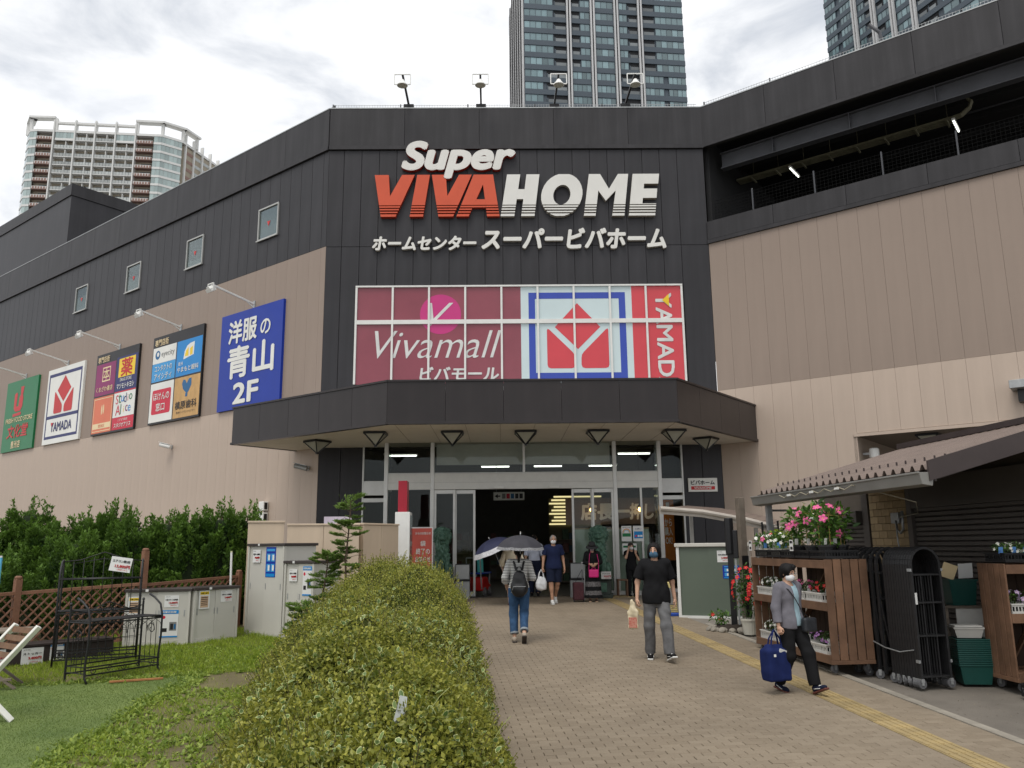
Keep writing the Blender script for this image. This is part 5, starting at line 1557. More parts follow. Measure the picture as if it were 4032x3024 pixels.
# ---- lattice fence
def lattice(p0, p1, h, post_h, label, posts=(1, 1)):
    d = Vector((p1[0] - p0[0], p1[1] - p0[1], 0)); L = d.length; rz = math.atan2(d.y, d.x)
    z0, z1 = gz(p0[1]), gz(p1[1])
    t = thing('lattice_fence', label, 'fence', (p0[0], p0[1], z0), rz)
    sl = (z1 - z0) / L
    for k, on in enumerate(posts):
        if not on: continue
        b = MB(); x = k * L
        b.box(x - 0.05, x + 0.05, -0.05, 0.05, k * (z1 - z0) - 0.02, k * (z1 - z0) + post_h[k] - 0.05); b.lathe([(0.058, k * (z1 - z0) + post_h[k] - 0.05), (0.06, k * (z1 - z0) + post_h[k] - 0.02), (0.035, k * (z1 - z0) + post_h[k])], 8, (x, 0))
        b.build('post', M_TIMBER, t, bevel=0.005)
    for zz in (0.10, h - 0.04):
        b = MB(); b.bar((0.051, 0, zz + sl * .05), (L - 0.051, 0, zz + sl * L), 0.05, 0.06, up=(0, 1, 0)); b.build('rail', M_TIMBER, t)
    za, zb = 0.13, h - 0.07
    H = zb - za
    step = 0.155
    k = -int(H / step) - 1
    while k * step < L:
        x0 = k * step
        for sgn, y in ((1, -0.011), (-1, 0.011)):
            a, c = x0, x0 + H
            za_, zc_ = (za, zb) if sgn > 0 else (zb, za)
            a2, c2 = max(a, 0.05), min(c, L - 0.05)
            if c2 - a2 > 0.05:
                f = lambda q: za_ + (zc_ - za_) * (q - a) / (c - a) + sl * q
                b = MB(); b.bar((a2, y, f(a2)), (c2, y, f(c2)), 0.018, 0.036, up=(0, 1, 0)); b.build('slat', M_TIMBER, t)
        k += 1
lattice((-7.70, 13.33), (-6.46, 15.05), 1.06, (1.29, 1.65), 'red brown lattice fence behind the black iron stands')
lattice((-6.46, 15.05), (-5.42, 17.15), 1.04, (1.65, 1.13), 'red brown lattice fence behind the low sheds', (0, 1))
lattice((-8.9, 11.4), (-7.70, 13.33), 1.06, (1.2, 1.29), 'red brown lattice fence at the left picture edge', (1, 0))

# ---- wrought iron stands
def scroll(b, c, r, ax, a0, turns, wire):
    pts = []
    for i in range(16):
        q = i / 15; a = a0 + turns * 2 * math.pi * q; rr = r * (1 - 0.8 * q)
        pts.append((c[0] + rr * math.cos(a) * ax[0], c[1] + rr * math.cos(a) * ax[1], c[2] + rr * math.sin(a)))
    b.tube(pts, wire, 5)
def iron_stand(label, p0, p1, depth, shelf, back, legs_h, grid=True, rear=False):
    d = Vector((p1[0] - p0[0], p1[1] - p0[1], 0)); L = d.length; rz = math.atan2(d.y, d.x)
    z0 = gz((p0[1] + p1[1]) / 2)
    t = thing('iron_stand', label, 'plant stand', (p0[0], p0[1], z0 - 0.01), rz, 'black iron garden stands')
    r = 0.016
    for x in (0, L):
        # curved front leg that runs up into the end arm
        b = MB(); b.tube([(x, -0.03, 0), (x, 0.02, 0.06), (x, 0.03, 0.2), (x, 0.0, 0.5), (x, 0.0, shelf), (x, 0.05, shelf + 0.16), (x, 0.18, shelf + 0.25), (x, depth * 0.7, shelf + 0.30)] if not rear else
                   [(x, 0, 0), (x, 0, shelf), (x, 0.02, legs_h - 0.25), (x, 0.06, legs_h - 0.10), (x, depth * .5, legs_h - 0.02), (x, depth, legs_h)], r, 6)
        b.build('leg', M_IRON, t, smooth=True)
        b = MB(); b.tube([(x, depth, 0), (x, depth, back)], r, 6); b.lathe([(0.005, back), (0.024, back + 0.02), (0.005, back + 0.045)], 8, (x, depth)); b.build('leg', M_IRON, t)
        b = MB()
        for z in (0.12, 0.2): b.tube([(x, 0, z), (x, depth, z)], 0.008, 5)
        b.tube([(x, 0, shelf - 0.02), (x, depth, shelf - 0.02)], 0.012, 5)
        for k in range(1, 4): b.tube([(x, depth * k / 4, 0.12), (x, depth * k / 4, shelf - 0.02)], 0.005, 5)
        scroll(b, (x, depth * 0.5, shelf * 0.75), 0.09, (0, 1), 0, 1.2, 0.006); b.build('end_frame', M_IRON, t)
    nsl = 7
    for k in range(nsl):
        b = MB(); y = depth * (k + 0.5) / nsl; b.box(-0.01, L + 0.01, y - depth / nsl * 0.40, y + depth / nsl * 0.40, shelf - 0.008, shelf + 0.006); b.build('shelf_slat', M_IRON, t)
    for y in (0, depth):
        for z in (0.10, 0.20, shelf - 0.03): b = MB(); b.bar((0, y, z), (L, y, z), 0.018); b.build('rail', M_IRON, t)
    b = MB()
    if grid:
        n = 10
        for k in range(1, n): b.tube([(L * k / n, depth, 0.2), (L * k / n, depth, shelf - 0.05)], 0.0045, 4)
        for z in (0.35, 0.5, 0.6): b.tube([(0, depth, z), (L, depth, z)], 0.004, 4)
        for k in range(n - 1):
            c = L * (k + 1) / n; w = L / n
            b.tube([(c - w, 0.0, shelf - 0.2), (c - w * .8, 0, shelf - 0.10), (c, 0, shelf - 0.04), (c + w * .8, 0, shelf - 0.10), (c + w, 0, shelf - 0.2)], 0.0045, 4)
        for k in range(5): scroll(b, (L * (k + .5) / 5, 0.0, 0.15), 0.045, (1, 0), 0 if k % 2 else math.pi, 1.1, 0.005)
        b.build('wire_panel', M_IRON, t)
    b = MB()
    zt = back if not rear else legs_h
    if rear:
        for k in range(1, 8): b.tube([(L * k / 8, depth, shelf), (L * k / 8, depth, legs_h - 0.05 + 0.10 * math.sin(math.pi * k / 8))], 0.006, 5)
        b.bar((0, depth, legs_h - 0.28), (L, depth, legs_h - 0.28), 0.02); b.bar((0, 0, legs_h - 0.28), (L, 0, legs_h - 0.28), 0.02)
        b.tube([(0, depth, legs_h - 0.02), (L * .2, depth, legs_h), (L * .5, depth, legs_h + 0.12), (L * .8, depth, legs_h), (L, depth, legs_h - 0.02)], 0.008, 6)
        b.tube([(L * .1, depth, legs_h - .06), (L * .5, depth, legs_h + .02), (L * .9, depth, legs_h - .06)], 0.006, 5)
    else:
        b.tube([(0, depth, back - 0.06), (L * .2, depth, back - 0.10), (L * .5, depth, back + 0.02), (L * .8, depth, back - 0.10), (L, depth, back - 0.06)], 0.008, 6)
        b.tube([(0, depth, back - 0.14), (L * .5, depth, back - 0.06), (L, depth, back - 0.14)], 0.006, 5)
        for sx_ in (-1, 1): scroll(b, (L * .5 + sx_ * 0.07, depth, back - 0.07), 0.055, (sx_, 0), -1.2, 1.3, 0.006)
    b.build('back_rail', M_IRON, t, smooth=True)
    return t, L
t, L = iron_stand('low black iron plant stand with scrolled back, nearer the camera', (-5.55, 11.37), (-5.01, 12.40), 0.42, 0.79, 0.99, 0.99)
t, L = iron_stand('tall black iron stand with a white price card hanging on its arch', (-6.70, 12.67), (-5.66, 13.10), 0.40, 0.80, 1.50, 1.55, True, True)
c = poster(t, L * 0.73, 1.48, 0.30, 0.22, 'card', y=-0.03, rot=(R(-8), R(9), 0), price='13,800', top='エアコン棚2段')

# ---- low dark deck box with leaflets
t = thing('deck_box', 'low dark brown slatted deck box behind the iron stands', 'storage box', (-7.95, 12.42, gz(12.4)), math.atan2(0.89, 0.99))
b = MB(); b.box(0, 2.15, 0, 0.5, 0, 0.27); b.build('body', M_DECKBOX, t, bevel=0.01); 
for k in range(3): b = MB(); b.box(-0.02, 2.17, -0.02 + k * 0.18, 0.155 + k * 0.18, 0.272, 0.30); b.build('lid_board', M_DECKBOX, t)
poster(t, 0.52, 0.16, 0.20, 0.20, 'price', y=-0.01, price='2,800', top='アルミ'); poster(t, 0.98, 0.13, 0.30, 0.24, 'price', y=-0.01, price='2,800', top='ストッカー'); poster(t, 1.32, 0.15, 0.20, 0.26, 'sheet', y=-0.01)

# ---- folding chair, cut by the left picture edge
t = thing('folding_chair', 'white framed folding chair with brown slats at the left picture edge', 'chair', (-5.75, 9.5, gz(9.5)))
ax = Vector((-0.45, 0.35, 0)); fw = Vector((-0.61, -0.79, 0)).normalized()
n0 = Vector((0.63, -0.15, 0.0))       # top of the near bar relative to the base
for k in (0, 1):
    o_ = ax * k
    top = Vector((0.63, -0.15, 0.98)) + o_; foot = Vector((-0.14, -0.36, 0.0)) + o_
    b = MB(); b.bar(top, foot, 0.035, 0.065, up=(0.61, 0.79, 0.3)); b.build('leg', M_CHWHITE, t, bevel=0.004)
    b = MB(); b.bar(Vector((0.06, -0.30, 0.46)) + o_ * 0.86 + ax * .07, Vector((0.46, -0.16, 0.0)) + o_ * 0.86 + ax * .07, 0.03, 0.06, up=(0.61, 0.79, 0.3)); b.build('leg', M_CHWHITE, t, bevel=0.004)
for k in range(4):
    q = 0.05 + k * 0.085
    a_ = Vector((0.63, -0.15, 0.98)).lerp(Vector((-0.14, -0.36, 0)), q)
    b = MB(); b.bar(a_ + ax * 0.04, a_ + ax * 0.96, 0.012, 0.062, up=(0.3, 0.1, 1)); b.build('back_slat', M_CHWOOD, t)
for k in range(3, 5):
    a_ = Vector((0.30, -0.24, 0.44)).lerp(Vector((-0.16, -0.44, 0.46)), k / 4)
    b = MB(); b.bar(a_ + ax * 0.06, a_ + ax * 0.94, 0.06, 0.014, up=(0, 0, 1)); b.build('seat_slat', M_CHWOOD, t)
for q in (0.52, 0.80):
    a_ = Vector((0.63, -0.15, 0.98)).lerp(Vector((-0.14, -0.36, 0)), q)
    b = MB(); b.bar(a_ + ax * 0.03, a_ + ax * 0.97, 0.02, 0.05, up=(0.3, 0.1, 1)); b.build('stretcher', M_CHWHITE, t)
t = thing('wooden_garden_table', 'weathered wooden folding table behind the white chair', 'table', (-6.75, 11.2, gz(11.2)), R(20))
b = MB(); b.box(-0.7, 0.45, -0.3, 0.3, 0.70, 0.73); b.build('tabletop', M_GREYWOOD, t, bevel=0.004)
for x0, x1 in ((-0.6, 0.38), (0.38, -0.6)):
    for y in (-0.24, 0.24): b = MB(); b.bar((x0, y, 0.0), (x1 * 0.8, y, 0.70), 0.045, 0.03); b.build('leg', M_GREYWOOD, t)
b = MB(); b.bar((-0.55, -0.24, 0.12), (0.33, -0.24, 0.12), 0.05, 0.025); b.build('stretcher', M_GREYWOOD, t)
t = thing('garden_arbor', 'weathered timber arbor corner with a price card at the left picture edge', 'arbor', (-7.75, 12.55, gz(12.5)))
b = MB(); b.box(-0.07, 0.07, -0.07, 0.07, 0, 1.16); b.build('post', M_GREYWOOD, t, bevel=0.006); b = MB(); b.box(-1.2, 0.2, -0.05, 0.05, 1.162, 1.24); b.build('beam', M_GREYWOOD, t, bevel=0.006); b = MB(); b.box(-1.2, -0.072, -0.03, 0.03, 0.3, 0.38); b.build('rail', M_GREYWOOD, t)
poster(t, -0.05, 0.98, 0.34, 0.26, 'card', y=-0.08, price='9,800', top='ガーデンチェア')
t = thing('banner_pole', 'light blue pole standing behind the left lattice fence', 'pole', (-8.40, 13.98, gz(14)))
b = MB(); b.cyl((0, 0, 0), (0, 0, 1.55), 0.022, 8); b.build('shaft', mat('light blue plastic', (0.10, 0.40, 0.62), 0.4), t); b = MB(); b.cyl((0, 0, 1.551), (0, 0, 1.58), 0.018, 8); b.build('cap', M_WHITE, t)
t = thing('banner_pole', 'short white pole behind the lattice fence near the tall shed', 'pole', (-5.38, 16.6, gz(16.6)))
b = MB(); b.cyl((0, 0, 0), (-0.04, 0, 1.50), 0.022, 8); b.build('shaft', M_WHITE, t); b = MB(); b.cyl((-0.04, 0, 1.501), (-0.04, 0, 1.53), 0.019, 8); b.build('cap', mat('pale yellow cap', (0.6, 0.6, 0.35), 0.5), t)
t = thing('wood_offcut', 'orange brown wood offcut lying on the turf', 'plank', (-4.95, 11.55, gz(11.55) + 0.004), R(22))
b = MB(); b.box(-0.33, 0.33, -0.03, 0.03, 0, 0.02); b.build('plank', mat('raw orange wood', (0.36, 0.16, 0.06), 0.6, 0.2, 8), t); b = MB(); b.M = Matrix.Rotation(R(-8), 4, 'Z'); b.box(-0.05, 0.30, 0.035, 0.06, 0, 0.018); b.build('strip', MATS['raw orange wood'], t)
# parasols far left behind the conifers
for (x, y, l, tl) in ((-10.75, 20.6, 'brown parasol top between the dark conifers, right one', 6), (-11.45, 21.0, 'brown parasol top between the dark conifers, left one', -4)):
    t = thing('garden_parasol', l, 'parasol', (x, y, gz(y)), R(20))
    b = MB(); b.cyl((0, 0, 0), (0, 0, 2.0), 0.03, 8); b.build('pole', M_GREYWOOD, t)
    b = MB(); b.M = Matrix.Translation((0, 0, 1.86)) @ Matrix.Rotation(R(tl), 4, 'Y'); b.lathe([(0.65, 0), (0.66, -0.12)], 8, cap=False); b.lathe([(0.65, 0), (0.35, 0.10), (0.02, 0.17)], 8, cap=False); b.build('canopy', mat('brown canvas', (0.16, 0.11, 0.09), 0.8), t)

# ---- white pillar sign with a red top, notice board
t = thing('pillar_sign', 'white pillar sign with a dark red top behind the hedge', 'sign', (-2.62, 20.0, gz(20)))
b = MB(); b.box(0, 0.36, 0, 0.50, 0, 2.30); b.build('pillar', M_WHITE, t, bevel=0.01)
b = MB(); b.box(0.361, 0.375, 0.03, 0.47, 0.2, 2.22); b.build('display_glass', M_GLASSD, t)
b = MB(); b.box(0.06, 0.28, 0.05, 0.42, 2.302, 3.06); b.build('red_top', mat('crimson panel', (0.36, 0.012, 0.03), 0.35, 0.06, 2), t, bevel=0.006)
t = thing('notice_board', 'coral red notice board with white writing beside the doors', 'sign', (-2.42, 21.5, gz(21.5)))
b = MB(); b.box(0, 0.6, 0, 0.04, 0.55, 1.92); b.build('frame', M_WHITE, t, bevel=0.005); b = MB(); b.box(0.03, 0.57, -0.004, -0.0005, 0.58, 1.89); q = b.build('sheet', mat('coral red print', (0.55, 0.10, 0.075), 0.5), t)
for s_, z, w, h in (('からのお知らせ', 1.76, 0.40, 0.07), ('袋', 1.50, 0.14, 0.14), ('終了の', 1.30, 0.36, 0.16), ('お知らせ', 1.10, 0.40, 0.14), ('4日(月)より', 0.80, 0.40, 0.07)): letters('lettering', s_, M_PW, q, (0.34, -0.006, z), w, h, bold=0.02)
b = MB(); b.box(0.05, 0.09, 0.0, 0.04, 0, 0.55); b.box(0.51, 0.55, 0.0, 0.04, 0, 0.55); b.build('stand', M_GALV, t)
t = thing('banner', 'pale lilac banner sheet on top of the beige cabinets', 'banner', (-4.1, 18.9, gz(18.9)), R(4))
b = MB(); b.box(0, 0.62, 0, 0.02, 1.9, 2.20); b.build('sheet', mat('lilac sheet', (0.52, 0.46, 0.54), 0.6, 0.1, 6), t); b = MB(); b.box(0.02, 0.05, 0.021, 0.05, 0, 2.18); b.box(0.57, 0.60, 0.021, 0.05, 0, 2.18); b.build('stand', M_GALV, t)

# ================================================================== right side: kiosk, racks, gate, carport, green shed
M_RACK = mat('brown stained rack timber', (0.150, 0.082, 0.048), 0.65, 0.28, 4, 0.3, 50, obj_rand=0.18)
M_RACKD = mat('dark inner rack board', (0.050, 0.030, 0.020), 0.8, 0.25, 4, obj_rand=0.2)
M_RUB = mat('grey caster rubber', (0.10, 0.10, 0.105), 0.6)
M_TRAYB = mat('black plastic tray', (0.014, 0.014, 0.015), 0.45)
M_TRAYW = mat('white plastic basket', (0.58, 0.57, 0.53), 0.45)
M_TUB = mat('dark green plastic tub', (0.010, 0.060, 0.050), 0.35, 0.15, 3)
M_ROOFM = mat('brown ribbed roof metal', (0.190, 0.145, 0.122), 0.45, 0.10, 1.5, streak=0.08)
M_ROOFD = mat('dark brown rake board', (0.045, 0.033, 0.031), 0.45)
M_GUT = mat('grey gutter', (0.20, 0.195, 0.18), 0.5, 0.12, 2)
M_SHUT = mat('dark brown shutter slats', (0.085, 0.074, 0.066), 0.5, 0.1, 2)
M_BLOCK = mat('buff block wall', (0.36, 0.265, 0.150), 0.85, 0.18, 4, 0.4, 40, obj_rand=0.12)

KA = math.atan2(-1.0, 0.098)                     # kiosk front runs along the path
# local frame: x towards the viewer along the eave, y to the right (into the kiosk)
KIOSK = thing('garden_kiosk', 'low brown garden kiosk with a ribbed lean-to roof and dark shutters', 'kiosk', (4.62, 14.5, gz(14.5)), R(-84.4))
KZ = gz(14.5)
EL = 4.95                                        # eave length
def kz(z): return z - KZ
# ribbed roof
b = MB(); pitch = 0.205; n = int(EL / pitch)
prof = []
for k in range(n):
    x = k * pitch
    prof += [(x, 0), (x + 0.06, 0), (x + 0.095, 0.062), (x + 0.135, 0.062), (x + 0.17, 0)]
prof.append((EL, 0))
RW, RH = 2.80, 0.80
vs_, fs_ = [], []
for (y, z) in ((-0.06, kz(2.94)), (RW, kz(2.94) + RH)):
    vs_ += [(x, y, z + r_) for x, r_ in prof]
m_ = len(prof)
fs_ = [(i, i + 1, m_ + i + 1, m_ + i) for i in range(m_ - 1)]
b.add(vs_, fs_)
b.add([(x, y, z - 0.006) for x, y, z in vs_], [tuple(reversed(f)) for f in fs_])
o = b.build('roof', M_ROOFM, KIOSK)
# screws along the ribs
b = MB()
for k in range(n):
    x = k * pitch + 0.115; b.cyl((x, 0.25, kz(2.94) + 0.062 + 0.09), (x, 0.25, kz(2.94) + 0.062 + 0.135), 0.012, 5)
q = b.build('roof_screws', M_ROOFD, KIOSK); q['kind'] = 'stuff'
# eave closure under the ribs, gutter, rake boards, ridge flashing
b = MB(); b.box(0, EL, 0.0, 0.03, kz(2.80), kz(2.935)); b.build('eave_board', M_ROOFD, KIOSK)
b = MB(); b.prism([(-0.20, kz(2.90)), (-0.17, kz(2.76)), (-0.04, kz(2.74)), (-0.005, kz(2.90))], -0.05, EL + 0.02, 'x'); b.box(-0.05, EL + 0.02, -0.215, -0.19, kz(2.885), kz(2.91)); b.build('gutter', M_GUT, KIOSK, bevel=0.005)
for x, rt in ((-0.035, 2.935), (EL, 3.04)):
    b = MB(); b.add([(x, -0.08, kz(2.80)), (x, RW, kz(2.80) + RH), (x, RW, kz(rt) + RH), (x, -0.08, kz(rt)), (x + 0.035, -0.08, kz(2.80)), (x + 0.035, RW, kz(2.80) + RH), (x + 0.035, RW, kz(rt) + RH), (x + 0.035, -0.08, kz(rt))],
                     [(0, 1, 2, 3), (7, 6, 5, 4), (0, 4, 5, 1), (3, 2, 6, 7), (0, 3, 7, 4), (1, 5, 6, 2)]); b.build('rake_board', M_ROOFD, KIOSK)
b = MB(); b.box(-0.04, EL + 0.04, RW - 0.15, RW + 0.02, kz(2.94) + RH + 0.03, kz(2.94) + RH + 0.12); b.build('ridge_flashing', M_ROOFD, KIOSK)
# soffit, walls
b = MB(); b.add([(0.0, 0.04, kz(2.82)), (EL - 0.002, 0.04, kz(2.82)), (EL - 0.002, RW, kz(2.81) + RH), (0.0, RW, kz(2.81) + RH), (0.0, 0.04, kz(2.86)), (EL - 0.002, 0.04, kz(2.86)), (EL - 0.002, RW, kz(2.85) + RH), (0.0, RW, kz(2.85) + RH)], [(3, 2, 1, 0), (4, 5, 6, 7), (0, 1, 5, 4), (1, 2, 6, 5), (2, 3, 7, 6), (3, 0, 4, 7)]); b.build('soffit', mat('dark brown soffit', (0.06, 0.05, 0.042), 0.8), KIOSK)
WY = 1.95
b = MB(); b.box(-1.8, 6.0, WY + 0.1, WY + 0.8, -0.1, kz(3.3)); b.build('wall', mat('dark kiosk wall', (0.09, 0.075, 0.06), 0.85), KIOSK)  # plain dark wall behind pier and shutters
# buff block pier: individual blocks
PX0, PX1 = 0.05, 1.22
pierz = kz(3.1)
bw, bh = 0.25, 0.125
bmesh_blk = {}
zz, row = -0.05, 0
while zz < pierz:
    x = PX0 - (bw / 2 if row % 2 else 0)
    while x < PX1:
        a, c = max(x, PX0), min(x + bw, PX1)
        if c - a > 0.03:
            w = round(c - a, 3)
            if w not in bmesh_blk:
                q = MB(); q.box(0.004, w - 0.004, 0, 0.09, 0.004, bh - 0.004); bmesh_blk[w] = q.mesh('block', M_BLOCK)
            obj('block', bmesh_blk[w], KIOSK, (a, WY + random.uniform(-.002, .002), zz), None, 0.004)
        x += bw
    zz += bh; row += 1
b = MB(); b.box(PX0, PX1, WY + 0.03, WY + 0.099, -0.1, pierz); b.build('pier', mat('buff mortar', (0.17, 0.13, 0.08), 0.9), KIOSK)
# shutters: interlocking slats
def shutter(x0, x1, ztop):
    z = -0.05; k = 0
    q = MB(); q.prism([(0.03, 0), (0.0, 0.012), (0.0, 0.06), (0.03, 0.075)], 0, x1 - x0, 'x'); me = q.mesh('shutter_slat', M_SHUT)
    while z < ztop:
        obj('shutter_slat', me, KIOSK, (x0, WY + 0.02, z)); z += 0.077
shutter(1.36, 5.6, kz(2.62)); shutter(-1.12, -0.16, kz(2.40))
b = MB(); b.box(1.225, 1.355, WY - 0.03, WY + 0.099, -0.1, pierz); b.box(-0.155, 0.045, WY - 0.03, WY + 0.099, -0.1, pierz); b.box(1.36, 5.6, WY - 0.03, WY + 0.05, kz(2.63), kz(3.1)); b.build('shutter_guide', M_SHUT, KIOSK)
b = MB(); b.box(-1.12, -0.16, WY - 0.15, WY + 0.05, kz(2.42), kz(2.66)); b.build('shutter_box', M_SHUT, KIOSK, bevel=0.01)
# electric box, conduit and the sagging string of clips on the gutter
b = MB(); b.box(0.86, 1.08, WY - 0.10, WY - 0.005, kz(2.40), kz(2.58)); q = b.build('meter_box', M_GALV, KIOSK, bevel=0.01)
b = MB(); b.tube([(0.94, WY - 0.05, kz(2.40)), (0.95, WY - 0.05, kz(2.30)), (1.04, WY - 0.05, kz(2.24)), (1.14, WY - 0.06, kz(2.30)), (1.15, WY - 0.06, kz(2.60))], 0.022, 7); b.tube([(1.03, WY - 0.11, kz(2.45)), (1.05, WY - 0.12, kz(2.1)), (1.10, WY - 0.10, kz(1.75))], 0.012, 6); b.build('conduit', M_GALV, KIOSK, smooth=True)
b = MB(); pts = []
for k in range(13):
    x = 1.2 + k * 0.19; pts.append((x, -0.23, kz(2.86) - 0.05 * math.sin(k * math.pi / 2) ** 2))
pts += [(3.6, 0.6, kz(2.62)), (2.2, 1.5, kz(2.52)), (1.06, WY - 0.06, kz(2.5))]
b.tube(pts, 0.008, 5); b.build('cable', mat('buff cable', (0.30, 0.27, 0.20), 0.6), KIOSK)
for k in (2, 6, 10): b = MB(); x = 1.2 + k * 0.19; b.cbox((x, -0.245, kz(2.84)), (0.09, 0.03, 0.03)); b.build('cable_clip', M_WHITE, KIOSK)
for (x, y) in ((0.12, -0.02), (0.0, 1.0)):
    b = MB(); b.box(x, x + 0.09, y, y + 0.09, -0.02, kz(2.81)); b.build('post', M_GALV, KIOSK)
b = MB(); b.tube([(0.14, 0.05, kz(2.66)), (0.14, 1.2, kz(2.66))], 0.02, 6); b.build('rod', M_GALV, KIOSK)

# ---- rolling plant racks
def caster(name='caster'):
    b = MB(); b.box(-0.03, 0.03, -0.02, 0.02, 0.075, 0.115); b.box(-0.028, -0.02, -0.016, 0.016, 0.04, 0.08); b.box(0.02, 0.028, -0.016, 0.016, 0.04, 0.08)
    f = b.mesh('caster_fork', M_GALV)
    b = MB(); b.cyl((-0.018, 0, 0.055), (0.018, 0, 0.055), 0.055, 14); w = b.mesh('wheel', M_RUB)
    return f, w
CAST = caster()
def put_caster(t, x, y, rz=0.0):
    f = obj('caster', CAST[0], t, (x, y, 0), (0, 0, rz)); obj('wheel', CAST[1], f)
def rack(label, loc, rz, L, D_, H, nsl=5, end_near=True):
    """x along the front, front faces -y; end panels of upright boards at x = 0 and x = L"""
    t = thing('plant_rack', label, 'plant rack', loc, rz, 'brown plant racks on casters')
    for x, y in ((0.08, 0.08), (L - 0.08, 0.08), (0.08, D_ - 0.08), (L - 0.08, D_ - 0.08)): put_caster(t, x, y, 0.4)
    for xe in (0.0, L):
        for k in range(nsl):
            w = D_ / nsl; b = MB(); s_ = -1 if xe == 0 else 1
            x0, x1 = (xe - 0.022, xe) if s_ < 0 else (xe, xe + 0.022)
            b.box(x0, x1, k * w + 0.008, (k + 1) * w - 0.008, 0.17, H); b.build('end_board', M_RACK, t, bevel=0.003)
        b = MB(); b.box(xe - 0.024, xe + 0.024, 0.002, D_ - 0.002, 0.118, 0.168); b.build('end_rail', M_RACK, t, bevel=0.003)
    for z in (0.12, 0.80, H - 0.12):
        b = MB(); b.box(0.001, L - 0.001, 0.0, 0.03, z, z + 0.11); b.build('front_rail', M_RACK, t, bevel=0.003)
        b = MB(); b.box(0.001, L - 0.001, D_ - 0.03, D_, z, z + 0.11); b.build('back_rail', M_RACK, t, bevel=0.003)
        if True:
            for k in range(4):
                b = MB(); y = 0.035 + k * (D_ - 0.07) / 4; b.box(0.002, L - 0.002, y + 0.005, y + (D_ - 0.07) / 4 - 0.005, z + 0.07, z + 0.09); b.build('shelf_board', M_RACK, t)
    b = MB(); b.bar((0.2, D_ - 0.045, 0.2), (L * 0.6, D_ - 0.045, H - 0.15), 0.02, 0.08, up=(0, 1, 0)); b.build('brace', M_RACK, t)
    for k in range(int(L / 0.16)):
        if k * 0.16 < L * 0.28 and k % 2: continue
        b = MB(); b.box(k * 0.16 + 0.006, k * 0.16 + 0.154, D_ + 0.001, D_ + 0.02, 0.13, H - 0.02); b.build('back_board', M_RACKD, t)
    return t
R1 = (4.08, 13.62)
RZ1 = math.atan2(11.22 - 13.62, 4.33 - 4.08)
RK1Z = gz(12.4)
RACK1 = rack('long brown plant rack on casters full of potted flowers', (R1[0], R1[1], RK1Z), RZ1, 2.42, 0.62, 1.48)
RACK2 = rack('brown plant rack on casters cut by the right picture edge', (6.13, 10.08, gz(10.1)), R(2), 1.6, 0.56, 1.50)

# ---- trays and baskets
def tray(name, label, loc, rz, w, d, h, m, group, slots=True):
    t = thing(name, label, 'tray', loc, rz, group)
    b = MB(); b.box(0.012, w - 0.012, 0.012, d - 0.012, 0, 0.006); b.build('base', m, t)
    for (x0, x1, y0, y1) in ((0, w, 0, 0.01), (0, w, d - 0.01, d), (0, 0.01, 0.01, d - 0.01), (w - 0.01, w, 0.01, d - 0.01)):
        b = MB()
        if slots:
            b.box(x0, x1, y0, y1, 0, h * 0.3); b.box(x0, x1, y0, y1, h * 0.72, h)
            L_ = max(x1 - x0, y1 - y0); n_ = max(3, int(L_ / 0.04))
            for k in range(n_ + 1):
                q = L_ * k / n_
                if x1 - x0 > y1 - y0: b.box(max(x0, x0 + q - 0.006), min(x1, x0 + q + 0.006), y0, y1, h * 0.3, h * 0.72)
                else: b.box(x0, x1, max(y0, y0 + q - 0.006), min(y1, y0 + q + 0.006), h * 0.3, h * 0.72)
        else: b.box(x0, x1, y0, y1, 0, h)
        b.build('side', m, t)
    b = MB(); b.box(-0.01, w + 0.01, -0.01, 0, h - 0.015, h); b.box(-0.01, w + 0.01, d, d + 0.01, h - 0.015, h); b.box(-0.01, 0, 0, d, h - 0.015, h); b.box(w, w + 0.01, 0, d, h - 0.015, h); b.build('rim', m, t)
    return t
def on_rack(x, y, z, r0=R1, rz=RZ1, zb=RK1Z):
    c, s_ = math.cos(rz), math.sin(rz)
    return (r0[0] + x * c - y * s_, r0[1] + x * s_ + y * c, zb + z)

# ---- nested accordion gate
GATE = thing('accordion_gate', 'folded black accordion gate of arched frames on casters', 'gate', (5.12, 10.42, gz(10.42)), math.atan2(1.0, -0.17))
# local x runs back along the folded gate, arches stand across it (local y negative = to the right)
b = MB(); AW = 0.40
arch = [(0, 0.10)]
arch = [(0.0, 0.08), (0.0, 1.48)] + [(-AW / 2 + AW / 2 * math.cos(a), 1.48 + 0.21 * math.sin(a)) for a in [math.pi * k / 10 for k in range(1, 10)]] + [(-AW, 1.48), (-AW, 0.08)]
for i in range(len(arch) - 1):
    p, q = arch[i], arch[i + 1]
    b.bar((0, p[0], p[1]), (0, q[0], q[1]), 0.030, 0.045, up=(1, 0, 0))
am = b.mesh('arch', M_IRON)
b = MB()
for z in (0.14, 0.62, 1.02, 1.36): b.bar((0, -0.02, z), (0, -AW + 0.02, z), 0.02, 0.04, up=(1, 0, 0))
b.bar((0, -0.13, 0.14), (0, -0.13, 1.36), 0.016); b.bar((0, -0.27, 0.14), (0, -0.27, 1.36), 0.016)
cm = b.mesh('crossbar', M_IRON)
xg = [k * 0.052 for k in range(11)] + [0.572 + k * 0.125 for k in range(1, 8)]
for k, x in enumerate(xg):
    a_ = obj('arch', am, GATE, (x, 0, 0))
    obj('crossbar', cm, a_, (0.0, 0, 0))
    if k % 2 == 0 or k < 2:
        for y in (0, -AW):
            f = obj('caster', CAST[0], GATE, (x, y, 0), (0, 0, 0.2 * k)); obj('wheel', CAST[1], f)
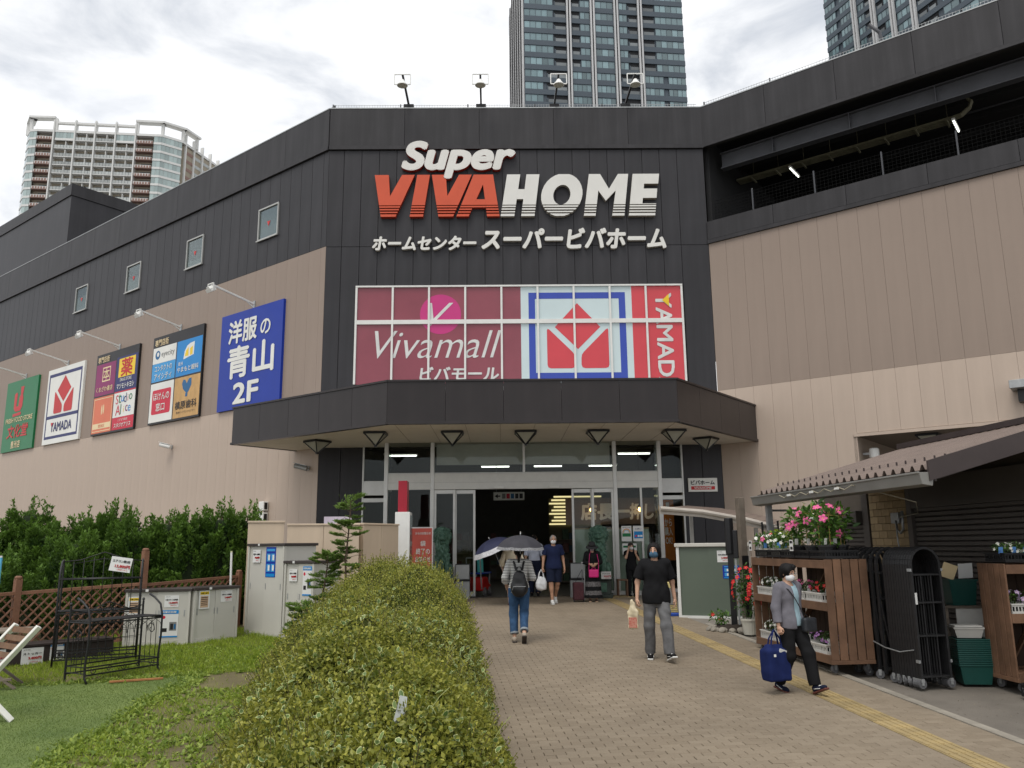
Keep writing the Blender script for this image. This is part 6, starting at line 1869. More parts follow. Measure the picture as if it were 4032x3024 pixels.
for z in (1.40, 0.30):
    for y in (0.018, -AW - 0.018):
        b = MB(); b.box(-0.03, 0.03, y - 0.012, y + 0.012, z, z + 0.035); b.build('latch', M_GALV, GATE)
b = MB(); b.box(-0.024, -0.019, -0.04, -0.01, 1.0, 1.14); b.build('label_strip', M_PAPER, GATE)
b = MB(); b.tube([(0.05, 0.03, 0.45), (0.3, 0.05, 0.40), (0.6, 0.05, 0.42), (0.9, 0.04, 0.48)], 0.008, 5); b.build('chain', M_GALV, GATE)
b = MB()
for k in range(17): b.bar((xg[k], 0.0, 0.3), (xg[k + 1], 0.0, 1.1), 0.012); b.bar((xg[k], -AW, 0.3), (xg[k + 1], -AW, 1.1), 0.012)
b.build('scissor_links', M_IRON, GATE)

# ---- tubs and table by the shutter
def tub_mesh(w, d, h):
    b = MB(); i = 0.82
    def loop(s, z): return [(-w / 2 * s, -d / 2 * s, z), (w / 2 * s, -d / 2 * s, z), (w / 2 * s, d / 2 * s, z), (-w / 2 * s, d / 2 * s, z)]
    L_ = [loop(i, 0), loop(1.0, h), loop(1.06, h), loop(1.06, h - 0.02), loop(0.97, h - 0.004), loop(i * 0.97, 0.01)]
    vs2 = sum([loop(i, 0), loop(1.0, h - 0.02), loop(1.06, h - 0.02), loop(1.06, h), loop(0.97, h), loop(i * 0.97, 0.012)], [])
    fs2 = []
    for k in range(5):
        for j in range(4): fs2.append((k * 4 + j, k * 4 + (j + 1) % 4, (k + 1) * 4 + (j + 1) % 4, (k + 1) * 4 + j))
    fs2 += [(3, 2, 1, 0), (20, 21, 22, 23)]
    b.add(vs2, fs2); return b
tubm = tub_mesh(0.40, 0.30, 0.24).mesh('tub', M_TUB)
for k in range(13):
    nth = ['bottom', 'second', 'third', 'fourth', 'fifth', 'sixth', 'seventh', 'eighth', 'ninth', 'tenth', 'eleventh', 'twelfth', 'topmost'][k]
    t = tag(obj('plastic_tub', tubm, None, (5.93, 10.72, gz(10.7) + k * 0.026), (0, 0, R(-8)), 0.006), 'dark green plastic tub, %s of the nested stack by the shutter' % (nth if k in (0, 12) else nth + ' from the ground'), 'tub', 'stacked green tubs')
t = thing('white_tub', 'pale grey plastic tub lying on the green tub stack', 'tub', (5.90, 10.72, gz(10.7) + 0.56), R(-12))
tub_mesh(0.34, 0.26, 0.13).build('shell', mat('pale grey plastic', (0.40, 0.39, 0.36), 0.5), t); b = MB(); b.box(-0.16, 0.16, -0.12, 0.12, 0.135, 0.15); b.build('lid', M_TRAYW, t)
t = thing('display_table', 'low table with white front carrying a dark green planter by the shutter', 'table', (6.22, 11.35, gz(11.3)), R(-5))
b = MB(); b.box(-0.30, 0.35, -0.20, 0.25, 0.86, 0.89); b.build('tabletop', M_GREYWOOD, t); b = MB(); b.box(-0.15, 0.34, -0.18, -0.16, 0.2, 0.858); b.build('front_board', M_TRAYW, t)
for x, y in ((-0.27, -0.17), (0.32, -0.15), (-0.27, 0.22), (0.32, 0.22)): b = MB(); b.box(x - 0.02, x + 0.02, y - 0.008, y + 0.03, 0, 0.858); b.build('leg', M_GREYWOOD, t)
t = thing('dark_planter', 'dark green box of leaflets on the low table beside the right rack', 'planter', (6.22, 11.35, gz(11.3) + 0.892), R(-5))
tub_mesh(0.36, 0.28, 0.34).build('shell', M_TUB, t)
for (x, rz_, m_) in ((-0.12, 0.35, M_PCR), (0.10, -0.05, M_PAPER)): b = MB(); b.cbox((x, -0.02, 0.45), (0.19, 0.006, 0.20), 0, 0.2, rz_); b.build('leaflet', m_, t)

# ---- green shed, carport, posts
t = thing('green_shed', 'low grey green sliding door shed beside the carport', 'storage shed', (3.74, 17.83, gz(17.8) - 0.01), math.atan2(-0.37, 0.92))
M_GSH = mat('grey green steel door', (0.105, 0.130, 0.100), 0.45, 0.05, 1.5); w = 1.45
b = MB(); b.box(0.02, w, 0.03, 0.8, 0, 1.48); b.build('body', M_SHED, t); b = MB(); b.box(-0.04, w + 0.06, -0.06, 0.85, 1.482, 1.56); b.build('roof', M_SHED, t, bevel=0.01)
b = MB(); b.box(-0.01, 0.05, -0.03, 0.029, 0, 1.48); b.box(0.05, w, -0.04, 0.029, 0, 0.06); b.build('door_frame', M_ALUW, t)
for (a, c, y) in ((0.052, 0.72, -0.002), (0.66, w - 0.01, -0.016)):
    b = MB(); b.box(a, c, y, y + 0.012, 0.062, 1.475); q = b.build('door', M_GSH, t); b = MB(); b.box(c - 0.06, c - 0.04, y - 0.004, y - 0.0005, 0.75, 0.84); b.build('handle', M_BLACK, q)
poster(t, 0.98, 1.28, 0.26, 0.24, 'price', y=-0.022, price='2,780', top='収納庫'); poster(t, 1.12, 0.96, 0.34, 0.27, 'blue', y=-0.022)
b = MB(); b.box(1.30, 1.44, -0.025, -0.02, 1.15, 1.32); b.build('yellow_label', mat('yellow label', (0.72, 0.62, 0.03), 0.5), t)
t = thing('carport', 'brown ribbed carport roof with a curved pale edge beam', 'carport', (3.38, 17.6, gz(17.6)))
cz = gz(17.6)
edge = [(0.0, 0, 2.80 - cz), (0.9, 0, 2.72 - cz), (1.86, 0, 2.54 - cz), (2.6, 0, 2.34 - cz)]
b = MB()
for p, q in zip(edge[:-1], edge[1:]): b.bar(p, q, 0.07, 0.12)
b.tube([(a - 0.0, c - 0.05, e + 0.05) for a, c, e in edge], 0.05, 8); b.build('edge_beam', mat('pale grey beam', (0.42, 0.38, 0.33), 0.4), t)
for k in range(13):
    q = k / 12
    b = MB(); x0 = 0.05 + 2.5 * q; z_ = np.interp(x0, [e[0] for e in edge], [e[2] for e in edge]) + 0.07
    dz_ = z_ - (np.interp(x0 + 0.2, [e[0] for e in edge], [e[2] for e in edge]) + 0.07)
    b.add([(x0, 0, z_), (x0 + 0.195, 0, z_ - dz_), (x0 + 0.195 + 1.2, 2.9, z_ - dz_ + 0.18), (x0 + 1.2, 2.9, z_ + 0.18), (x0, 0, z_ - .02), (x0 + 0.195, 0, z_ - dz_ - .02), (x0 + 0.195 + 1.2, 2.9, z_ - dz_ + 0.16), (x0 + 1.2, 2.9, z_ + 0.16)], [(0, 1, 2, 3), (7, 6, 5, 4), (0, 3, 7, 4), (1, 5, 6, 2), (0, 4, 5, 1), (3, 2, 6, 7)])
    b.build('roof_panel', M_ROOFM, t)
for x, y in ((1.75, 0.1), (2.9, 2.8), (1.3, 2.8)):
    b = MB(); b.box(x - 0.04, x + 0.04, y - 0.03, y + 0.05, 0, np.interp(x, [e[0] for e in edge], [e[2] for e in edge]) - 0.02 + (0.15 if y > 1 else 0)); b.build('post', M_ALU, t)
t = thing('gate_sensor_post', 'black post with a dark sensor head in front of the green shed', 'post', (4.35, 15.83, gz(15.8)), R(-20))
b = MB(); b.box(-0.055, 0.055, -0.04, 0.04, 0, 1.40); b.build('post', M_BLACK, t); b = MB(); b.cyl((0, 0, 1.401), (0, 0, 2.08), 0.085, 12); b.box(0.05, 0.15, -0.05, 0.07, 1.32, 1.85); b.build('sensor_head', M_BLACK, t, bevel=0.01)
b = MB(); b.box(0.075, 0.11, -0.03, 0.03, 0, 1.45); b.build('rail', M_GALV, t); b = MB(); b.box(0.112, 0.42, -0.02, 0.02, 1.08, 1.15); b.build('bar', M_BLACK, t)
t = thing('timber_post', 'tall weathered square timber post beside the sensor post', 'post', (4.70, 16.2, gz(16.2)), R(15))
b = MB(); b.box(-0.07, 0.07, -0.07, 0.07, 0, 2.48); b.build('post', M_GREYWOOD, t, bevel=0.01); b = MB(); b.box(-0.073, 0.073, -0.075, -0.0705, 0.2, 1.35); b.build('black_strip', M_BLACK, t)
t = thing('mesh_gate_panel', 'narrow black mesh panel behind the timber post', 'fence', (4.86, 15.4, gz(15.4)), R(-84))
b = MB()
for k in range(14): b.box(k * 0.05, k * 0.05 + 0.006, 0, 0.006, 0.1, 1.95)
for k in range(16): b.box(0, 0.66, 0.007, 0.012, 0.12 + k * 0.12, 0.127 + k * 0.12)
q = b.build('wire_mesh', M_IRON, t); q['kind'] = 'stuff'
for x in (-0.02, 0.66): b = MB(); b.box(x, x + 0.02, -0.01, 0.02, 0, 2.0); b.build('frame_post', M_IRON, t)
# yellow A frame stand sign by the door
t = thing('floor_sign', 'cream yellow stand sign with a blue base beside the green shed', 'sign', (3.58, 18.1, gz(18.1)))
b = MB(); b.prism([(-0.17, 0.08), (0.17, 0.08), (0.12, 0.72), (-0.12, 0.72)], -0.08, 0.08); b.build('panel', mat('cream yellow plastic', (0.62, 0.52, 0.22), 0.5, 0.08, 3), t, bevel=0.015)
b = MB(); b.box(-0.20, 0.20, -0.12, 0.12, 0, 0.079); b.build('base', mat('blue plastic', (0.02, 0.06, 0.30), 0.4), t, bevel=0.02)
b = MB(); b.box(0.0, 0.10, -0.095, -0.081, 0.25, 0.60); b.build('leaflet', M_PGY, t)
for k in range(4): b = MB(); b.box(-0.15, 0.15, -0.086, -0.0805, 0.12 + k * 0.04, 0.13 + k * 0.04); b.build('groove', M_GREYWOOD, t)
# orange vertical banner inside the side light
t = thing('vertical_banner', 'orange vertical banner standing behind the right side window', 'banner', (4.95, 24.6, 0.73))
b = MB(); b.box(-0.16, 0.18, 0, 0.01, 0.9, 2.75); q = b.build('cloth', mat('orange banner cloth', (0.52, 0.16, 0.02), 0.7), t)
letters('lettering', '1', M_PW, q, (0.0, -0.004, 2.5), 0.10, 0.20, bold=0.02); letters('lettering', 'から\n購入\nOK!', M_PW, q, (0.0, -0.004, 1.75), 0.24, 0.75, bold=0.02)
b = MB(); b.cyl((-0.18, 0, 0), (-0.18, 0, 2.85), 0.014, 6); b.bar((-0.18, 0, 2.82), (0.2, 0, 2.82), 0.014); b.cyl((-0.18, 0, 0), (-0.18, 0, 0.06), 0.14, 10); b.build('pole', M_BLACK, t)

# ================================================================== around the doors
M_BRONZE = mat('green patinated bronze', (0.095, 0.190, 0.135), 0.4, 0.35, 7, 0.3, 30, c2=(0.030, 0.070, 0.052))
M_STONE = mat('dark stone plinth', (0.045, 0.058, 0.050), 0.6, 0.3, 5, 0.4, 30)
def mane_noise(P):
    a = np.sin(P[:, 0] * 46 + 7 * P[:, 2]) * np.sin(P[:, 2] * 34 + 5 * P[:, 0]) * np.sin(P[:, 1] * 40 + 11 * P[:, 2])
    w = np.clip((P[:, 2] - 0.42) / 0.12, 0, 1) * np.clip((1.40 - P[:, 2]) / 0.1, 0, 1)
    return a * 0.034 * w + 0.006 * np.sin(P[:, 2] * 60) * np.sin(P[:, 0] * 55)
def lion_mesh():
    pr = [('e', (0, 0.05, 0.50), (0.16, 0.22, 0.36)), ('e', (0, -0.08, 0.82), (0.185, 0.18, 0.30)), ('e', (0, -0.02, 1.12), (0.265, 0.19, 0.24)),      # trunk, chest mane, head mane
          ('e', (0, -0.19, 1.13), (0.130, 0.13, 0.150)), ('e', (0, -0.31, 1.07), (0.085, 0.085, 0.062)), ('e', (0, -0.28, 0.975), (0.065, 0.06, 0.035)),   # skull, muzzle, jaw
          ('e', (0, -0.385, 1.10), (0.040, 0.02, 0.024)), ('e', (-0.062, -0.29, 1.19), (0.045, 0.035, 0.022)), ('e', (0.062, -0.29, 1.19), (0.045, 0.035, 0.022)),
          ('e', (-0.17, -0.05, 1.30), (0.052, 0.035, 0.055)), ('e', (0.17, -0.05, 1.30), (0.052, 0.035, 0.055)), ('e', (0, -0.05, 1.34), (0.12, 0.11, 0.06))]
    for s in (-1, 1):
        pr += [('c', (0.13 * s, -0.15, 0.62), (0.125 * s, -0.20, 0.10), 0.075, 0.055), ('e', (0.125 * s, -0.25, 0.05), (0.065, 0.09, 0.05)),
               ('e', (0.20 * s, 0.10, 0.22), (0.12, 0.22, 0.20)), ('e', (0.22 * s, -0.10, 0.05), (0.07, 0.14, 0.05))]
    return solid(pr, 0.016, 0.05, noise=mane_noise, sub=[('e', (0, -0.36, 1.015), (0.060, 0.07, 0.022)), ('e', (-0.058, -0.325, 1.145), (0.036, 0.035, 0.022)), ('e', (0.058, -0.325, 1.145), (0.036, 0.035, 0.022))])
lm = solid_mesh('lion', [lion_mesh()], M_BRONZE)
def lion(loc, rz, label):
    t = thing('lion_statue', label, 'statue', loc, rz, 'bronze lions flanking the doors')
    b = MB(); b.box(-0.34, 0.34, -0.36, 0.36, 0, 0.10); b.box(-0.29, 0.29, -0.31, 0.31, 0.10, 0.46); b.box(-0.33, 0.33, -0.35, 0.35, 0.46, 0.52); b.build('plinth', M_STONE, t, bevel=0.015)
    b = MB(); b.box(-0.2, 0.2, -0.322, -0.311, 0.16, 0.40); b.build('plinth_panel', M_BRONZE, t, bevel=0.01)
    obj('lion', lm, t, (0, 0, 0.52))
    return t
lion((2.60, 22.45, 0.712), R(-10), 'green bronze lion statue standing right of the doors behind the woman in black')
lion((-1.66, 22.45, 0.712), R(8), 'green bronze lion statue standing left of the doors behind the hedge')
t = thing('price_card', 'white price card propped on the right lion plinth', 'price card', (2.72, 22.02, 1.19), R(0))
poster(t, 0, 0.12, 0.26, 0.19, 'card', y=0, price='900', top='アクリル'); b = MB(); b.box(-0.06, 0.06, 0.004, 0.06, 0, 0.02); b.build('card_stand', M_BLACK, t)
M_BINL = mat('light grey bin', (0.36, 0.37, 0.37), 0.5); 
def bin_(loc, label):
    t = thing('umbrella_bag_bin', label, 'bin', loc, 0, 'grey bins beside the doors')
    b = MB(); b.box(-0.19, 0.19, -0.16, 0.16, 0, 0.46); b.build('base', M_BINL, t, bevel=0.012); b = MB(); b.box(-0.20, 0.20, -0.17, 0.17, 0.462, 0.51); b.build('band', M_BLACK, t); b = MB(); b.box(-0.185, 0.185, -0.14, 0.12, 0.511, 0.90); b.build('upper_box', M_BINL, t, bevel=0.012)
    b = MB(); b.box(-0.195, -0.186, -0.145, 0.125, 0.511, 0.91); b.box(0.186, 0.195, -0.145, 0.125, 0.511, 0.91); b.box(-0.186, 0.186, -0.145, 0.125, 0.902, 0.915); b.build('rim', M_BLACK, t)
bin_((2.0, 22.6, 0.714), 'grey bin right of the open doorway behind the patterned trolley'); bin_((-1.10, 22.6, 0.714), 'grey bin left of the open doorway behind the hedge')
# mint counter boards, banner and lamps behind the right glass
M_MINT = mat('mint green board', (0.47, 0.56, 0.46), 0.6, 0.05, 2)
t = thing('display_partition', 'mint green display partition behind the right door leaves', 'partition', (2.0, 23.17, 0.73))
b = MB(); b.box(0.0, 1.12, 0, 0.05, 0.1, 1.80); b.build('board', M_MINT, t); b = MB(); b.box(1.26, 2.10, 0, 0.05, 0.1, 1.80); b.build('board', M_MINT, t)
b = MB(); b.box(-0.01, 1.13, -0.01, 0.06, 1.801, 1.84); b.box(1.25, 2.11, -0.01, 0.06, 1.801, 1.84); b.build('top_rail', mat('pale wood rail', (0.42, 0.32, 0.2), 0.6), t); b = MB(); b.box(0, 2.1, 0.0, 0.05, 0, 0.099); b.build('skirting', M_ALUW, t)
t = thing('shop_banner', 'brown banner with white characters behind the right door glass', 'banner', (1.98, 24.6, 2.60))
b = MB(); b.box(-0.1, 2.6, 0, 0.02, 0.10, 0.88); q = b.build('sheet', mat('brown banner sheet', (0.16, 0.12, 0.095), 0.7), t)
letters('lettering', '店長', M_PW, q, (0.85, -0.006, 0.48), 1.0, 0.52, bold=0.045); letters('lettering', '一押し', M_PW, q, (2.0, -0.006, 0.48), 1.1, 0.50, bold=0.045, shear=0.1)
M_BULB = emit_mat('lit warm bulb', (1.0, 0.55, 0.16), 12)
for x, y, l in ((2.62, 24.2, 'warm bulb glowing behind the right door leaf, left one'), (4.05, 24.2, 'warm bulb glowing behind the right bay glass, right one')):
    t = thing('pendant_lamp', l, 'lamp', (x, y, 3.05))
    b = MB(); b.lathe([(0.01, 0.0), (0.045, 0.03), (0.055, 0.07), (0.03, 0.12)], 10); b.build('bulb', M_BULB, t, smooth=True); b = MB(); b.lathe([(0.09, 0.13), (0.04, 0.20), (0.02, 0.24)], 10); b.build('shade', M_BLACK, t); b = MB(); b.cyl((0, 0, 0.24), (0, 0, 1.9), 0.006, 5); b.build('cord', M_BLACK, t)
# posters on the right bay glass
t = thing('door_notices', 'three printed notices taped to the glass right of the lion', 'notice', (3.30, 22.955, 2.0))
def notice(x, z, w, h, k):
    b = MB(); b.box(-w / 2, w / 2, 0, 0.003, -h / 2, h / 2); o = b.build('notice', M_PAPER, t, loc=(x, -0.005, z))
    def p(polys, m, d=0.0015): return obj('print', flat_poly([[(a * w, c * h) for a, c in q] for q in polys], m, 'print', -d), o)
    if k == 0:
        arc = lambda r0, r1: [(r1 * math.cos(a), 0.05 + r1 * 0.7 * math.sin(a)) for a in [math.pi * i / 10 for i in range(11)]] + [(r0 * math.cos(a), 0.05 + r0 * 0.7 * math.sin(a)) for a in [math.pi * i / 10 for i in range(10, -1, -1)]]
        for i, m in enumerate((M_PRP, M_PY, M_PSK)): p([arc(0.36 - i * .06, 0.40 - i * .05)], m)
        p([rect(-.42, .42, -.20, .02)], M_PG)
        letters('lettering', '感染防止対策', M_PK, o, (0, -.002, .40 * h), .8 * w, .06 * h)
    elif k == 1: p([rect(-.42, .42, -.32, .14)], M_PSK); p([disc(-.22, -.16, .10, 12, .07)], M_PRP, .0025); p([disc(.02, -.16, .10, 12, .07)], M_PW, .0025); p([rect(.16, .38, -.22, -.1)], M_PW, .0025); letters('lettering', 'お願い', M_PB, o, (0, -.002, .3 * h), .6 * w, .1 * h)
    else:
        p([rect(-.44, .44, .12, .30)], M_PG); p([disc(-.12, -.22, .13, 12, .12)], M_PSK); p([disc(-.12, -.12, .08, 12, .07)], M_PY, .0025)
        for i in range(3): p([disc(.16 + i * .12, -.14, .025, 8, .04), rect(.14 + i * .12, .18 + i * .12, -.34, -.18)][0:1], M_PK)
for a in ((0.14, 0.40, 0.28, 0.42, 0), (0.47, 0.40, 0.29, 0.42, 1), (0.21, -0.02, 0.40, 0.30, 2)): notice(*a)
# restroom pictogram sign hanging inside
t = thing('hanging_sign', 'dim hanging pictogram sign with an arrow inside the doorway', 'sign', (-0.30, 26.5, 3.55))
b = MB(); b.box(0, 1.0, 0, 0.04, 0, 0.26); q = b.build('board', M_PW, t)
obj('print', flat_poly([[(0.04, 0.13), (0.14, 0.20), (0.14, 0.15), (0.22, 0.15), (0.22, 0.11), (0.14, 0.11), (0.14, 0.06)]], M_PK, 'print', -0.004), q)
for i, m in enumerate((M_PGY, M_PRP, M_PTQ, M_PK, M_PK)): obj('print', flat_poly([rect(0.28 + i * .14, 0.39 + i * .14, .05, .21)], m, 'print', -0.004), q)
b = MB(); b.cyl((0.1, 0.02, 0.26), (0.1, 0.02, 2.2), 0.006, 5); b.cyl((0.9, 0.02, 0.26), (0.9, 0.02, 2.2), 0.006, 5); b.build('hanger', M_GALV, t)
# shelves and goods deeper in the shop
M_GOODS = [mat('goods %d' % i, c, 0.6, 0.2, 8) for i, c in enumerate(((0.12, 0.05, 0.04), (0.10, 0.09, 0.05), (0.05, 0.08, 0.10), (0.12, 0.11, 0.10), (0.05, 0.09, 0.05)))]
for n_, (x, y, l) in enumerate(((-2.9, 26.0, 'dim goods shelf inside, far left behind the glass'), (-1.9, 29.0, 'dim goods shelf inside, behind the left door leaves'), (0.2, 33.5, 'dim goods shelf in the middle of the shop'), (2.6, 29.5, 'dim goods shelf inside, right of the doorway'), (4.2, 27.0, 'dim goods shelf inside, behind the right bay'))):
    t = thing('goods_shelf', l, 'shelf', (x, y, 0.73))
    b = MB(); b.box(-0.75, -0.72, 0, 0.4, 0, 1.7); b.box(0.72, 0.75, 0, 0.4, 0, 1.7); b.box(-0.72, 0.72, 0.37, 0.4, 0, 1.7); b.build('frame', M_GREYWOOD, t)
    for z in (0.1, 0.6, 1.1, 1.55):
        b = MB(); b.box(-0.719, 0.719, 0, 0.369, z, z + 0.03); b.build('shelf_board', M_GREYWOOD, t)
        for k in range(6):
            h_ = random.uniform(0.15, 0.36); b = MB(); b.box(-0.70 + k * 0.235, -0.49 + k * 0.235, 0.03, 0.3, z + 0.031, z + 0.031 + h_); b.build('carton', random.choice(M_GOODS), t)
# shelf far inside on the right; slats glow in place of light falling on them
M_GLOWSLAT = emit_mat('glowing shelf slat', (1.0, 0.86, 0.42), 0.7)
t = thing('lit_shelf', 'yellow lit slatted shelf far inside the doorway on the right', 'shelf', (1.9, 34.0, 0.73))
b = MB(); b.box(0, 2.2, 0.06, 0.10, 0.1, 3.3); b.build('back_board', M_GOODS[1], t)
for k in range(9): b = MB(); b.box(0.02 + 0.1 * (k % 3), 2.2, 0.0, 0.05, 2.2 + k * 0.14, 2.26 + k * 0.14); b.build('lit_strip', M_GLOWSLAT, t)
# child cart with a red car body
t = thing('child_cart', 'shopping cart with a red toy car body just inside the doorway', 'shopping cart', (-0.68, 23.75, 0.73), R(75))
M_CARR = mat('glossy red plastic', (0.45, 0.015, 0.012), 0.3)
b = MB(); b.prism([(-0.45, 0.14), (0.40, 0.14), (0.42, 0.30), (0.22, 0.36), (0.05, 0.52), (-0.40, 0.52), (-0.47, 0.34)], -0.22, 0.22); b.build('car_body', M_CARR, t, bevel=0.03)
for x in (-0.26, 0.26):
    for y in (-0.235, 0.235): b = MB(); b.cyl((x, y - 0.02, 0.12), (x, y + 0.02, 0.12), 0.12, 14); q = b.build('wheel', M_RUB, t); b = MB(); b.cyl((x, y - 0.024, 0.12), (x, y + 0.024, 0.12), 0.065, 12); b.build('hub', M_GALV, q)
b = MB(); b.box(-0.5, 0.42, -0.24, 0.24, 0.60, 0.64); b.build('basket', mat('blue basket', (0.02, 0.06, 0.35), 0.4), t, bevel=0.01)
b = MB(); b.bar((-0.45, -0.2, 0.2), (-0.62, -0.2, 1.05), 0.03); b.bar((-0.45, 0.2, 0.2), (-0.62, 0.2, 1.05), 0.03); b.bar((-0.62, -0.2, 1.05), (-0.62, 0.2, 1.05), 0.035); b.bar((0.3, -0.2, 0.2), (0.35, -0.2, 0.62), 0.03); b.bar((0.3, 0.2, 0.2), (0.35, 0.2, 0.62), 0.03); b.build('handle_frame', M_GALV, t)
b = MB(); b.cyl((0.1, 0.0, 0.64), (0.05, 0.0, 1.0), 0.09, 10); b.build('teal_roll', mat('teal wrap', (0.08, 0.42, 0.38), 0.4), t)

# ================================================================== hedge mound
def hedge_prof(y):
    hc = np.interp(y, [3.6, 4.5, 6, 8, 10, 11.3, 12.6, 13.6, 14.3], [0.0, 0.85, 1.08, 1.22, 1.36, 1.44, 1.32, 0.9, 0.0])
    xr = 0.50 - 0.078 * y + np.interp(y, [12.5, 14.3], [0, -0.8])
    xl = np.interp(y, [3.6, 6, 7, 9, 11, 12.5, 14.3], [-1.7, -2.05, -2.3, -2.68, -2.95, -3.0, -2.5])
    return hc, xl, xr
def hedge_h(x, y):
    hc, xl, xr = hedge_prof(y)
    xm = -1.15 - 0.05 * (y - 8)
    t = np.where(x > xm, (x - xm) / (xr - xm), (xm - x) / (xm - xl))
    t = np.clip(t, 0, 1)
    h = np.where(x > xm, hc * (1 - t ** 3.4) ** 0.62, hc * (1 - t ** 2.3) ** 0.80)
    lump = 0.07 * np.sin(3.1 * x + 1.7 * y) + 0.075 * np.sin(2.3 * y - 2.9 * x + 1) + 0.05 * np.sin(7 * x + 5 * y) * np.sin(3 * y) + 0.04 * np.sin(9 * y - 6 * x) + 0.03 * np.sin(14 * x + 11 * y) * np.sin(12 * y - 13 * x)
    return np.maximum(h + lump * (h > 0.15), 0)
HEDGE = thing('hedge', 'rounded clipped hedge with small yellow green leaves running beside the brick path', 'hedge', (-1.2, 9, gz(9)))
HO = np.array([-1.2, 9, gz(9)])
# dark twig core
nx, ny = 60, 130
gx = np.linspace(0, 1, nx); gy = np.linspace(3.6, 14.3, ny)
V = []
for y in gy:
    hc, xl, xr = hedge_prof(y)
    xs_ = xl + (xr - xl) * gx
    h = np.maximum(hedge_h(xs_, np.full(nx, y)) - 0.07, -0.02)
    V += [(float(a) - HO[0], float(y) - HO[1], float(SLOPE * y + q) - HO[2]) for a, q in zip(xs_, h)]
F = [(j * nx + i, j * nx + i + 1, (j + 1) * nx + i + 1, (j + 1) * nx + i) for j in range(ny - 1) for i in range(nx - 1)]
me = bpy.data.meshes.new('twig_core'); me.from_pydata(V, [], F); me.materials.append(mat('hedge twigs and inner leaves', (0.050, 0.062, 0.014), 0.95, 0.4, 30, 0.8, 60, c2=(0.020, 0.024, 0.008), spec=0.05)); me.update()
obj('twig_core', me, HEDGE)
def hedge_points(n, ymin=3.7, ymax=14.2):
    x = RNG.uniform(-3.5, 0.25, n); y = RNG.uniform(ymin, ymax, n)
    hc, xl, xr = hedge_prof(y)
    k = (x > xl) & (x < xr); x, y = x[k], y[k]
    e = 0.03
    h = hedge_h(x, y)
    dx = (hedge_h(x + e, y) - hedge_h(x - e, y)) / (2 * e); dy = (hedge_h(x, y + e) - hedge_h(x, y - e)) / (2 * e)
    area = np.sqrt(1 + dx ** 2 + dy ** 2)
    keep = RNG.random(len(x)) < np.minimum(area / 5.0, 1)
    x, y, h, dx, dy = x[keep], y[keep], h[keep], dx[keep], dy[keep]
    N_ = np.stack([-dx, -dy, np.ones_like(dx)], 1); N_ /= np.linalg.norm(N_, axis=1, keepdims=True)
    P = np.stack([x, y, SLOPE * y + h], 1)
    return P, N_
# small leaves, thinned in patches so that dark gaps stay open
P, N_ = hedge_points(900000)
gp_ = np.sin(9 * P[:, 0] + 6 * P[:, 1] + 2 * np.sin(4 * P[:, 1])) * np.sin(8 * P[:, 1] - 7 * P[:, 2] * 2 + P[:, 0] * 3) + 0.6 * np.sin(23 * P[:, 0] + 5 * P[:, 2]) * np.sin(21 * P[:, 1])
k = RNG.random(len(P)) < np.clip(0.72 + 0.62 * gp_, 0.16, 1)
Pn, Nn = hedge_points(330000, 3.7, 6.6)
P, N_ = np.concatenate([P[k] + N_[k] * (0.030 * gp_[k])[:, None], Pn]), np.concatenate([N_[k], Nn])
n = len(P)
lod = np.clip((P[:, 1] - 4) / 8, 0, 1)
P = P + N_ * RNG.uniform(-0.10, 0.055, n)[:, None] + RNG.normal(size=(n, 3)) * 0.012
ax = N_ * 0.55 + rand_dirs(n) * 0.95
cl = 0.5 + 0.25 * np.sin(P[:, 0] * 6 + P[:, 1] * 4) + 0.25 * np.sin(P[:, 1] * 7 - P[:, 0] * 3)
rn = np.clip(0.02 + 0.62 * RNG.random(n) ** 1.3 + 0.34 * cl * RNG.random(n), 0, 1)
M_HL = leaf_mat('small hedge leaf', (0.072, 0.105, 0.013), (0.540, 0.520, 0.095), transl=0.38, rough=0.4)
o = obj('foliage', leaf_mesh('foliage', P - HO, ax, N_ + rand_dirs(n) * 0.9, RNG.uniform(.016, .034, n) * np.interp(P[:, 1], [6, 9], [1.3, 1.0]), RNG.uniform(.011, .022, n) * np.interp(P[:, 1], [6, 9], [1.3, 1.0]), M_HL, rn), HEDGE); o['kind'] = 'stuff'
# sprouting shoots above the outline
P, N_ = hedge_points(16000)
k = N_[:, 2] > 0.25; P, N_ = P[k], N_[k]
b = MB(); LP, LA = [], []
for p, nn in zip(P[:1500], N_[:1500]):
    L_ = random.uniform(0.06, 0.22); d = Vector(nn) * 0.6 + Vector((random.uniform(-.3, .3), random.uniform(-.3, .3), 0.6)); d.normalize()
    a = Vector(p - HO); c = a + d * L_
    b.tube([a, c], 0.0022, 3, False)
    for q in range(int(L_ / 0.016)):
        s_ = a + d * (0.016 * (q + 1)); LP.append(s_); LA.append(Vector((random.uniform(-1, 1), random.uniform(-1, 1), 0.5)))
b.build('shoot_stems', mat('green brown twig', (0.10, 0.085, 0.03), 0.8), HEDGE)['kind'] = 'stuff'
LP, LA = np.array(LP), np.array(LA)
obj('shoot_leaves', leaf_mesh('shoot_leaves', LP, LA, rand_dirs(len(LP)), 0.020, 0.014, M_HL), HEDGE)['kind'] = 'stuff'
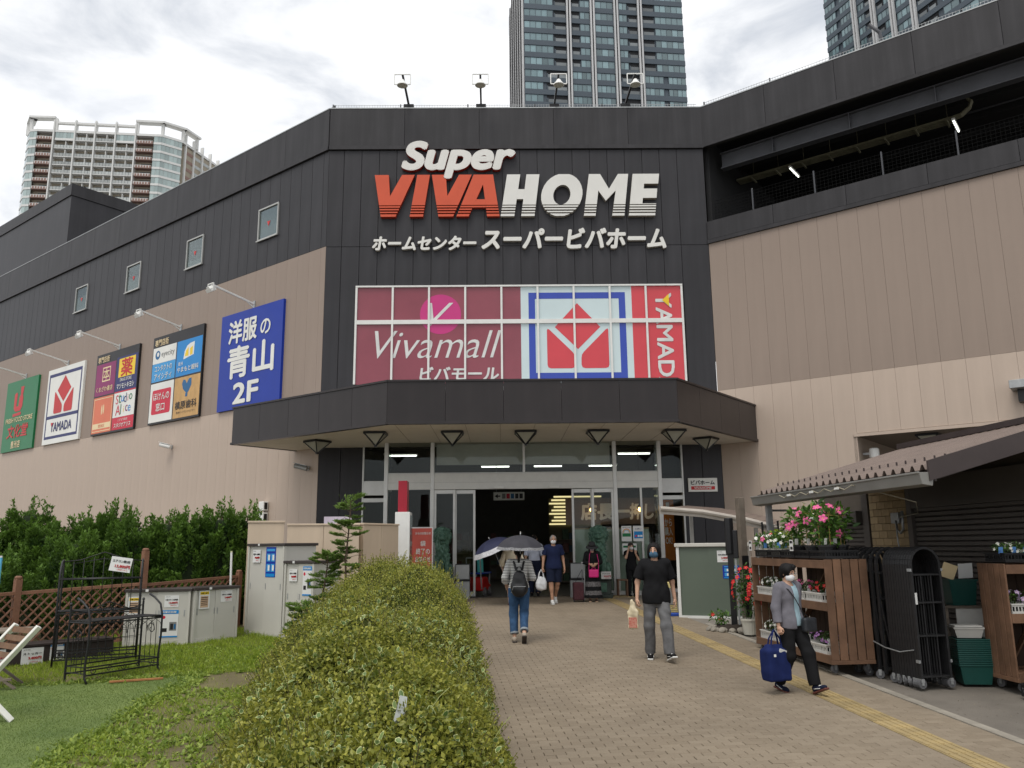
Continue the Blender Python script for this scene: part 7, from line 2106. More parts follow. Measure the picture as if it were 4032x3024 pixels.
# larger variegated periwinkle trailing over the near end
PW_ = thing('variegated_groundcover', 'cream edged variegated creeper leaves trailing over the near end of the hedge', 'shrub', (-1.6, 7, gz(7)))
WO = np.array([-1.6, 7, gz(7)])
P, N_ = hedge_points(150000, 3.7, 12.5)
prob = np.interp(P[:, 1], [4, 7.6, 8.8, 10, 12.5], [0.8, 0.62, 0.30, 0.05, 0.01]) * np.clip(0.55 + 0.55 * np.sin(P[:, 0] * 3.3 + P[:, 1] * 2.2) + 0.35 * np.sin(5 * P[:, 1] - 4 * P[:, 0]), 0.08, 1)
k = RNG.random(len(P)) < prob * 0.42
P, N_ = P[k], N_[k]; n = len(P)
P = P + N_ * RNG.uniform(-0.03, 0.07, n)[:, None]
ax = N_ * 0.35 + rand_dirs(n); nn = N_ + rand_dirs(n) * 0.6
M_VAR = leaf_mat('variegated leaf', (0.085, 0.150, 0.040), (0.200, 0.280, 0.090), edge=(0.62, 0.64, 0.30), transl=0.25, rough=0.35, edge_at=0.66)
o = obj('foliage', leaf_mesh('foliage', P - WO, ax, nn, RNG.uniform(.035, .065, n), RNG.uniform(.024, .042, n), M_VAR, hexa=True), PW_); o['kind'] = 'stuff'
b = MB()
for i in range(70):
    a = Vector(P[i * 7 % n] - WO); d = Vector((random.uniform(-.5, .5), random.uniform(-.5, .5), random.uniform(.2, .8))) * 0.25
    b.tube([a - d * 0.3, a + d * 0.5, a + d + Vector((0, 0, -0.03))], 0.0025, 4, False)
b.build('runners', mat('pale runner stem', (0.22, 0.24, 0.08), 0.6), PW_)['kind'] = 'stuff'

t = thing('plastic_scrap', 'crumpled clear plastic scrap caught on the near side of the hedge', 'litter', (-0.59, 4.75, float(SLOPE * 4.75 + hedge_h(np.array([-0.59]), np.array([4.75]))[0])), R(35))
b = MB(); b.add([(-.03, 0, .0), (.02, .01, .0), (.045, -.015, .06), (.0, .012, .07), (.06, .0, .13), (.025, .02, .14), (.03, -.03, .05)], [(0, 1, 2, 3), (3, 2, 4, 5), (1, 6, 2)]); b.build('film', mat('clear scrap film', (0.36, 0.38, 0.36), 0.25, 0.2, 20), t)

# ================================================================== conifers behind the fence
M_TH = leaf_mat('conifer spray', (0.020, 0.056, 0.010), (0.130, 0.235, 0.030), transl=0.28, rough=0.6)
M_BARK = mat('brown bark', (0.085, 0.058, 0.038), 0.9, 0.3, 12, 0.5, 40)
def thuja(x, y, H, Rr, label, seed):
    rs = np.random.default_rng(seed)
    t = thing('conifer', label, 'tree', (x, y, gz(y)), 0, 'dark conifers behind the fence')
    b = MB(); b.tube([(0, 0, -0.05), (0.02, 0, H * .5), (0, 0.02, H * .9)], 0.06, 7, True, [0.065, 0.04, 0.01]); b.build('trunk', M_BARK, t)
    PP, AA, NN, RN = [], [], [], []
    nl = 100
    for i in range(nl):
        z = H * (0.04 + 0.72 * rs.random() ** 0.9); a = rs.uniform(0, 2 * math.pi)
        rad = Rr * (1.0 - 0.75 * (z / H) ** 1.8) * rs.uniform(0.55, 1.0)
        c = np.array([rad * math.cos(a), rad * math.sin(a), z])
        ln = rs.uniform(0.38, 0.70) * (1.1 if z < H * .6 else 0.8); w = rs.uniform(0.075, 0.13)
        tip = np.array([0.25 * math.cos(a), 0.25 * math.sin(a), 1.0]); tip /= np.linalg.norm(tip)
        m = 140
        u = rs.random(m); th = rs.uniform(0, 2 * math.pi, m)
        rr = w * np.sqrt(np.maximum(1 - u, 0.02)) * rs.uniform(0.6, 1.0, m)
        e1 = np.cross(tip, [0.3, 0.5, 0.1]); e1 /= np.linalg.norm(e1); e2 = np.cross(tip, e1)
        off = e1 * (rr * np.cos(th))[:, None] + e2 * (rr * np.sin(th))[:, None]
        PP.append(c + tip * (u * ln)[:, None] + off)
        AA.append(off / (np.linalg.norm(off, axis=1, keepdims=True) + 1e-6) * 0.7 + tip * 0.9 + rs.normal(size=(m, 3)) * 0.35)
        NN.append(off + rs.normal(size=(m, 3)) * 0.05)
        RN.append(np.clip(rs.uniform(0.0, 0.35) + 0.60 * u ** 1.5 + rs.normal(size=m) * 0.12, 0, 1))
    # spiky leaders on top
    for i in range(14):
        a = rs.uniform(0, 2 * math.pi); r0 = rs.uniform(0, 0.75) * Rr; z0 = H * rs.uniform(0.74, 0.90); ln = rs.uniform(0.15, 0.42)
        m = 26; u = np.linspace(0, 1, m)
        base = np.array([r0 * math.cos(a), r0 * math.sin(a), z0]); d = np.array([rs.normal() * .12, rs.normal() * .12, 1])
        PP.append(base + d * (u * ln)[:, None] + rs.normal(size=(m, 3)) * 0.012); AA.append(np.tile(d, (m, 1)) + rs.normal(size=(m, 3)) * 0.5); NN.append(rs.normal(size=(m, 3))); RN.append(np.clip(0.4 + 0.4 * u, 0, 1))
    PP, AA, NN, RN = map(np.concatenate, (PP, AA, NN, RN))
    n = len(PP)
    o = obj('crown', leaf_mesh('crown', PP, AA, NN, rs.uniform(.05, .10, n), rs.uniform(.022, .045, n), M_TH, RN), t); o['kind'] = 'stuff'
    # shaded inner twigs so the crown is not hollow
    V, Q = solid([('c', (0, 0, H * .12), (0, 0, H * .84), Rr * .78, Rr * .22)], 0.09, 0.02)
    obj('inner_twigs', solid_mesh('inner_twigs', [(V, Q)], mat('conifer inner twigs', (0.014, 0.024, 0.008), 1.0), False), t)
th_list = [(-10.75, 17.3, 2.35, 0.60, 'dark conifer at the left picture edge, shorter'), (-10.05, 17.6, 2.75, 0.62, 'tall pointed dark conifer left of the parasol gap'), (-9.45, 17.2, 2.30, 0.42, 'narrow dark conifer just left of the parasol gap'),
           (-8.75, 17.5, 2.50, 0.48, 'dark conifer just right of the parasol gap'), (-8.25, 17.6, 2.68, 0.55, 'bushy dark conifer behind the tall iron stand'), (-7.65, 17.3, 2.42, 0.52, 'dark conifer behind the hanging price card'),
           (-7.10, 17.6, 2.50, 0.52, 'dark conifer behind the tall fence post'), (-6.55, 17.4, 2.52, 0.52, 'dark conifer right of the tall fence post'), (-6.00, 17.6, 2.62, 0.52, 'dark conifer behind the low sheds'), (-5.55, 17.9, 2.62, 0.42, 'slim dark conifer beside the beige cabinets')]
for i, a in enumerate(th_list): thuja(a[0], a[1], a[2] - 0.14, a[3], a[4], 100 + i)
# lower conifer growth in the foreground left of the fence
for i, (x, y, H, Rr, l) in enumerate(((-9.6, 15.4, 1.55, 0.75, 'low bushy conifer behind the left lattice fence'), (-8.3, 16.2, 1.9, 0.65, 'mid height bushy conifer behind the lattice fence'))): thuja(x, y, H, Rr, l, 300 + i)

# ================================================================== young firs behind the hedge
M_NEED = leaf_mat('fir needles', (0.085, 0.165, 0.032), (0.250, 0.360, 0.080), transl=0.38, rough=0.5)
def fir(x, y, H, label, seed, dens=1.0, spread=0.45):
    rs = np.random.default_rng(seed)
    t = thing('young_fir', label, 'tree', (x, y, gz(y)), 0, 'young firs by the hedge')
    b = MB(); pts = [(0.03 * math.sin(i), 0.02 * math.cos(2 * i), H * i / 8 - 0.05) for i in range(9)]; b.tube(pts, 0.03, 7, True, [0.030 - 0.0028 * i for i in range(9)]); b.build('trunk', M_BARK, t, smooth=True)
    b = MB(); PP, AA = [], []
    z = H * 0.22
    while z < H * 0.99:
        q = z / H
        for i in range(rs.integers(1, 3)):
            a = rs.uniform(0, 2 * math.pi); ln = spread * (1.0 - q * 0.35) * rs.uniform(0.35, 1.15)
            d = np.array([math.cos(a), math.sin(a), rs.uniform(-0.05, 0.75)])
            p0 = np.array([0, 0, z]); p1 = p0 + d * ln * .6; p2 = p0 + d * ln + np.array([0, 0, -0.05])
            b.tube([p0, p1, p2], 0.006, 4, False, [0.008, 0.005, 0.003])
            full = rs.random() < (0.45 + 0.55 * q) * dens
            if not full: continue
            for s_ in np.linspace(0.35, 1.0, 9):
                c = p0 + (p2 - p0) * s_; side = np.cross(d, [0, 0, 1]); side /= np.linalg.norm(side)
                for sg in (-1, 1):
                    tw = d * 0.6 + side * sg * 0.9; L_ = 0.13 * (1.25 - s_)+0.04
                    for k in range(16):
                        PP.append(c + tw * L_ * rs.random() + rs.normal(size=3) * 0.006); AA.append(tw * 0.6 + side * sg * rs.uniform(-1, 1) + np.array([0, 0, rs.uniform(0.0, 0.6)]))
        z += H * rs.uniform(0.012, 0.035)
    for k in range(160): PP.append(np.array([rs.normal() * .04, rs.normal() * .04, H * rs.uniform(.93, 1.03)])); AA.append(np.array([rs.normal(), rs.normal(), 1.2]))
    b.build('branches', M_BARK, t)
    PP, AA = np.array(PP), np.array(AA); n = len(PP)
    o = obj('crown', leaf_mesh('crown', PP, AA, rs.normal(size=(n, 3)) * .5 + [0, 0, 1], rs.uniform(.035, .065, n), 0.016, M_NEED), t); o['kind'] = 'stuff'
fir(-2.62, 14.0, 2.45, 'spindly young fir with bare lower twigs in front of the beige cabinets', 5, 1.0, 0.42)
fir(-3.02, 14.2, 1.55, 'shorter young fir in front of the grey shed', 6, 1.1, 0.34)
fir(-3.05, 13.0, 0.85, 'small low fir sprouting at the left edge of the hedge', 7, 1.3, 0.42)

# ================================================================== potted flowers
M_LF = leaf_mat('glossy plant leaf', (0.040, 0.105, 0.020), (0.140, 0.270, 0.050), transl=0.3, rough=0.35)
M_LFY = leaf_mat('lime plant leaf', (0.200, 0.300, 0.020), (0.380, 0.480, 0.050), transl=0.35, rough=0.5)
M_LFD = leaf_mat('dark plant leaf', (0.022, 0.062, 0.014), (0.075, 0.150, 0.030), transl=0.25, rough=0.45)
PETAL = {k: mat('petal ' + k, c, 0.6, 0.12, 20) for k, c in dict(pink=(0.62, 0.10, 0.26), white=(0.74, 0.74, 0.68), red=(0.52, 0.012, 0.020), purple=(0.30, 0.13, 0.36), orange=(0.78, 0.25, 0.01), lilac=(0.46, 0.34, 0.52)).items()}
M_CENT = mat('flower centre', (0.65, 0.48, 0.06), 0.7)
_bl = {}
def blossom(colr, size):
    if (colr, size) not in _bl:
        b = MB()
        for i in range(5):
            a = 2 * math.pi * i / 5; c, s_ = math.cos(a), math.sin(a)
            pt = [(0.08, -0.10, 0), (0.55, -0.36, 0.14), (1.0, -0.20, 0.02), (1.0, 0.22, 0.05), (0.55, 0.36, 0.16), (0.08, 0.10, 0)]
            b.add([((x * c - y * s_) * size, (x * s_ + y * c) * size, z * size) for x, y, z in pt], [(0, 1, 4, 5), (1, 2, 3, 4)])
        b.mi = 1; b.lathe([(0.16 * size, 0.02 * size), (0.06 * size, 0.12 * size)], 6)
        _bl[(colr, size)] = b.mesh('blossom', [PETAL[colr], M_CENT])
    return _bl[(colr, size)]
M_POTW = mat('off white pot', (0.52, 0.50, 0.43), 0.5, 0.08, 6); M_POTB = mat('black pot', (0.018, 0.018, 0.019), 0.5); M_SOILP = mat('potting soil', (0.03, 0.022, 0.016), 0.95)
M_STAKE = mat('bamboo stake', (0.36, 0.25, 0.08), 0.7)
def potted(label, loc, pr, ph, pm, fr, fh, nleaf, lL, lW, lm, blooms, group='potted flowers for sale', stakes=False, tagc=None, cat='potted plant', seed=0):
    rs = np.random.default_rng(seed + int(abs(loc[0] * 1000)) + int(abs(loc[1] * 777)) % 9973)
    t = thing('potted_plant', label, cat, loc, rs.uniform(-.3, .3), group)
    b = MB(); b.lathe([(pr * .74, 0), (pr * .95, ph * .86), (pr * 1.04, ph * .86), (pr * 1.04, ph), (pr * .92, ph), (pr * .90, ph * .9)], 16); b.build('pot', pm, t)
    b = MB(); b.lathe([(pr * .90, ph * .88), (pr * .1, ph * .92)], 12); b.build('soil', M_SOILP, t)
    v = rs.normal(size=(nleaf, 3)); v /= np.linalg.norm(v, axis=1, keepdims=True); v *= rs.random((nleaf, 1)) ** 0.45
    P = v * [fr, fr, fh / 2] + [0, 0, ph + fh / 2]
    ax = v * [1, 1, .4] + rs.normal(size=(nleaf, 3)) * 0.5 + [0, 0, 0.15]
    o = obj('foliage', leaf_mesh('foliage', P, ax, np.tile([0, 0, 1.], (nleaf, 1)) + rs.normal(size=(nleaf, 3)) * .5, rs.uniform(.7, 1.2, nleaf) * lL, rs.uniform(.7, 1.2, nleaf) * lW, lm, hexa=lL > 0.05), t); o['kind'] = 'stuff'
    b = MB()
    for i in range(7): b.tube([(rs.normal() * pr * .3, rs.normal() * pr * .3, ph * .9), (rs.normal() * fr * .4, rs.normal() * fr * .4, ph + fh * .5), (rs.normal() * fr * .5, rs.normal() * fr * .5, ph + fh * .9)], 0.004, 4, False)
    b.build('stems', mat('green stem', (0.06, 0.10, 0.03), 0.7), t)
    for colr, nb, size in blooms:
        for i in range(nb):
            a = rs.uniform(0, 2 * math.pi); u = rs.uniform(-0.55, 0.95); r_ = math.sqrt(1 - u * u)
            d = Vector((math.cos(a) * r_, math.sin(a) * r_, u))
            p = Vector((d.x * fr, d.y * fr, ph + fh / 2 + d.z * fh / 2)) * 1.0
            f = (d + Vector((-0.3, -0.6, 0.3))).normalized()
            obj('blossom', blossom(colr, size), t, p, f.to_track_quat('Z', 'Y').to_euler())
    if stakes:
        for i in range(3):
            a = i * 2.1 + 0.4; b = MB(); b.cyl((pr * .7 * math.cos(a), pr * .7 * math.sin(a), ph * .8), (pr * .8 * math.cos(a), pr * .8 * math.sin(a), ph + fh * 0.95), 0.005, 5); b.build('stake', M_STAKE, t)
        b = MB(); zr = ph + fh * .72; b.tube([(pr * .95 * math.cos(q), pr * .95 * math.sin(q), zr) for q in [2 * math.pi * k / 14 for k in range(15)]], 0.004, 4, False); b.build('hoop', M_STAKE, t)
    if tagc:
        b = MB(); b.cbox((-pr * .75, -pr * .8, ph + 0.05), (0.05, 0.003, 0.085), rs.uniform(-.5, .5), 0.15); b.build('plant_tag', tagc, t)
    return t
M_TAGB = mat('blue plant tag', (0.10, 0.26, 0.60), 0.5)
TOPZ = 1.36 + 0.09 + 0.004
# trays along the top of the long rack
for i in range(5):
    tray('plant_tray', ['black plant tray at the far end of the long rack top', 'second black plant tray from the far end of the long rack top', 'middle black plant tray on the long rack top', 'fourth black plant tray from the far end on the rack top', 'black plant tray at the near end of the long rack top'][i], on_rack(0.04 + i * 0.475, 0.06, 1.49), RZ1, 0.45, 0.48, 0.11, M_TRAYB, 'black trays on the rack top')
# white pots at the far part of the top
wp = [(0.10, 0.16, 'white', 'lime'), (0.36, 0.14, 'pinkwhite', ''), (0.60, 0.15, 'redwhite', ''), (0.82, 0.16, 'white', ''), (0.16, 0.40, 'lime', ''), (0.50, 0.40, 'lime', ''), (0.85, 0.42, 'white', '')]
wl = ['lime leaved plant in a white pot at the far front of the rack top', 'pink and white flowers in a white pot, second on the rack top', 'red and white flowers in a white pot near the rack middle', 'white flowers in a white pot beside the black pots', 'lime foliage plant at the far back of the rack top', 'lime foliage plant behind the red and white flowers', 'white flowers in a pot at the back of the rack middle']
for i, (x, y, k, _) in enumerate(wp):
    bl = {'white': [('white', 9, .028)], 'pinkwhite': [('pink', 2, .045), ('white', 8, .026)], 'redwhite': [('red', 4, .034), ('white', 8, .028)], 'lime': [('white', 2, .03)]}[k]
    potted(wl[i], on_rack(x + 0.02, y, 1.502), 0.075, 0.12, M_POTW, 0.125, 0.24 if k != 'lime' else 0.32, 130, 0.055, 0.03, M_LFY if k == 'lime' else M_LF, bl, tagc=(M_TAGB if i % 2 else M_PAPER))
ml = ['tall pink flowering vine in a black pot, nearest the rack end', 'tall pink flowering vine in a black pot, second from the rack end', 'tall pink flowering vine in a black pot, third from the rack end', 'staked pink flowering vine at the back of the rack top', 'staked leafy vine at the back corner of the rack top']
for i, (x, y) in enumerate(((2.22, 0.18), (1.86, 0.17), (1.38, 0.18), (1.62, 0.42), (2.10, 0.43))):
    potted(ml[i], on_rack(x, y, 1.502), 0.125, 0.17, M_POTB, 0.20, 0.56 + 0.06 * (i % 2), 190, 0.105, 0.048, M_LF, [('pink', 5 + (i % 2), .062), ('white', 1 if i in (1, 3) else 0, .05)], stakes=True, tagc=M_PAPER)
# price cards on the rack top
for x, y, l in ((0.02, 0.02, 'small white price card at the far end of the rack top'), (1.52, 0.02, 'small white price card in front of the black pots on the rack')):
    t = thing('price_card', l, 'price card', on_rack(x, y - 0.03, 1.50), RZ1)
    b = MB(); b.box(-0.055, 0.055, 0, 0.003, 0.09, 0.25); q = b.build('card', M_PAPER, t); b = MB(); b.cyl((0, 0.006, 0), (0, 0.006, 0.1), 0.004, 5); b.build('stake', M_BLACK, t)
    obj('print', flat_poly([rect(-.04, .04, .20, .235)], M_PK, 'print', -.0015), q); obj('print', flat_poly([rect(-.03, .04, .11, .15)], M_PK, 'print', -.0015), q)
# baskets on the two lower shelves
shelf_z = (0.215, 0.895)
spec = [(0.04, 1, 'white', 'white basket of white flowers on the middle shelf, far end'), (0.50, 1, 'white', 'white basket of white flowers on the middle shelf, second from the far end'), (1.20, 1, 'pink', 'basket of pink flowers on the middle shelf behind the walker'), (1.72, 1, 'red', 'basket of red flowers on the middle shelf near the rack end'),
        (0.04, 0, 'white', 'basket with cards on the bottom shelf, far end'), (0.55, 0, 'white', 'white basket of white flowers on the bottom shelf'), (1.12, 0, 'purple', 'basket of purple flowers on the bottom shelf behind the walker'), (1.74, 0, 'purple', 'white basket of purple flowers on the bottom shelf, near end')]
for i, (x, lv, colr, l) in enumerate(spec):
    z = shelf_z[lv]
    tray('flower_basket', l, on_rack(x, 0.06, z), RZ1, 0.46, 0.34, 0.13, M_TRAYW, 'white baskets on the lower shelves')
    for j in range(2):
        potted('%s bedding plant %s, %s pot' % (colr, l[l.index(' on the'):].strip().replace('behind the walker', 'behind the walker').replace('second from the far end', 'second basket'), 'left' if j == 0 else 'right'), on_rack(x + 0.12 + j * 0.22, 0.22, z + 0.007), 0.07, 0.10, M_POTB, 0.13, 0.17, 110, 0.035, 0.018, M_LFD, [(colr, 16 if colr == 'purple' else 9, .020 if colr == 'purple' else .026)], group='bedding plants on the lower shelves', tagc=M_PAPER if j else None)
# tray on the second rack, hanging baskets
RZ2 = R(2)
def on_rack2(x, y, z): return on_rack(x, y, z, (6.13, 10.08), RZ2, gz(10.1))
tray('plant_tray', 'black plant tray on top of the right rack', on_rack2(0.03, 0.04, 1.522), RZ2, 0.62, 0.40, 0.11, M_TRAYB, 'trays of the right rack')
for i in range(4): potted(['white bedding flowers at the left end of the right rack top', 'white bedding flowers with a blue tag on the right rack top', 'white bedding flowers, third pot on the right rack top', 'bedding flowers at the right edge of the right rack top'][i], on_rack2(0.10 + i * 0.15, 0.17, 1.53), 0.07, 0.08, M_POTB, 0.11, 0.15, 110, 0.035, 0.018, M_LF, [('white', 12, .020)], tagc=M_TAGB)
tray('flower_basket', 'white basket of lilac flowers on the right rack shelf', on_rack2(0.05, 0.06, 0.895), RZ2, 0.5, 0.34, 0.13, M_TRAYW, 'trays of the right rack')
for i in range(2): potted(['lilac bedding flowers spilling left on the right rack shelf', 'lilac bedding flowers on the right rack shelf, second pot'][i], on_rack2(0.15 + i * 0.22, 0.2, 0.902), 0.07, 0.10, M_POTB, 0.14, 0.18, 90, 0.04, 0.02, M_LF, [('lilac', 12, .030)])
tray('plant_tray', 'black basket of orange flowers on the ground at the right picture edge', (6.05, 9.55, gz(9.55) + 0.02), R(5), 0.5, 0.36, 0.14, M_TRAYB, 'trays of the right rack')
for i in range(2): potted(['orange marigold in the black basket, left pot', 'orange marigold in the black basket at the picture edge'][i], (6.20 + i * 0.2, 9.72, gz(9.7) + 0.03), 0.08, 0.12, M_POTB, 0.13, 0.42, 150, 0.06, 0.028, M_LF, [('orange', 6, .042)], tagc=M_TAGB)
# red flowers by the timber post
potted('tall red flowering plant in a white pot beside the timber post', (4.46, 15.25, gz(15.2)), 0.15, 0.28, M_POTW, 0.27, 0.95, 420, 0.07, 0.035, M_LFD, [('red', 46, .045)], cat='potted plant')
potted('small white flowering plant in a pale pot behind the red flowers', (4.78, 14.9, gz(14.9)), 0.09, 0.30, M_POTW, 0.12, 0.22, 120, 0.04, 0.02, M_LF, [('white', 10, .024)])
potted('low plant with a red bloom at the foot of the sensor post', (4.12, 15.95, gz(15.9)), 0.08, 0.10, M_POTB, 0.20, 0.26, 140, 0.08, 0.03, M_LF, [('red', 3, .04)])
t = thing('rock_border', 'small heap of soil and border stones at the foot of the sensor post', 'rocks', (4.28, 15.72, gz(15.7)))
V_, Q_ = solid([('e', (0, 0, 0.0), (0.42, 0.30, 0.11))], 0.03, 0.03, cuts=[((0, 0, -0.01), (0, 0, -1))], noise=lambda P: 0.02 * np.sin(P[:, 0] * 23) * np.sin(P[:, 1] * 29)); obj('soil_mound', solid_mesh('soil_mound', [(V_, Q_)], M_SOILP), t)
for i in range(7):
    a = math.pi + i * 0.45; s_ = random.uniform(0.05, 0.085); V_, Q_ = solid([('e', (0, 0, 0), (s_ * 1.3, s_, s_ * .8))], 0.02, 0.02, noise=lambda P: 0.01 * np.sin(P[:, 0] * 60 + P[:, 2] * 50))
    obj('stone', solid_mesh('stone', [(V_, Q_)], M_KERB), t, (0.40 * math.cos(a), 0.30 * math.sin(a), 0.03), (0, 0, a))

# ================================================================== people
M_SKIN = mat('skin', (0.50, 0.300, 0.205), 0.5, 0.06, 9)
M_SKIN2 = mat('tanned skin', (0.42, 0.235, 0.150), 0.5, 0.06, 9)
M_HAIRK = mat('black hair', (0.007, 0.006, 0.006), 0.5, 0.3, 30, 0.5, 140, spec=0.15)
M_HAIRG = mat('grey hair', (0.26, 0.255, 0.245), 0.5, 0.25, 30, 0.5, 140)
M_EYE = mat('dark eye', (0.012, 0.010, 0.010), 0.25)
M_MASKW = mat('white face mask', (0.74, 0.75, 0.76), 0.7, 0.03, 20)
def cloth(name, c, var=0.10, bump=0.25): return mat(name, c, 0.9, var, 7, bump, 160, spec=0.08)
def stripe_mat(name, c1, c2, per, duty):
    m, nt, bs = new_mat(name); N, L = nt.nodes, nt.links
    tc = N.new('ShaderNodeTexCoord'); sx_ = N.new('ShaderNodeSeparateXYZ'); L.new(tc.outputs['Object'], sx_.inputs[0])
    a = N.new('ShaderNodeMath'); a.operation = 'MULTIPLY'; a.inputs[1].default_value = 1 / per; L.new(sx_.outputs['Z'], a.inputs[0])
    f = N.new('ShaderNodeMath'); f.operation = 'FRACT'; L.new(a.outputs[0], f.inputs[0])
    g = N.new('ShaderNodeMath'); g.operation = 'GREATER_THAN'; g.inputs[1].default_value = duty; L.new(f.outputs[0], g.inputs[0])
    mx = N.new('ShaderNodeMixRGB'); L.new(g.outputs[0], mx.inputs['Fac']); mx.inputs['Color1'].default_value = (*c1, 1); mx.inputs['Color2'].default_value = (*c2, 1)
    L.new(mx.outputs[0], bs.inputs['Base Color']); bs.inputs['Roughness'].default_value = 0.85
    return m
def vadd(a, b, s=1.0): return tuple(x + y * s for x, y in zip(a, b))
def lerp(a, b, t): return tuple(x + (y - x) * t for x, y in zip(a, b))
def folds(amp, fx=34, fz=22):
    def f(P):
        q = P[:, 2] * fz * .55 + 13 * P[:, 0] + 3.0 * np.sin(P[:, 0] * 11 + 5 * P[:, 1]) + 2.2 * np.sin(P[:, 2] * 9)
        r = P[:, 2] * fz * .8 - 17 * P[:, 0] + 12 * P[:, 1] + 2.5 * np.sin(P[:, 2] * 6 + 4 * P[:, 0])
        return amp * (np.sin(q) * np.abs(np.sin(r * .5)) + 0.5 * np.sin(P[:, 0] * fx + 2.0 * np.sin(P[:, 2] * 7)) * np.sin(r * .31))
    return f
BASE = dict(hipL=(.088, 0, .90), hipR=(-.088, 0, .90), kneeL=(.095, -.012, .49), kneeR=(-.095, -.012, .49), ankL=(.095, .02, .085), ankR=(-.095, .02, .085),
            shL=(.172, .012, 1.385), shR=(-.172, .012, 1.385), elL=(.235, .035, 1.12), elR=(-.235, .035, 1.12), wrL=(.25, -.04, .87), wrR=(-.25, -.04, .87))
def hand(wr, d, pn, curl=0.6, s=1.0, thumb=1):
    """hand at the wrist wr, pointing along d, palm facing pn; four fingers of unequal length plus a thumb"""
    d = Vector(d).normalized(); pn = Vector(pn); pn = (pn - d * pn.dot(d)).normalized(); sd = d.cross(pn)
    w = Vector(wr)
    V = lambda a, b, c: tuple(w + d * a * s + sd * b * s + pn * c * s)
    pr = [('c', V(-.01, 0, 0), V(.03, 0, 0), .024 * s, .026 * s)]
    for i, b in enumerate((-.027, -.009, .009, .027)): pr.append(('c', V(.02, b * .8, 0), V(.078, b, 0.002), .0135 * s, .0115 * s))
    for i, (b, l) in enumerate(((-.027, .062), (-.009, .074), (.009, .069), (.027, .053))):
        a1, a2 = curl * 0.8, curl * 1.9
        p0 = (.078, b, .002); p1 = (.078 + l * .5 * math.cos(a1), b, .002 + l * .5 * math.sin(a1)); p2 = (p1[0] + l * .5 * math.cos(a2), b, p1[2] + l * .5 * math.sin(a2))
        pr += [('c', V(*p0), V(*p1), .0092 * s, .0085 * s), ('c', V(*p1), V(*p2), .0085 * s, .0070 * s)]
    tb = -.030 * thumb
    pr += [('c', V(.015, tb * .8, .004), V(.045, tb * 1.55, .016), .0125 * s, .0105 * s), ('c', V(.045, tb * 1.55, .016), V(.072, tb * 1.45, .030), .0100 * s, .0082 * s)]
    return solid(pr, 0.0065, 0.007)
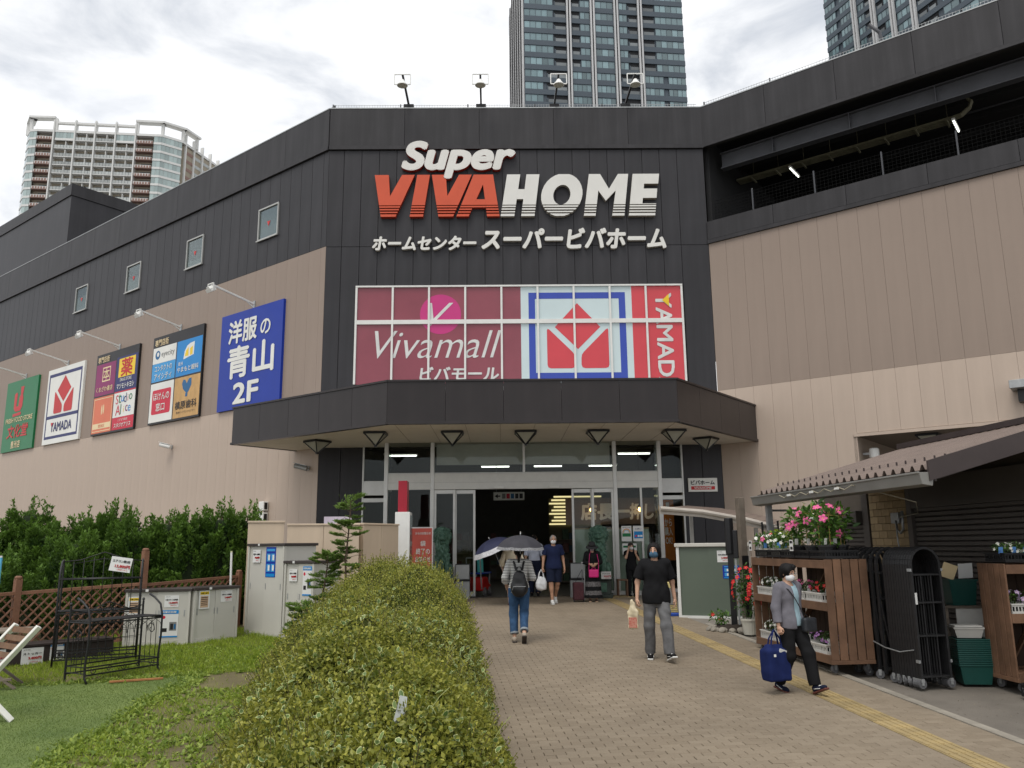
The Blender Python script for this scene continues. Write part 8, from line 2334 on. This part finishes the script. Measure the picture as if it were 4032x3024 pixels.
def person(label, loc, rz, H, J=None, skin=M_SKIN, hair='short', hairm=M_HAIRK, mask=None, top=None, legs=None, shoes=None, head_turn=0.0, head_tilt=0.0, lean=0.0, hands=None, build=1.0, jacket=None, glasses=False, face=True):
    j = dict(BASE)
    if J: j.update(J)
    s = H / 1.70
    t = thing('person', label, 'person', loc, rz)
    t.scale = (s, s, s)
    # ---- the body: one continuous surface from head to ankles
    hd = (0.0, -0.012 + lean * 0.16, 1.585)
    pr = [('e', (0, 0, .945), (.150 * build, .105 * build, .115)), ('e', (0, 0, 1.09), (.130 * build, .092 * build, .14)), ('e', (0, lean * .05, 1.27), (.158 * build, .102 * build, .165)),
          ('c', vadd(j['shR'], (.02, 0, 0)), vadd(j['shL'], (-.02, 0, 0)), .058, .058), ('c', (0, .012 + lean * .1, 1.40), (0, lean * .13, 1.50), .054, .050)]
    for k in 'LR':
        pr += [('c', j['hip' + k], j['knee' + k], .084 * build, .056), ('c', j['knee' + k], j['ank' + k], .054, .036), ('e', lerp(j['knee' + k], j['ank' + k], .28), (.052, .056, .09)),
               ('c', j['sh' + k], j['el' + k], .047 * build, .037), ('c', j['el' + k], j['wr' + k], .038, .026)]
    body = [solid(pr, 0.0145, 0.035)]
    # hands
    for k, sg in (('L', 1), ('R', -1)):
        d = Vector(j['wr' + k]) - Vector(j['el' + k]); hp = (hands or {}).get(k, {})
        body.append(hand(j['wr' + k], hp.get('d', tuple(d.normalized() + Vector((0, -.15, -.3)))), hp.get('pn', (-sg, .15, 0)), hp.get('curl', 0.55), 1.0, hp.get('thumb', sg)))
    # head in its own finer grid, turned on the neck
    hx = lambda p: p
    hp_ = [('e', (0, 0, 0.008), (.073, .090, .106)), ('e', (0, -.030, -.060), (.054, .058, .056)), ('e', (0, .02, .03), (.076, .085, .085)), ('c', (0, .012, -.06), (0, .014, -.15), .050, .050),
           ('c', (0, -.088, .012), (0, -.104, -.022), .010, .015), ('e', (-.077, .008, -.005), (.010, .020, .030)), ('e', (.077, .008, -.005), (.010, .020, .030)), ('e', (0, -.083, -.058), (.024, .010, .009)), ('e', (0, -.078, .030), (.052, .016, .010))]
    Vh, Qh = solid(hp_, 0.0095, 0.014, sub=[('e', (-.030, -.097, .008), (.016, .012, .008)), ('e', (.030, -.097, .008), (.016, .012, .008))])
    Mh = Matrix.Translation(hd) @ Matrix.Rotation(head_turn, 4, 'Z') @ Matrix.Rotation(head_tilt, 4, 'X')
    A = np.array(Mh)
    tr = lambda V: V @ A[:3, :3].T + A[:3, 3]
    body.append((tr(Vh), Qh))
    obj('body', solid_mesh('body', body, skin), t)
    def hobj(name, VQ, m): return obj(name, solid_mesh(name, [(tr(VQ[0]), VQ[1])], m), t)
    for x in (-.030, .030): hobj('eye', solid([('e', (x, -.0885, .008), (.0125, .006, .0055))], 0.004, .003), M_EYE)
    for x in (-.030, .030): hobj('eyebrow', solid([('c', (x - .016, -.093, .034), (x + .016, -.094, .036), .0045, .0045)], 0.004, .003), hairm)
    hn = lambda P: 0.0026 * np.sin(P[:, 0] * 130 + 3 * np.sin(P[:, 2] * 22)) + 0.0016 * np.sin(P[:, 1] * 140)
    if hair in ('short', 'older', 'bowl', 'bob', 'tied', 'hat'):
        hp2 = [('e', (0, .012, .030), (.088, .102, .100))]
        sub = [('e', (0, -.115, -.030), (.078, .075, .085))]
        cuts = [((0, 0, -.045), (0, 0, -1))]
        if hair == 'older': hp2 = [('e', (0, .014, .026), (.081, .096, .094))]; sub = [('e', (0, -.115, -.015), (.080, .075, .088))]
        if hair == 'bowl': hp2 = [('e', (0, .012, .020), (.104, .114, .112)), ('e', (-.082, .01, -.05), (.024, .055, .06)), ('e', (.082, .01, -.05), (.024, .055, .06)), ('e', (0, .06, -.05), (.08, .05, .07))]; sub = [('e', (0, -.140, -.034), (.088, .105, .112))]; cuts = [((0, 0, -.10), (0, 0, -1))]
        if hair == 'short': hp2 = [('e', (0, .014, .030), (.098, .112, .106)), ('e', (0, .05, -.03), (.080, .06, .07)), ('e', (.03, -.05, .095), (.05, .05, .035))]; sub = [('e', (0, -.132, -.026), (.078, .090, .094))]; cuts = [((0, 0, -.075), (0, 0, -1))]
        if hair in ('bob', 'hat'): hp2 = [('e', (0, .012, .024), (.096, .108, .106)), ('c', (-.075, .01, .0), (-.08, .0, -.11), .03, .026), ('c', (.075, .01, .0), (.08, .0, -.11), .03, .026), ('e', (0, .055, -.06), (.085, .05, .09))]; sub = [('e', (0, -.125, -.045), (.062, .085, .09))]; cuts = [((0, 0, -.14), (0, 0, -1))]
        if hair == 'tied': hp2 = [('e', (0, .012, .022), (.086, .102, .104)), ('e', (0, .09, -.055), (.042, .035, .04)), ('c', (0, .105, -.06), (0, .10, -.20), .034, .020)]; cuts = []
        hobj('hair', solid(hp2, 0.0085, 0.02, cuts=cuts, sub=sub, noise=hn), hairm)
    if mask is not None:
        hobj('face_mask', solid([('e', (0, -.030, -.050), (.064, .074, .056)), ('e', (0, -.085, -.030), (.018, .026, .020))], 0.0075, 0.02, cuts=[((0, -.012, 0), (0, 1, 0)), ((0, 0, -.020), (0, .25, 1))], inflate=0.004), mask)
        for sg in (-1, 1): hobj('mask_loop', solid([('c', (sg * .062, -.03, -.03), (sg * .078, .01, .0), .003, .003)], 0.004, .002), mask)
    if glasses:
        b = MB(); b.M = Mh
        for x in (-.032, .032): b.tube([(x + .022 * math.cos(q), -.112, .004 + .015 * math.sin(q)) for q in [2 * math.pi * i / 12 for i in range(13)]], 0.0022, 4, False)
        b.tube([(-.01, -.113, .006), (.01, -.113, .006)], 0.002, 4); b.tube([(-.054, -.110, .008), (-.08, .0, .008)], 0.002, 4); b.tube([(.054, -.110, .008), (.08, .0, .008)], 0.002, 4); b.build('glasses', M_GALV, t)
    # ---- upper garment
    def garment(name, T, m):
        inf, hem, slv = T.get('inflate', .018), T.get('hem', .84), T.get('sleeve', .5)
        tor = [('e', (0, 0, .95), (.150 * build, .108 * build, .13)), ('e', (0, 0, 1.09), (.138 * build, .100 * build, .15)), ('e', (0, lean * .05, 1.27), (.158 * build, .106 * build, .165)), ('c', vadd(j['shR'], (.02, 0, 0)), vadd(j['shL'], (-.02, 0, 0)), .060, .060)]
        if hem < .9: tor.append(('e', (0, 0, .88), (.172 * build, .120 * build, .24)))
        neck = [('c', (0, -.02 + lean * .1, 1.42), (0, -.035 + lean * .13, 1.60), T.get('neck', .060), T.get('neck', .060) + .02)]
        cuts = [((0, 0, hem), (0, 0, -1))]
        parts = []
        if T.get('open'):
            cutb = neck + [('b', (T.get('ox', 0), -.25, 1.12), (T['open'], .22, .42), .01)]
        else: cutb = neck
        parts.append(solid(tor, 0.0135, 0.05, cuts=cuts, inflate=inf, noise=folds(T.get('fold', .004)), sub=cutb))
        for k in 'LR':
            a, e, w = j['sh' + k], j['el' + k], j['wr' + k]
            if slv <= 1.0: pts = [(a, lerp(a, e, slv))]; end = lerp(a, e, slv); dr = Vector(e) - Vector(a)
            else: pts = [(a, e), (e, lerp(e, w, slv - 1))]; end = lerp(e, w, slv - 1); dr = Vector(w) - Vector(e)
            r0, r1 = .054 * build, T.get('cuff', .052)
            pp = [('c', pts[0][0], vadd(pts[0][1], tuple(dr.normalized()), .05 if len(pts) == 1 else 0), r0, r1 if len(pts) == 1 else .046)]
            if len(pts) == 2: pp.append(('c', pts[1][0], vadd(pts[1][1], tuple(dr.normalized()), .05), .046, r1))
            parts.append(solid(pp, 0.0125, 0.03, inflate=inf * .7, cuts=[(end, tuple(dr))], noise=folds(T.get('fold', .004) * .8)))
        return obj(name, solid_mesh(name, parts, m), t)
    if top: garment(top.get('name', 'shirt'), top, top['mat'])
    if jacket: garment('jacket', jacket, jacket['mat'])
    # ---- lower garment
    if legs:
        end, inf, kind = legs.get('end', .10), legs.get('inflate', .016), legs.get('kind', 'trousers')
        if kind in ('trousers', 'shorts'):
            parts = [solid([('e', (0, 0, .94), (.152 * build, .110 * build, .12)), ('c', j['hipL'], lerp(j['hipL'], j['kneeL'], .25), .088, .085), ('c', j['hipR'], lerp(j['hipR'], j['kneeR'], .25), .088, .085)], 0.0135, 0.04, inflate=inf, cuts=[((0, 0, legs.get('waist', 1.02)), (0, 0, 1))], noise=folds(.003))]
            for k in 'LR':
                hp, kn, an = j['hip' + k], j['knee' + k], j['ank' + k]
                pp = [('c', hp, kn, .088 * build, legs.get('knee', .062))]; cu = None
                if kind == 'shorts': e_ = lerp(hp, kn, legs.get('len', .85)); cu = (e_, tuple(Vector(kn) - Vector(hp)))
                else:
                    pp.append(('c', kn, an, legs.get('knee', .062), legs.get('cuff', .052))); e_ = lerp(kn, an, legs.get('len', .97)); cu = (e_, tuple(Vector(an) - Vector(kn)))
                parts.append(solid(pp, 0.0125, 0.03, inflate=inf, cuts=[cu], noise=folds(legs.get('fold', .005), 22, 30)))
            obj(kind, solid_mesh(kind, parts, legs['mat']), t)
            if legs.get('turnup'):
                for k in 'LR':
                    kn, an = j['knee' + k], j['ank' + k]; a_, b_ = lerp(kn, an, legs['len'] - .10), lerp(kn, an, legs['len'])
                    obj('turn_up', solid_mesh('turn_up', [solid([('c', a_, b_, legs['cuff'] + .004, legs['cuff'] + .004)], 0.012, 0.02, inflate=inf + .002, cuts=[(b_, tuple(Vector(an) - Vector(kn))), (a_, tuple(Vector(kn) - Vector(an)))])], legs['turnup']), t)
        else:   # skirt as flared tiers
            for i, (z1, z0, r1, r0, m) in enumerate(legs['tiers']):
                b = MB(); n = 40; rows = []
                for q in range(7):
                    f = q / 6; z = z1 + (z0 - z1) * f; r = r1 + (r0 - r1) * f
                    rows.append([((r + .010 * f * math.sin(9 * a + i * 2) + .004 * math.sin(23 * a)) * math.cos(a), (r * .80 + .010 * f * math.sin(9 * a + i * 2)) * math.sin(a), z) for a in [2 * math.pi * k / n for k in range(n)]])
                vs2 = sum(rows, []); fs2 = [(q * n + k, q * n + (k + 1) % n, (q + 1) * n + (k + 1) % n, (q + 1) * n + k) for q in range(6) for k in range(n)]
                b.add(vs2, fs2); b.build('skirt_tier', m, t, smooth=True)
    # ---- shoes
    if shoes:
        for k in 'LR':
            an = Vector(j['ank' + k]); pit = shoes.get('pitch' + k, 0.0); yaw = shoes.get('yaw' + k, 0.0)
            mS = Matrix.Translation(an) @ Matrix.Rotation(yaw, 4, 'Z') @ Matrix.Rotation(pit, 4, 'X'); B = np.array(mS)
            trs = lambda VQ: (VQ[0] @ B[:3, :3].T + B[:3, 3], VQ[1])
            up = solid([('e', (0, -.005, -.02), (.038, .052, .045)), ('e', (0, -.10, -.045), (.043, .085, .034)), ('e', (0, .025, -.035), (.036, .035, .045)), ('c', (0, 0, .03), (0, 0, -.02), .034, .04)], 0.0105, 0.025, cuts=[((0, 0, -.066), (0, 0, -1)), ((0, 0, shoes.get('topcut', .02)), (0, .3, 1))])
            so = solid([('b', (0, -.062, -.073), (.043, .125, .014), .012)], 0.0095, 0.01)
            o = obj('shoe', solid_mesh('shoe', [trs(up)], shoes['mat']), t); obj('sole', solid_mesh('sole', [trs(so)], shoes['sole']), o)
            if shoes.get('trim'): obj('shoe_stripe', solid_mesh('shoe_stripe', [trs(solid([('c', (s_ * .043, .0, -.03), (s_ * .046, -.10, -.05), .006, .006) for s_ in (-1, 1)] + [('c', (0, -.06, -.008), (0, -.11, -.022), .012, .012)], 0.006, .004))], shoes['trim']), o)
    return t
def ground_at(x, y): return (x, y, gz(y) + 0.012)
M_BLKCL = cloth('black cotton', (0.013, 0.013, 0.014)); M_NAVY = cloth('navy cotton', (0.016, 0.022, 0.058)); M_NAVYD = cloth('dark navy shorts', (0.014, 0.018, 0.036))
M_GREYTR = cloth('grey washed trousers', (0.135, 0.135, 0.138), 0.25); M_DENIM = cloth('blue denim', (0.040, 0.085, 0.165), 0.35); M_SOLEW = mat('white rubber sole', (0.62, 0.61, 0.58), 0.6); M_SOLEB = mat('brown sole', (0.11, 0.035, 0.025), 0.6)

# 1 young man in a black tee
p1 = person('person in a loose black t-shirt, grey trousers and blue mask carrying a clear bag', ground_at(2.30, 12.62), R(-6), 1.70,
    dict(hipL=(.088, 0, .90), kneeL=(.125, -.16, .50), ankL=(.15, -.21, .105), kneeR=(-.115, .01, .49), ankR=(-.105, .13, .085), elR=(-.265, .03, 1.13), wrR=(-.285, -.03, .88), elL=(.255, .08, 1.13), wrL=(.285, .07, .87)),
    hair='bowl', mask=mat('blue face mask', (0.055, 0.120, 0.190), 0.7), head_turn=R(-14), head_tilt=R(-4),
    top=dict(mat=M_BLKCL, inflate=.036, hem=.815, sleeve=.82, cuff=.068, fold=.007), legs=dict(mat=M_GREYTR, inflate=.016, knee=.066, cuff=.060, len=1.0, fold=.008), shoes=dict(mat=M_BLKCL, sole=M_SOLEW, trim=M_SOLEW, pitchL=R(-18), yawL=R(18), yawR=R(-6)), build=1.04, hands={'R': dict(curl=1.0), 'L': dict(curl=.6)})
t = thing('clear_bag', 'clear bag with red contents in the hand of the person in black', 'bag', (2.30 - 0.36, 12.60, gz(12.6) + 0.46), R(-20))
obj('bag', solid_mesh('bag', [solid([('b', (0, 0, .13), (.075, .015, .13), .013), ('e', (0, 0, .25), (.072, .020, .055)), ('c', (0, 0, .28), (.0, 0, .42), .020, .012), ('c', (-.05, 0, .28), (-.02, 0, .40), .008, .006), ('c', (.05, 0, .28), (.03, 0, .38), .010, .005)], 0.010, .04, noise=folds(.007, 70, 60))], mat('clear cream film', (0.60, 0.52, 0.36), 0.25, 0.1, 20)), t)
b = MB(); b.box(-.062, .062, -.024, -.019, .02, .17); b.build('red_contents', mat('red printed contents', (0.42, 0.07, 0.045), 0.4, 0.5, 35, c2=(0.55, 0.33, 0.25)), t)
# 2 woman with grey jacket
p2 = person('person in a grey jacket and black trousers with glasses and white mask walking right', ground_at(3.50, 10.25), R(28), 1.50,
    dict(kneeL=(.11, -.17, .52), ankL=(.10, -.26, .105), kneeR=(-.10, -.03, .49), ankR=(-.09, .20, .11), elR=(-.24, .02, 1.12), wrR=(-.262, -.03, .88), elL=(.245, .10, 1.13), wrL=(.275, .11, .88)),
    hair='short', mask=M_MASKW, glasses=True, head_turn=R(8), head_tilt=R(8),
    top=dict(name='top', mat=cloth('pale blue knit', (0.30, 0.42, 0.47)), inflate=.012, hem=.88, sleeve=.3, fold=.002), jacket=dict(mat=cloth('grey tweed', (0.150, 0.145, 0.165), 0.2), inflate=.028, hem=.84, sleeve=1.82, cuff=.040, open=.058, ox=.02, neck=.075, fold=.004),
    legs=dict(mat=M_BLKCL, inflate=.022, knee=.066, cuff=.056, len=.97), shoes=dict(mat=M_NAVYD, sole=M_SOLEB, trim=M_SOLEW, pitchL=R(-22), pitchR=R(14)), build=1.06, hands={'R': dict(curl=1.2), 'L': dict(curl=.5)})
def tote(label, loc, rz, m, w=.17, d=.09, h=.42):
    t = thing('tote_bag', label, 'bag', loc, rz)
    V, Q = solid([('b', (0, 0, h * .42), (w, d, h * .44), .03), ('b', (0, 0, h * .86), (w * .80, d * .4, h * .12), .02)], 0.014, .05, noise=folds(.006, 24, 18)); obj('bag', solid_mesh('bag', [(V, Q)], m), t)
    for y in (-d * .35, d * .35): b = MB(); b.tube([(-w * .5, y, h * .9), (-w * .36, y * .7, h * 1.15), (0, 0, h * 1.38), (w * .36, y * .7, h * 1.15), (w * .5, y, h * .9)], 0.011, 6); b.build('handle', m, t)
    return t
t = tote('navy blue tote bag in the hand of the person in the grey jacket', (3.26, 10.17, gz(10.2) + 0.17), R(24), cloth('navy tote canvas', (0.014, 0.022, 0.085)))
obj('print', flat_poly([rect(-.11, -.075, .28, .31)], M_PW, 'print', -0.10), t); b = MB(); b.cbox((.05, -.085, .33), (.12, .01, .05), 0, .2, .3); b.build('paper', M_PAPER, t)
t = thing('shoulder_bag', 'small black leather shoulder bag worn across the grey jacket', 'bag', (3.50, 10.25, gz(10.25)), R(28))
obj('bag', solid_mesh('bag', [solid([('b', (.13, -.17, .80), (.105, .04, .085), .025)], 0.012, .02)], mat('black leather', (0.022, 0.024, 0.028), 0.35, 0.3, 18, 0.4, 70)), t)
b = MB(); b.tube([(.07, -.165, .87), (.02, -.150, 1.0), (-.05, -.142, 1.12), (-.105, -.10, 1.22), (-.12, .0, 1.265)], 0.006, 5); b.tube([(.21, -.12, .86), (.20, .0, .95), (.12, .12, 1.1), (-.05, .11, 1.22), (-.12, .02, 1.265)], 0.006, 5); b.build('strap', M_BLACK, t)
# 3 woman with stripes, from behind, under the dark parasol
SM = stripe_mat('white shirt with navy stripes', (0.64, 0.64, 0.61), (0.035, 0.038, 0.05), 0.028, 0.62)
p3 = person('person seen from behind in a striped shirt and jeans with a black backpack', ground_at(0.27, 14.58), R(181), 1.63,
    dict(kneeL=(.10, -.06, .49), ankL=(.09, .06, .085), kneeR=(-.09, -.02, .50), ankR=(-.075, .28, .16), elL=(.255, .02, 1.13), wrL=(.225, -.14, .98), elR=(-.255, -.01, 1.12), wrR=(-.13, -.20, 1.16)),
    hair='tied', top=dict(mat=SM, inflate=.018, hem=.86, sleeve=1.5, cuff=.066, fold=.004), legs=dict(mat=M_DENIM, inflate=.021, knee=.060, cuff=.050, len=.86, turnup=cloth('pale denim turn up', (0.26, 0.29, 0.31))),
    shoes=dict(mat=cloth('beige sneaker', (0.36, 0.31, 0.25)), sole=mat('dark sole', (0.05, 0.04, 0.035), 0.7), pitchR=R(40)), hands={'R': dict(curl=1.4, d=(.2, -.1, .5)), 'L': dict(curl=.6)})
t = thing('backpack', 'black backpack on the striped shirt', 'backpack', (0.27, 14.58, gz(14.58)), R(181)); t.scale = (.96,) * 3
M_BPK = mat('black nylon', (0.012, 0.012, 0.013), 0.4, 0.2, 9, 0.2, 60)
obj('bag', solid_mesh('bag', [solid([('e', (0, .20, .98), (.165, .085, .185)), ('e', (0, .195, 1.14), (.115, .070, .13)), ('e', (0, .25, .92), (.12, .06, .10))], 0.014, .05, noise=folds(.005, 40, 30))], M_BPK), t)
for sg in (-1, 1): b = MB(); b.tube([(sg * .055, .15, 1.27), (sg * .085, .10, 1.40), (sg * .12, .02, 1.455), (sg * .135, -.10, 1.36), (sg * .15, -.12, 1.15), (sg * .13, .05, .95)], .020, 6); b.build('strap', M_BPK, t)
b = MB(); b.tube([(-.04, .18, 1.27), (-.03, .18, 1.33), (.03, .18, 1.33), (.04, .18, 1.27)], .010, 6); b.build('handle', M_BPK, t); b = MB(); b.tube([(-.11, .285, .99), (0, .318, .99), (.11, .285, .99), (.13, .27, .93)], .006, 5); b.build('zip', M_GALV, t)
def umbrella(label, loc, axis, Rr, Hh, shaft, m, lace, lw_):
    t = thing('umbrella', label, 'umbrella', loc); q = Vector(axis).normalized().to_track_quat('Z', 'Y'); t.rotation_euler = q.to_euler()
    n = 64; b = MB(); rows = []
    for i in range(10):
        f = i / 9; row = []
        for k in range(n):
            a = 2 * math.pi * k / n; g = abs(math.sin(4 * a))          # 0 on a rib, 1 between ribs
            r = Rr * math.sin(f * 1.25) / math.sin(1.25) * (1 - 0.055 * g * f); z = Hh * (math.cos(f * 1.25) - math.cos(1.25)) / (1 - math.cos(1.25)) - 0.012 * g * f
            row.append((r * math.cos(a), r * math.sin(a), z))
        rows.append(row)
    def band(i0, i1, nm, mm):
        b = MB(); R_ = rows[i0:i1 + 1]; b.add(sum(R_, []), [(q_ * n + k, q_ * n + (k + 1) % n, (q_ + 1) * n + (k + 1) % n, (q_ + 1) * n + k) for q_ in range(len(R_) - 1) for k in range(n)]); return b.build(nm, mm, t, smooth=True)
    band(0, 9 - lw_, 'canopy', m); band(9 - lw_, 9, 'lace_border', lace)
    b = MB(); b.cyl((0, 0, -shaft), (0, 0, Hh + .035), .006, 6); b.build('shaft', M_GALV, t); b = MB(); b.lathe([(.009, Hh + .02), (.006, Hh + .06), (.002, Hh + .065)], 6); b.build('ferrule', M_WHITE, t)
    b = MB(); b.cyl((0, 0, -shaft - .01), (0, 0, -shaft + .12), .014, 8); b.build('handle', M_GREYWOOD, t)
    for k in range(8): a = math.pi / 4 * k; b = MB(); b.tube([rows[i][int(k * n / 8)] for i in (0, 3, 6, 9)], .0025, 4); b.build('rib', M_BLACK, t, loc=(0, 0, -.008))
umbrella('dark charcoal parasol with a grey lace rim over the striped shirt', (0.30, 14.48, 2.045), (0.02, -0.05, 1), 0.44, 0.235, 0.62, mat('charcoal parasol cloth', (0.030, 0.029, 0.036), 0.7, 0.15, 6), mat('grey lace', (0.20, 0.20, 0.205), 0.8, 0.6, 60), 1)
# 4 woman in a cream blouse under a navy umbrella
p4 = person('person in a cream blouse and black skirt walking in behind the striped shirt', ground_at(0.22, 20.75), R(175), 1.58,
    dict(kneeL=(.09, -.05, .49), ankL=(.08, .02, .085), kneeR=(-.085, .02, .49), ankR=(-.075, .18, .11), elR=(-.27, .0, 1.14), wrR=(-.24, -.16, 1.08), elL=(.27, 0.02, 1.14), wrL=(.27, -.10, .95)), hair='tied',
    top=dict(mat=cloth('cream knit', (0.58, 0.52, 0.40)), inflate=.030, hem=.93, sleeve=1.6, cuff=.060, fold=.006), legs=dict(kind='skirt', tiers=[(1.0, .52, .165, .20, M_BLKCL)], mat=M_BLKCL), shoes=dict(mat=mat('tan pump', (0.16, 0.08, 0.05), .5), sole=M_SOLEB, pitchR=R(25), topcut=-.03))
umbrella('navy parasol with a white lace rim tilted to the left of the cream blouse', (-0.22, 20.5, 1.98), (-0.42, -0.10, 1), 0.56, 0.30, 0.70, mat('navy parasol cloth', (0.026, 0.030, 0.070), 0.7, 0.15, 6), mat('white lace', (0.50, 0.50, 0.52), 0.8, 0.5, 60), 2)
# 5 person in a pale shirt going in
person('person in a pale shirt and dark trousers entering the doorway', (0.86, 22.9, 0.735), R(178), 1.66, dict(elL=(.24, .03, 1.12), wrL=(.26, .02, .87), kneeL=(.09, -.06, .5), ankR=(-.09, .16, .10)), hair='older',
    top=dict(mat=cloth('pale blue shirt', (0.46, 0.49, 0.58)), inflate=.022, hem=.98, sleeve=1.0, cuff=.056), legs=dict(mat=M_NAVYD, inflate=.016, cuff=.058), shoes=dict(mat=M_BLKCL, sole=M_BLACK))
# 6 man in navy
p6 = person('person in a navy t-shirt, navy shorts and white sneakers coming out with a white bag', ground_at(1.26, 20.82), R(4), 1.68,
    dict(kneeR=(-.085, -.10, .50), ankR=(-.06, -.10, .085), kneeL=(.09, .0, .50), ankL=(.055, .20, .16), elR=(-.25, .03, 1.12), wrR=(-.285, -.05, .88), elL=(.25, .06, 1.12), wrL=(.275, -.01, .87)), skin=M_SKIN2, hair='older', hairm=M_HAIRG, mask=M_MASKW,
    top=dict(mat=M_NAVY, inflate=.026, hem=.86, sleeve=.68, cuff=.062, fold=.004), legs=dict(kind='shorts', mat=M_NAVYD, inflate=.026, knee=.076, len=.92), shoes=dict(mat=mat('white sneaker', (0.62, 0.62, 0.60), .6), sole=M_SOLEW, pitchL=R(25)), build=1.08, hands={'R': dict(curl=1.2), 'L': dict(curl=.6)})
t = thing('plastic_bag', 'white plastic carrier bag in the hand of the person in navy', 'bag', (0.94, 20.74, gz(20.7) + 0.36), R(10))
obj('bag', solid_mesh('bag', [solid([('e', (0, 0, .16), (.14, .08, .17)), ('b', (0, 0, .10), (.12, .07, .09), .04)], 0.014, .06, noise=folds(.008, 40, 34))], mat('white film', (0.62, 0.63, 0.64), 0.35)), t)
for sg in (-1, 1): b = MB(); b.tube([(sg * .07, 0, .29), (sg * .05, 0, .40), (0, 0, .50)], .016, 6, True, [.022, .016, .010]); b.build('handle', MATS['white film'], t)
# 7 woman in black with hat
M_LACE = mat('grey floral lace', (0.20, 0.19, 0.19), 0.9, 0.7, 30, c2=(0.02, 0.018, 0.02))
p7 = person('person in a black hat and long tiered black skirt looking down beside the lion', ground_at(2.28, 21.25), R(-4), 1.46,
    dict(elR=(-.24, .0, 1.14), wrR=(-.06, -.20, 1.08), elL=(.24, .0, 1.14), wrL=(.10, -.20, 1.09)), hair='hat', mask=mat('lilac grey mask', (0.42, 0.36, 0.42), .7), head_tilt=R(22),
    top=dict(mat=M_BLKCL, inflate=.024, hem=.80, sleeve=1.75, cuff=.042, fold=.005), legs=dict(kind='skirt', mat=M_BLKCL, tiers=[(.98, .58, .165, .215, M_BLKCL), (.585, .44, .215, .235, M_LACE), (.445, .32, .235, .245, M_BLKCL), (.325, .20, .245, .262, M_LACE), (.205, .12, .262, .272, M_BLKCL)]), shoes=dict(mat=mat('brown sandal', (0.06, 0.035, 0.03), .5), sole=mat('tan sole', (0.36, 0.25, 0.16), .6), topcut=-.03))
hm = Matrix.Translation((0, -0.02, 1.60)) @ Matrix.Rotation(R(18), 4, 'X')
b = MB(); b.M = hm; b.lathe([(.105, .02), (.100, .08), (.085, .13), (.03, .145)], 18); b.lathe([(.10, .022), (.15, .005), (.185, -.025), (.186, -.030), (.15, -.002), (.10, .012)], 22, cap=False); b.build('hat', mat('charcoal felt hat', (0.022, 0.022, 0.024), .8), p7, smooth=True)
t = thing('pink_handbag', 'bright pink handbag worn by the person in the black hat', 'bag', (2.29, 21.08, gz(21.1) + 0.62), R(-4)); M_PNK = mat('hot pink leather', (0.60, 0.02, 0.18), .4)
obj('bag', solid_mesh('bag', [solid([('b', (0, 0, .10), (.125, .045, .10), .03)], 0.012, .02)], M_PNK), t)
for sg in (-1, 1): b = MB(); b.tube([(-.05, sg * .02, .19), (-.04, sg * .02, .24), (.04, sg * .02, .24), (.05, sg * .02, .19)], .007, 5); b.build('handle', M_PNK, t)
b = MB(); b.tube([(-.12, 0, .17), (-.11, .0, .38), (-.09, .06, .58), (-.05, .14, .66)], .006, 5); b.tube([(.12, 0, .17), (.13, .02, .40), (.10, .10, .58)], .006, 5); b.build('strap', M_PNK, t)
t = thing('trolley_bag', 'black floral shopping trolley bag beside the person in the black hat', 'shopping trolley', (1.90, 21.20, gz(21.2) + 0.012), R(6))
obj('bag', solid_mesh('bag', [solid([('b', (0, 0, .27), (.135, .09, .22), .03)], 0.016, .02, noise=folds(.004))], mat('black floral print', (0.12, 0.035, 0.045), .8, .5, 60, c2=(0.004, 0.004, 0.005))), t)
b = MB(); b.bar((.11, .02, .06), (.11, .02, .98), .018); b.bar((.17, .02, .06), (.17, .02, .98), .018); b.bar((.09, .02, .98), (.19, .02, .98), .03); b.build('handle_frame', M_GALV, t); b = MB(); b.tube([(-.10, -.06, .46), (-.02, -.06, .62), (.10, 0, .80)], .006, 5); b.tube([(.09, -.06, .46), (.10, -.03, .62), (.11, 0, .80)], .006, 5); b.build('strap', M_BLACK, t)
for x in (-.1, .15): b = MB(); b.cyl((x - .012, .08, .04), (x + .012, .08, .04), .04, 10); b.build('wheel', M_RUB, t)
# 8 person on the phone
person('person in black holding a phone to the ear by the glass notices', (3.48, 22.55, 0.724), R(10), 1.42, dict(elR=(-.21, -.10, 1.22), wrR=(-.12, -.12, 1.50), elL=(.22, -.08, 1.16), wrL=(.10, -.16, 1.36)), hair='bob', hairm=mat('dark brown hair', (0.030, 0.018, 0.013), .4, .3, 30, .4, 140), mask=M_MASKW,
    top=dict(mat=M_BLKCL, inflate=.022, hem=.82, sleeve=.6, cuff=.058), legs=dict(mat=M_BLKCL, inflate=.018), shoes=dict(mat=M_BLKCL, sole=M_BLACK), hands={'R': dict(curl=.9, d=(.1, 0, 1), pn=(1, .2, 0)), 'L': dict(curl=1.2, d=(0, -.2, 1), pn=(0, 1, 0))})
t = thing('stool', 'small brown wooden stool beside the person on the phone', 'stool', (3.22, 22.6, 0.724))
b = MB(); b.box(-.14, .14, -.14, .14, .42, .46); b.build('seat', M_RACK, t)
for x, y in ((-.12, -.12), (.12, -.12), (-.12, .12), (.12, .12)): b = MB(); b.box(x - .018, x + .018, y - .018, y + .018, 0, .419); b.build('leg', M_RACK, t)
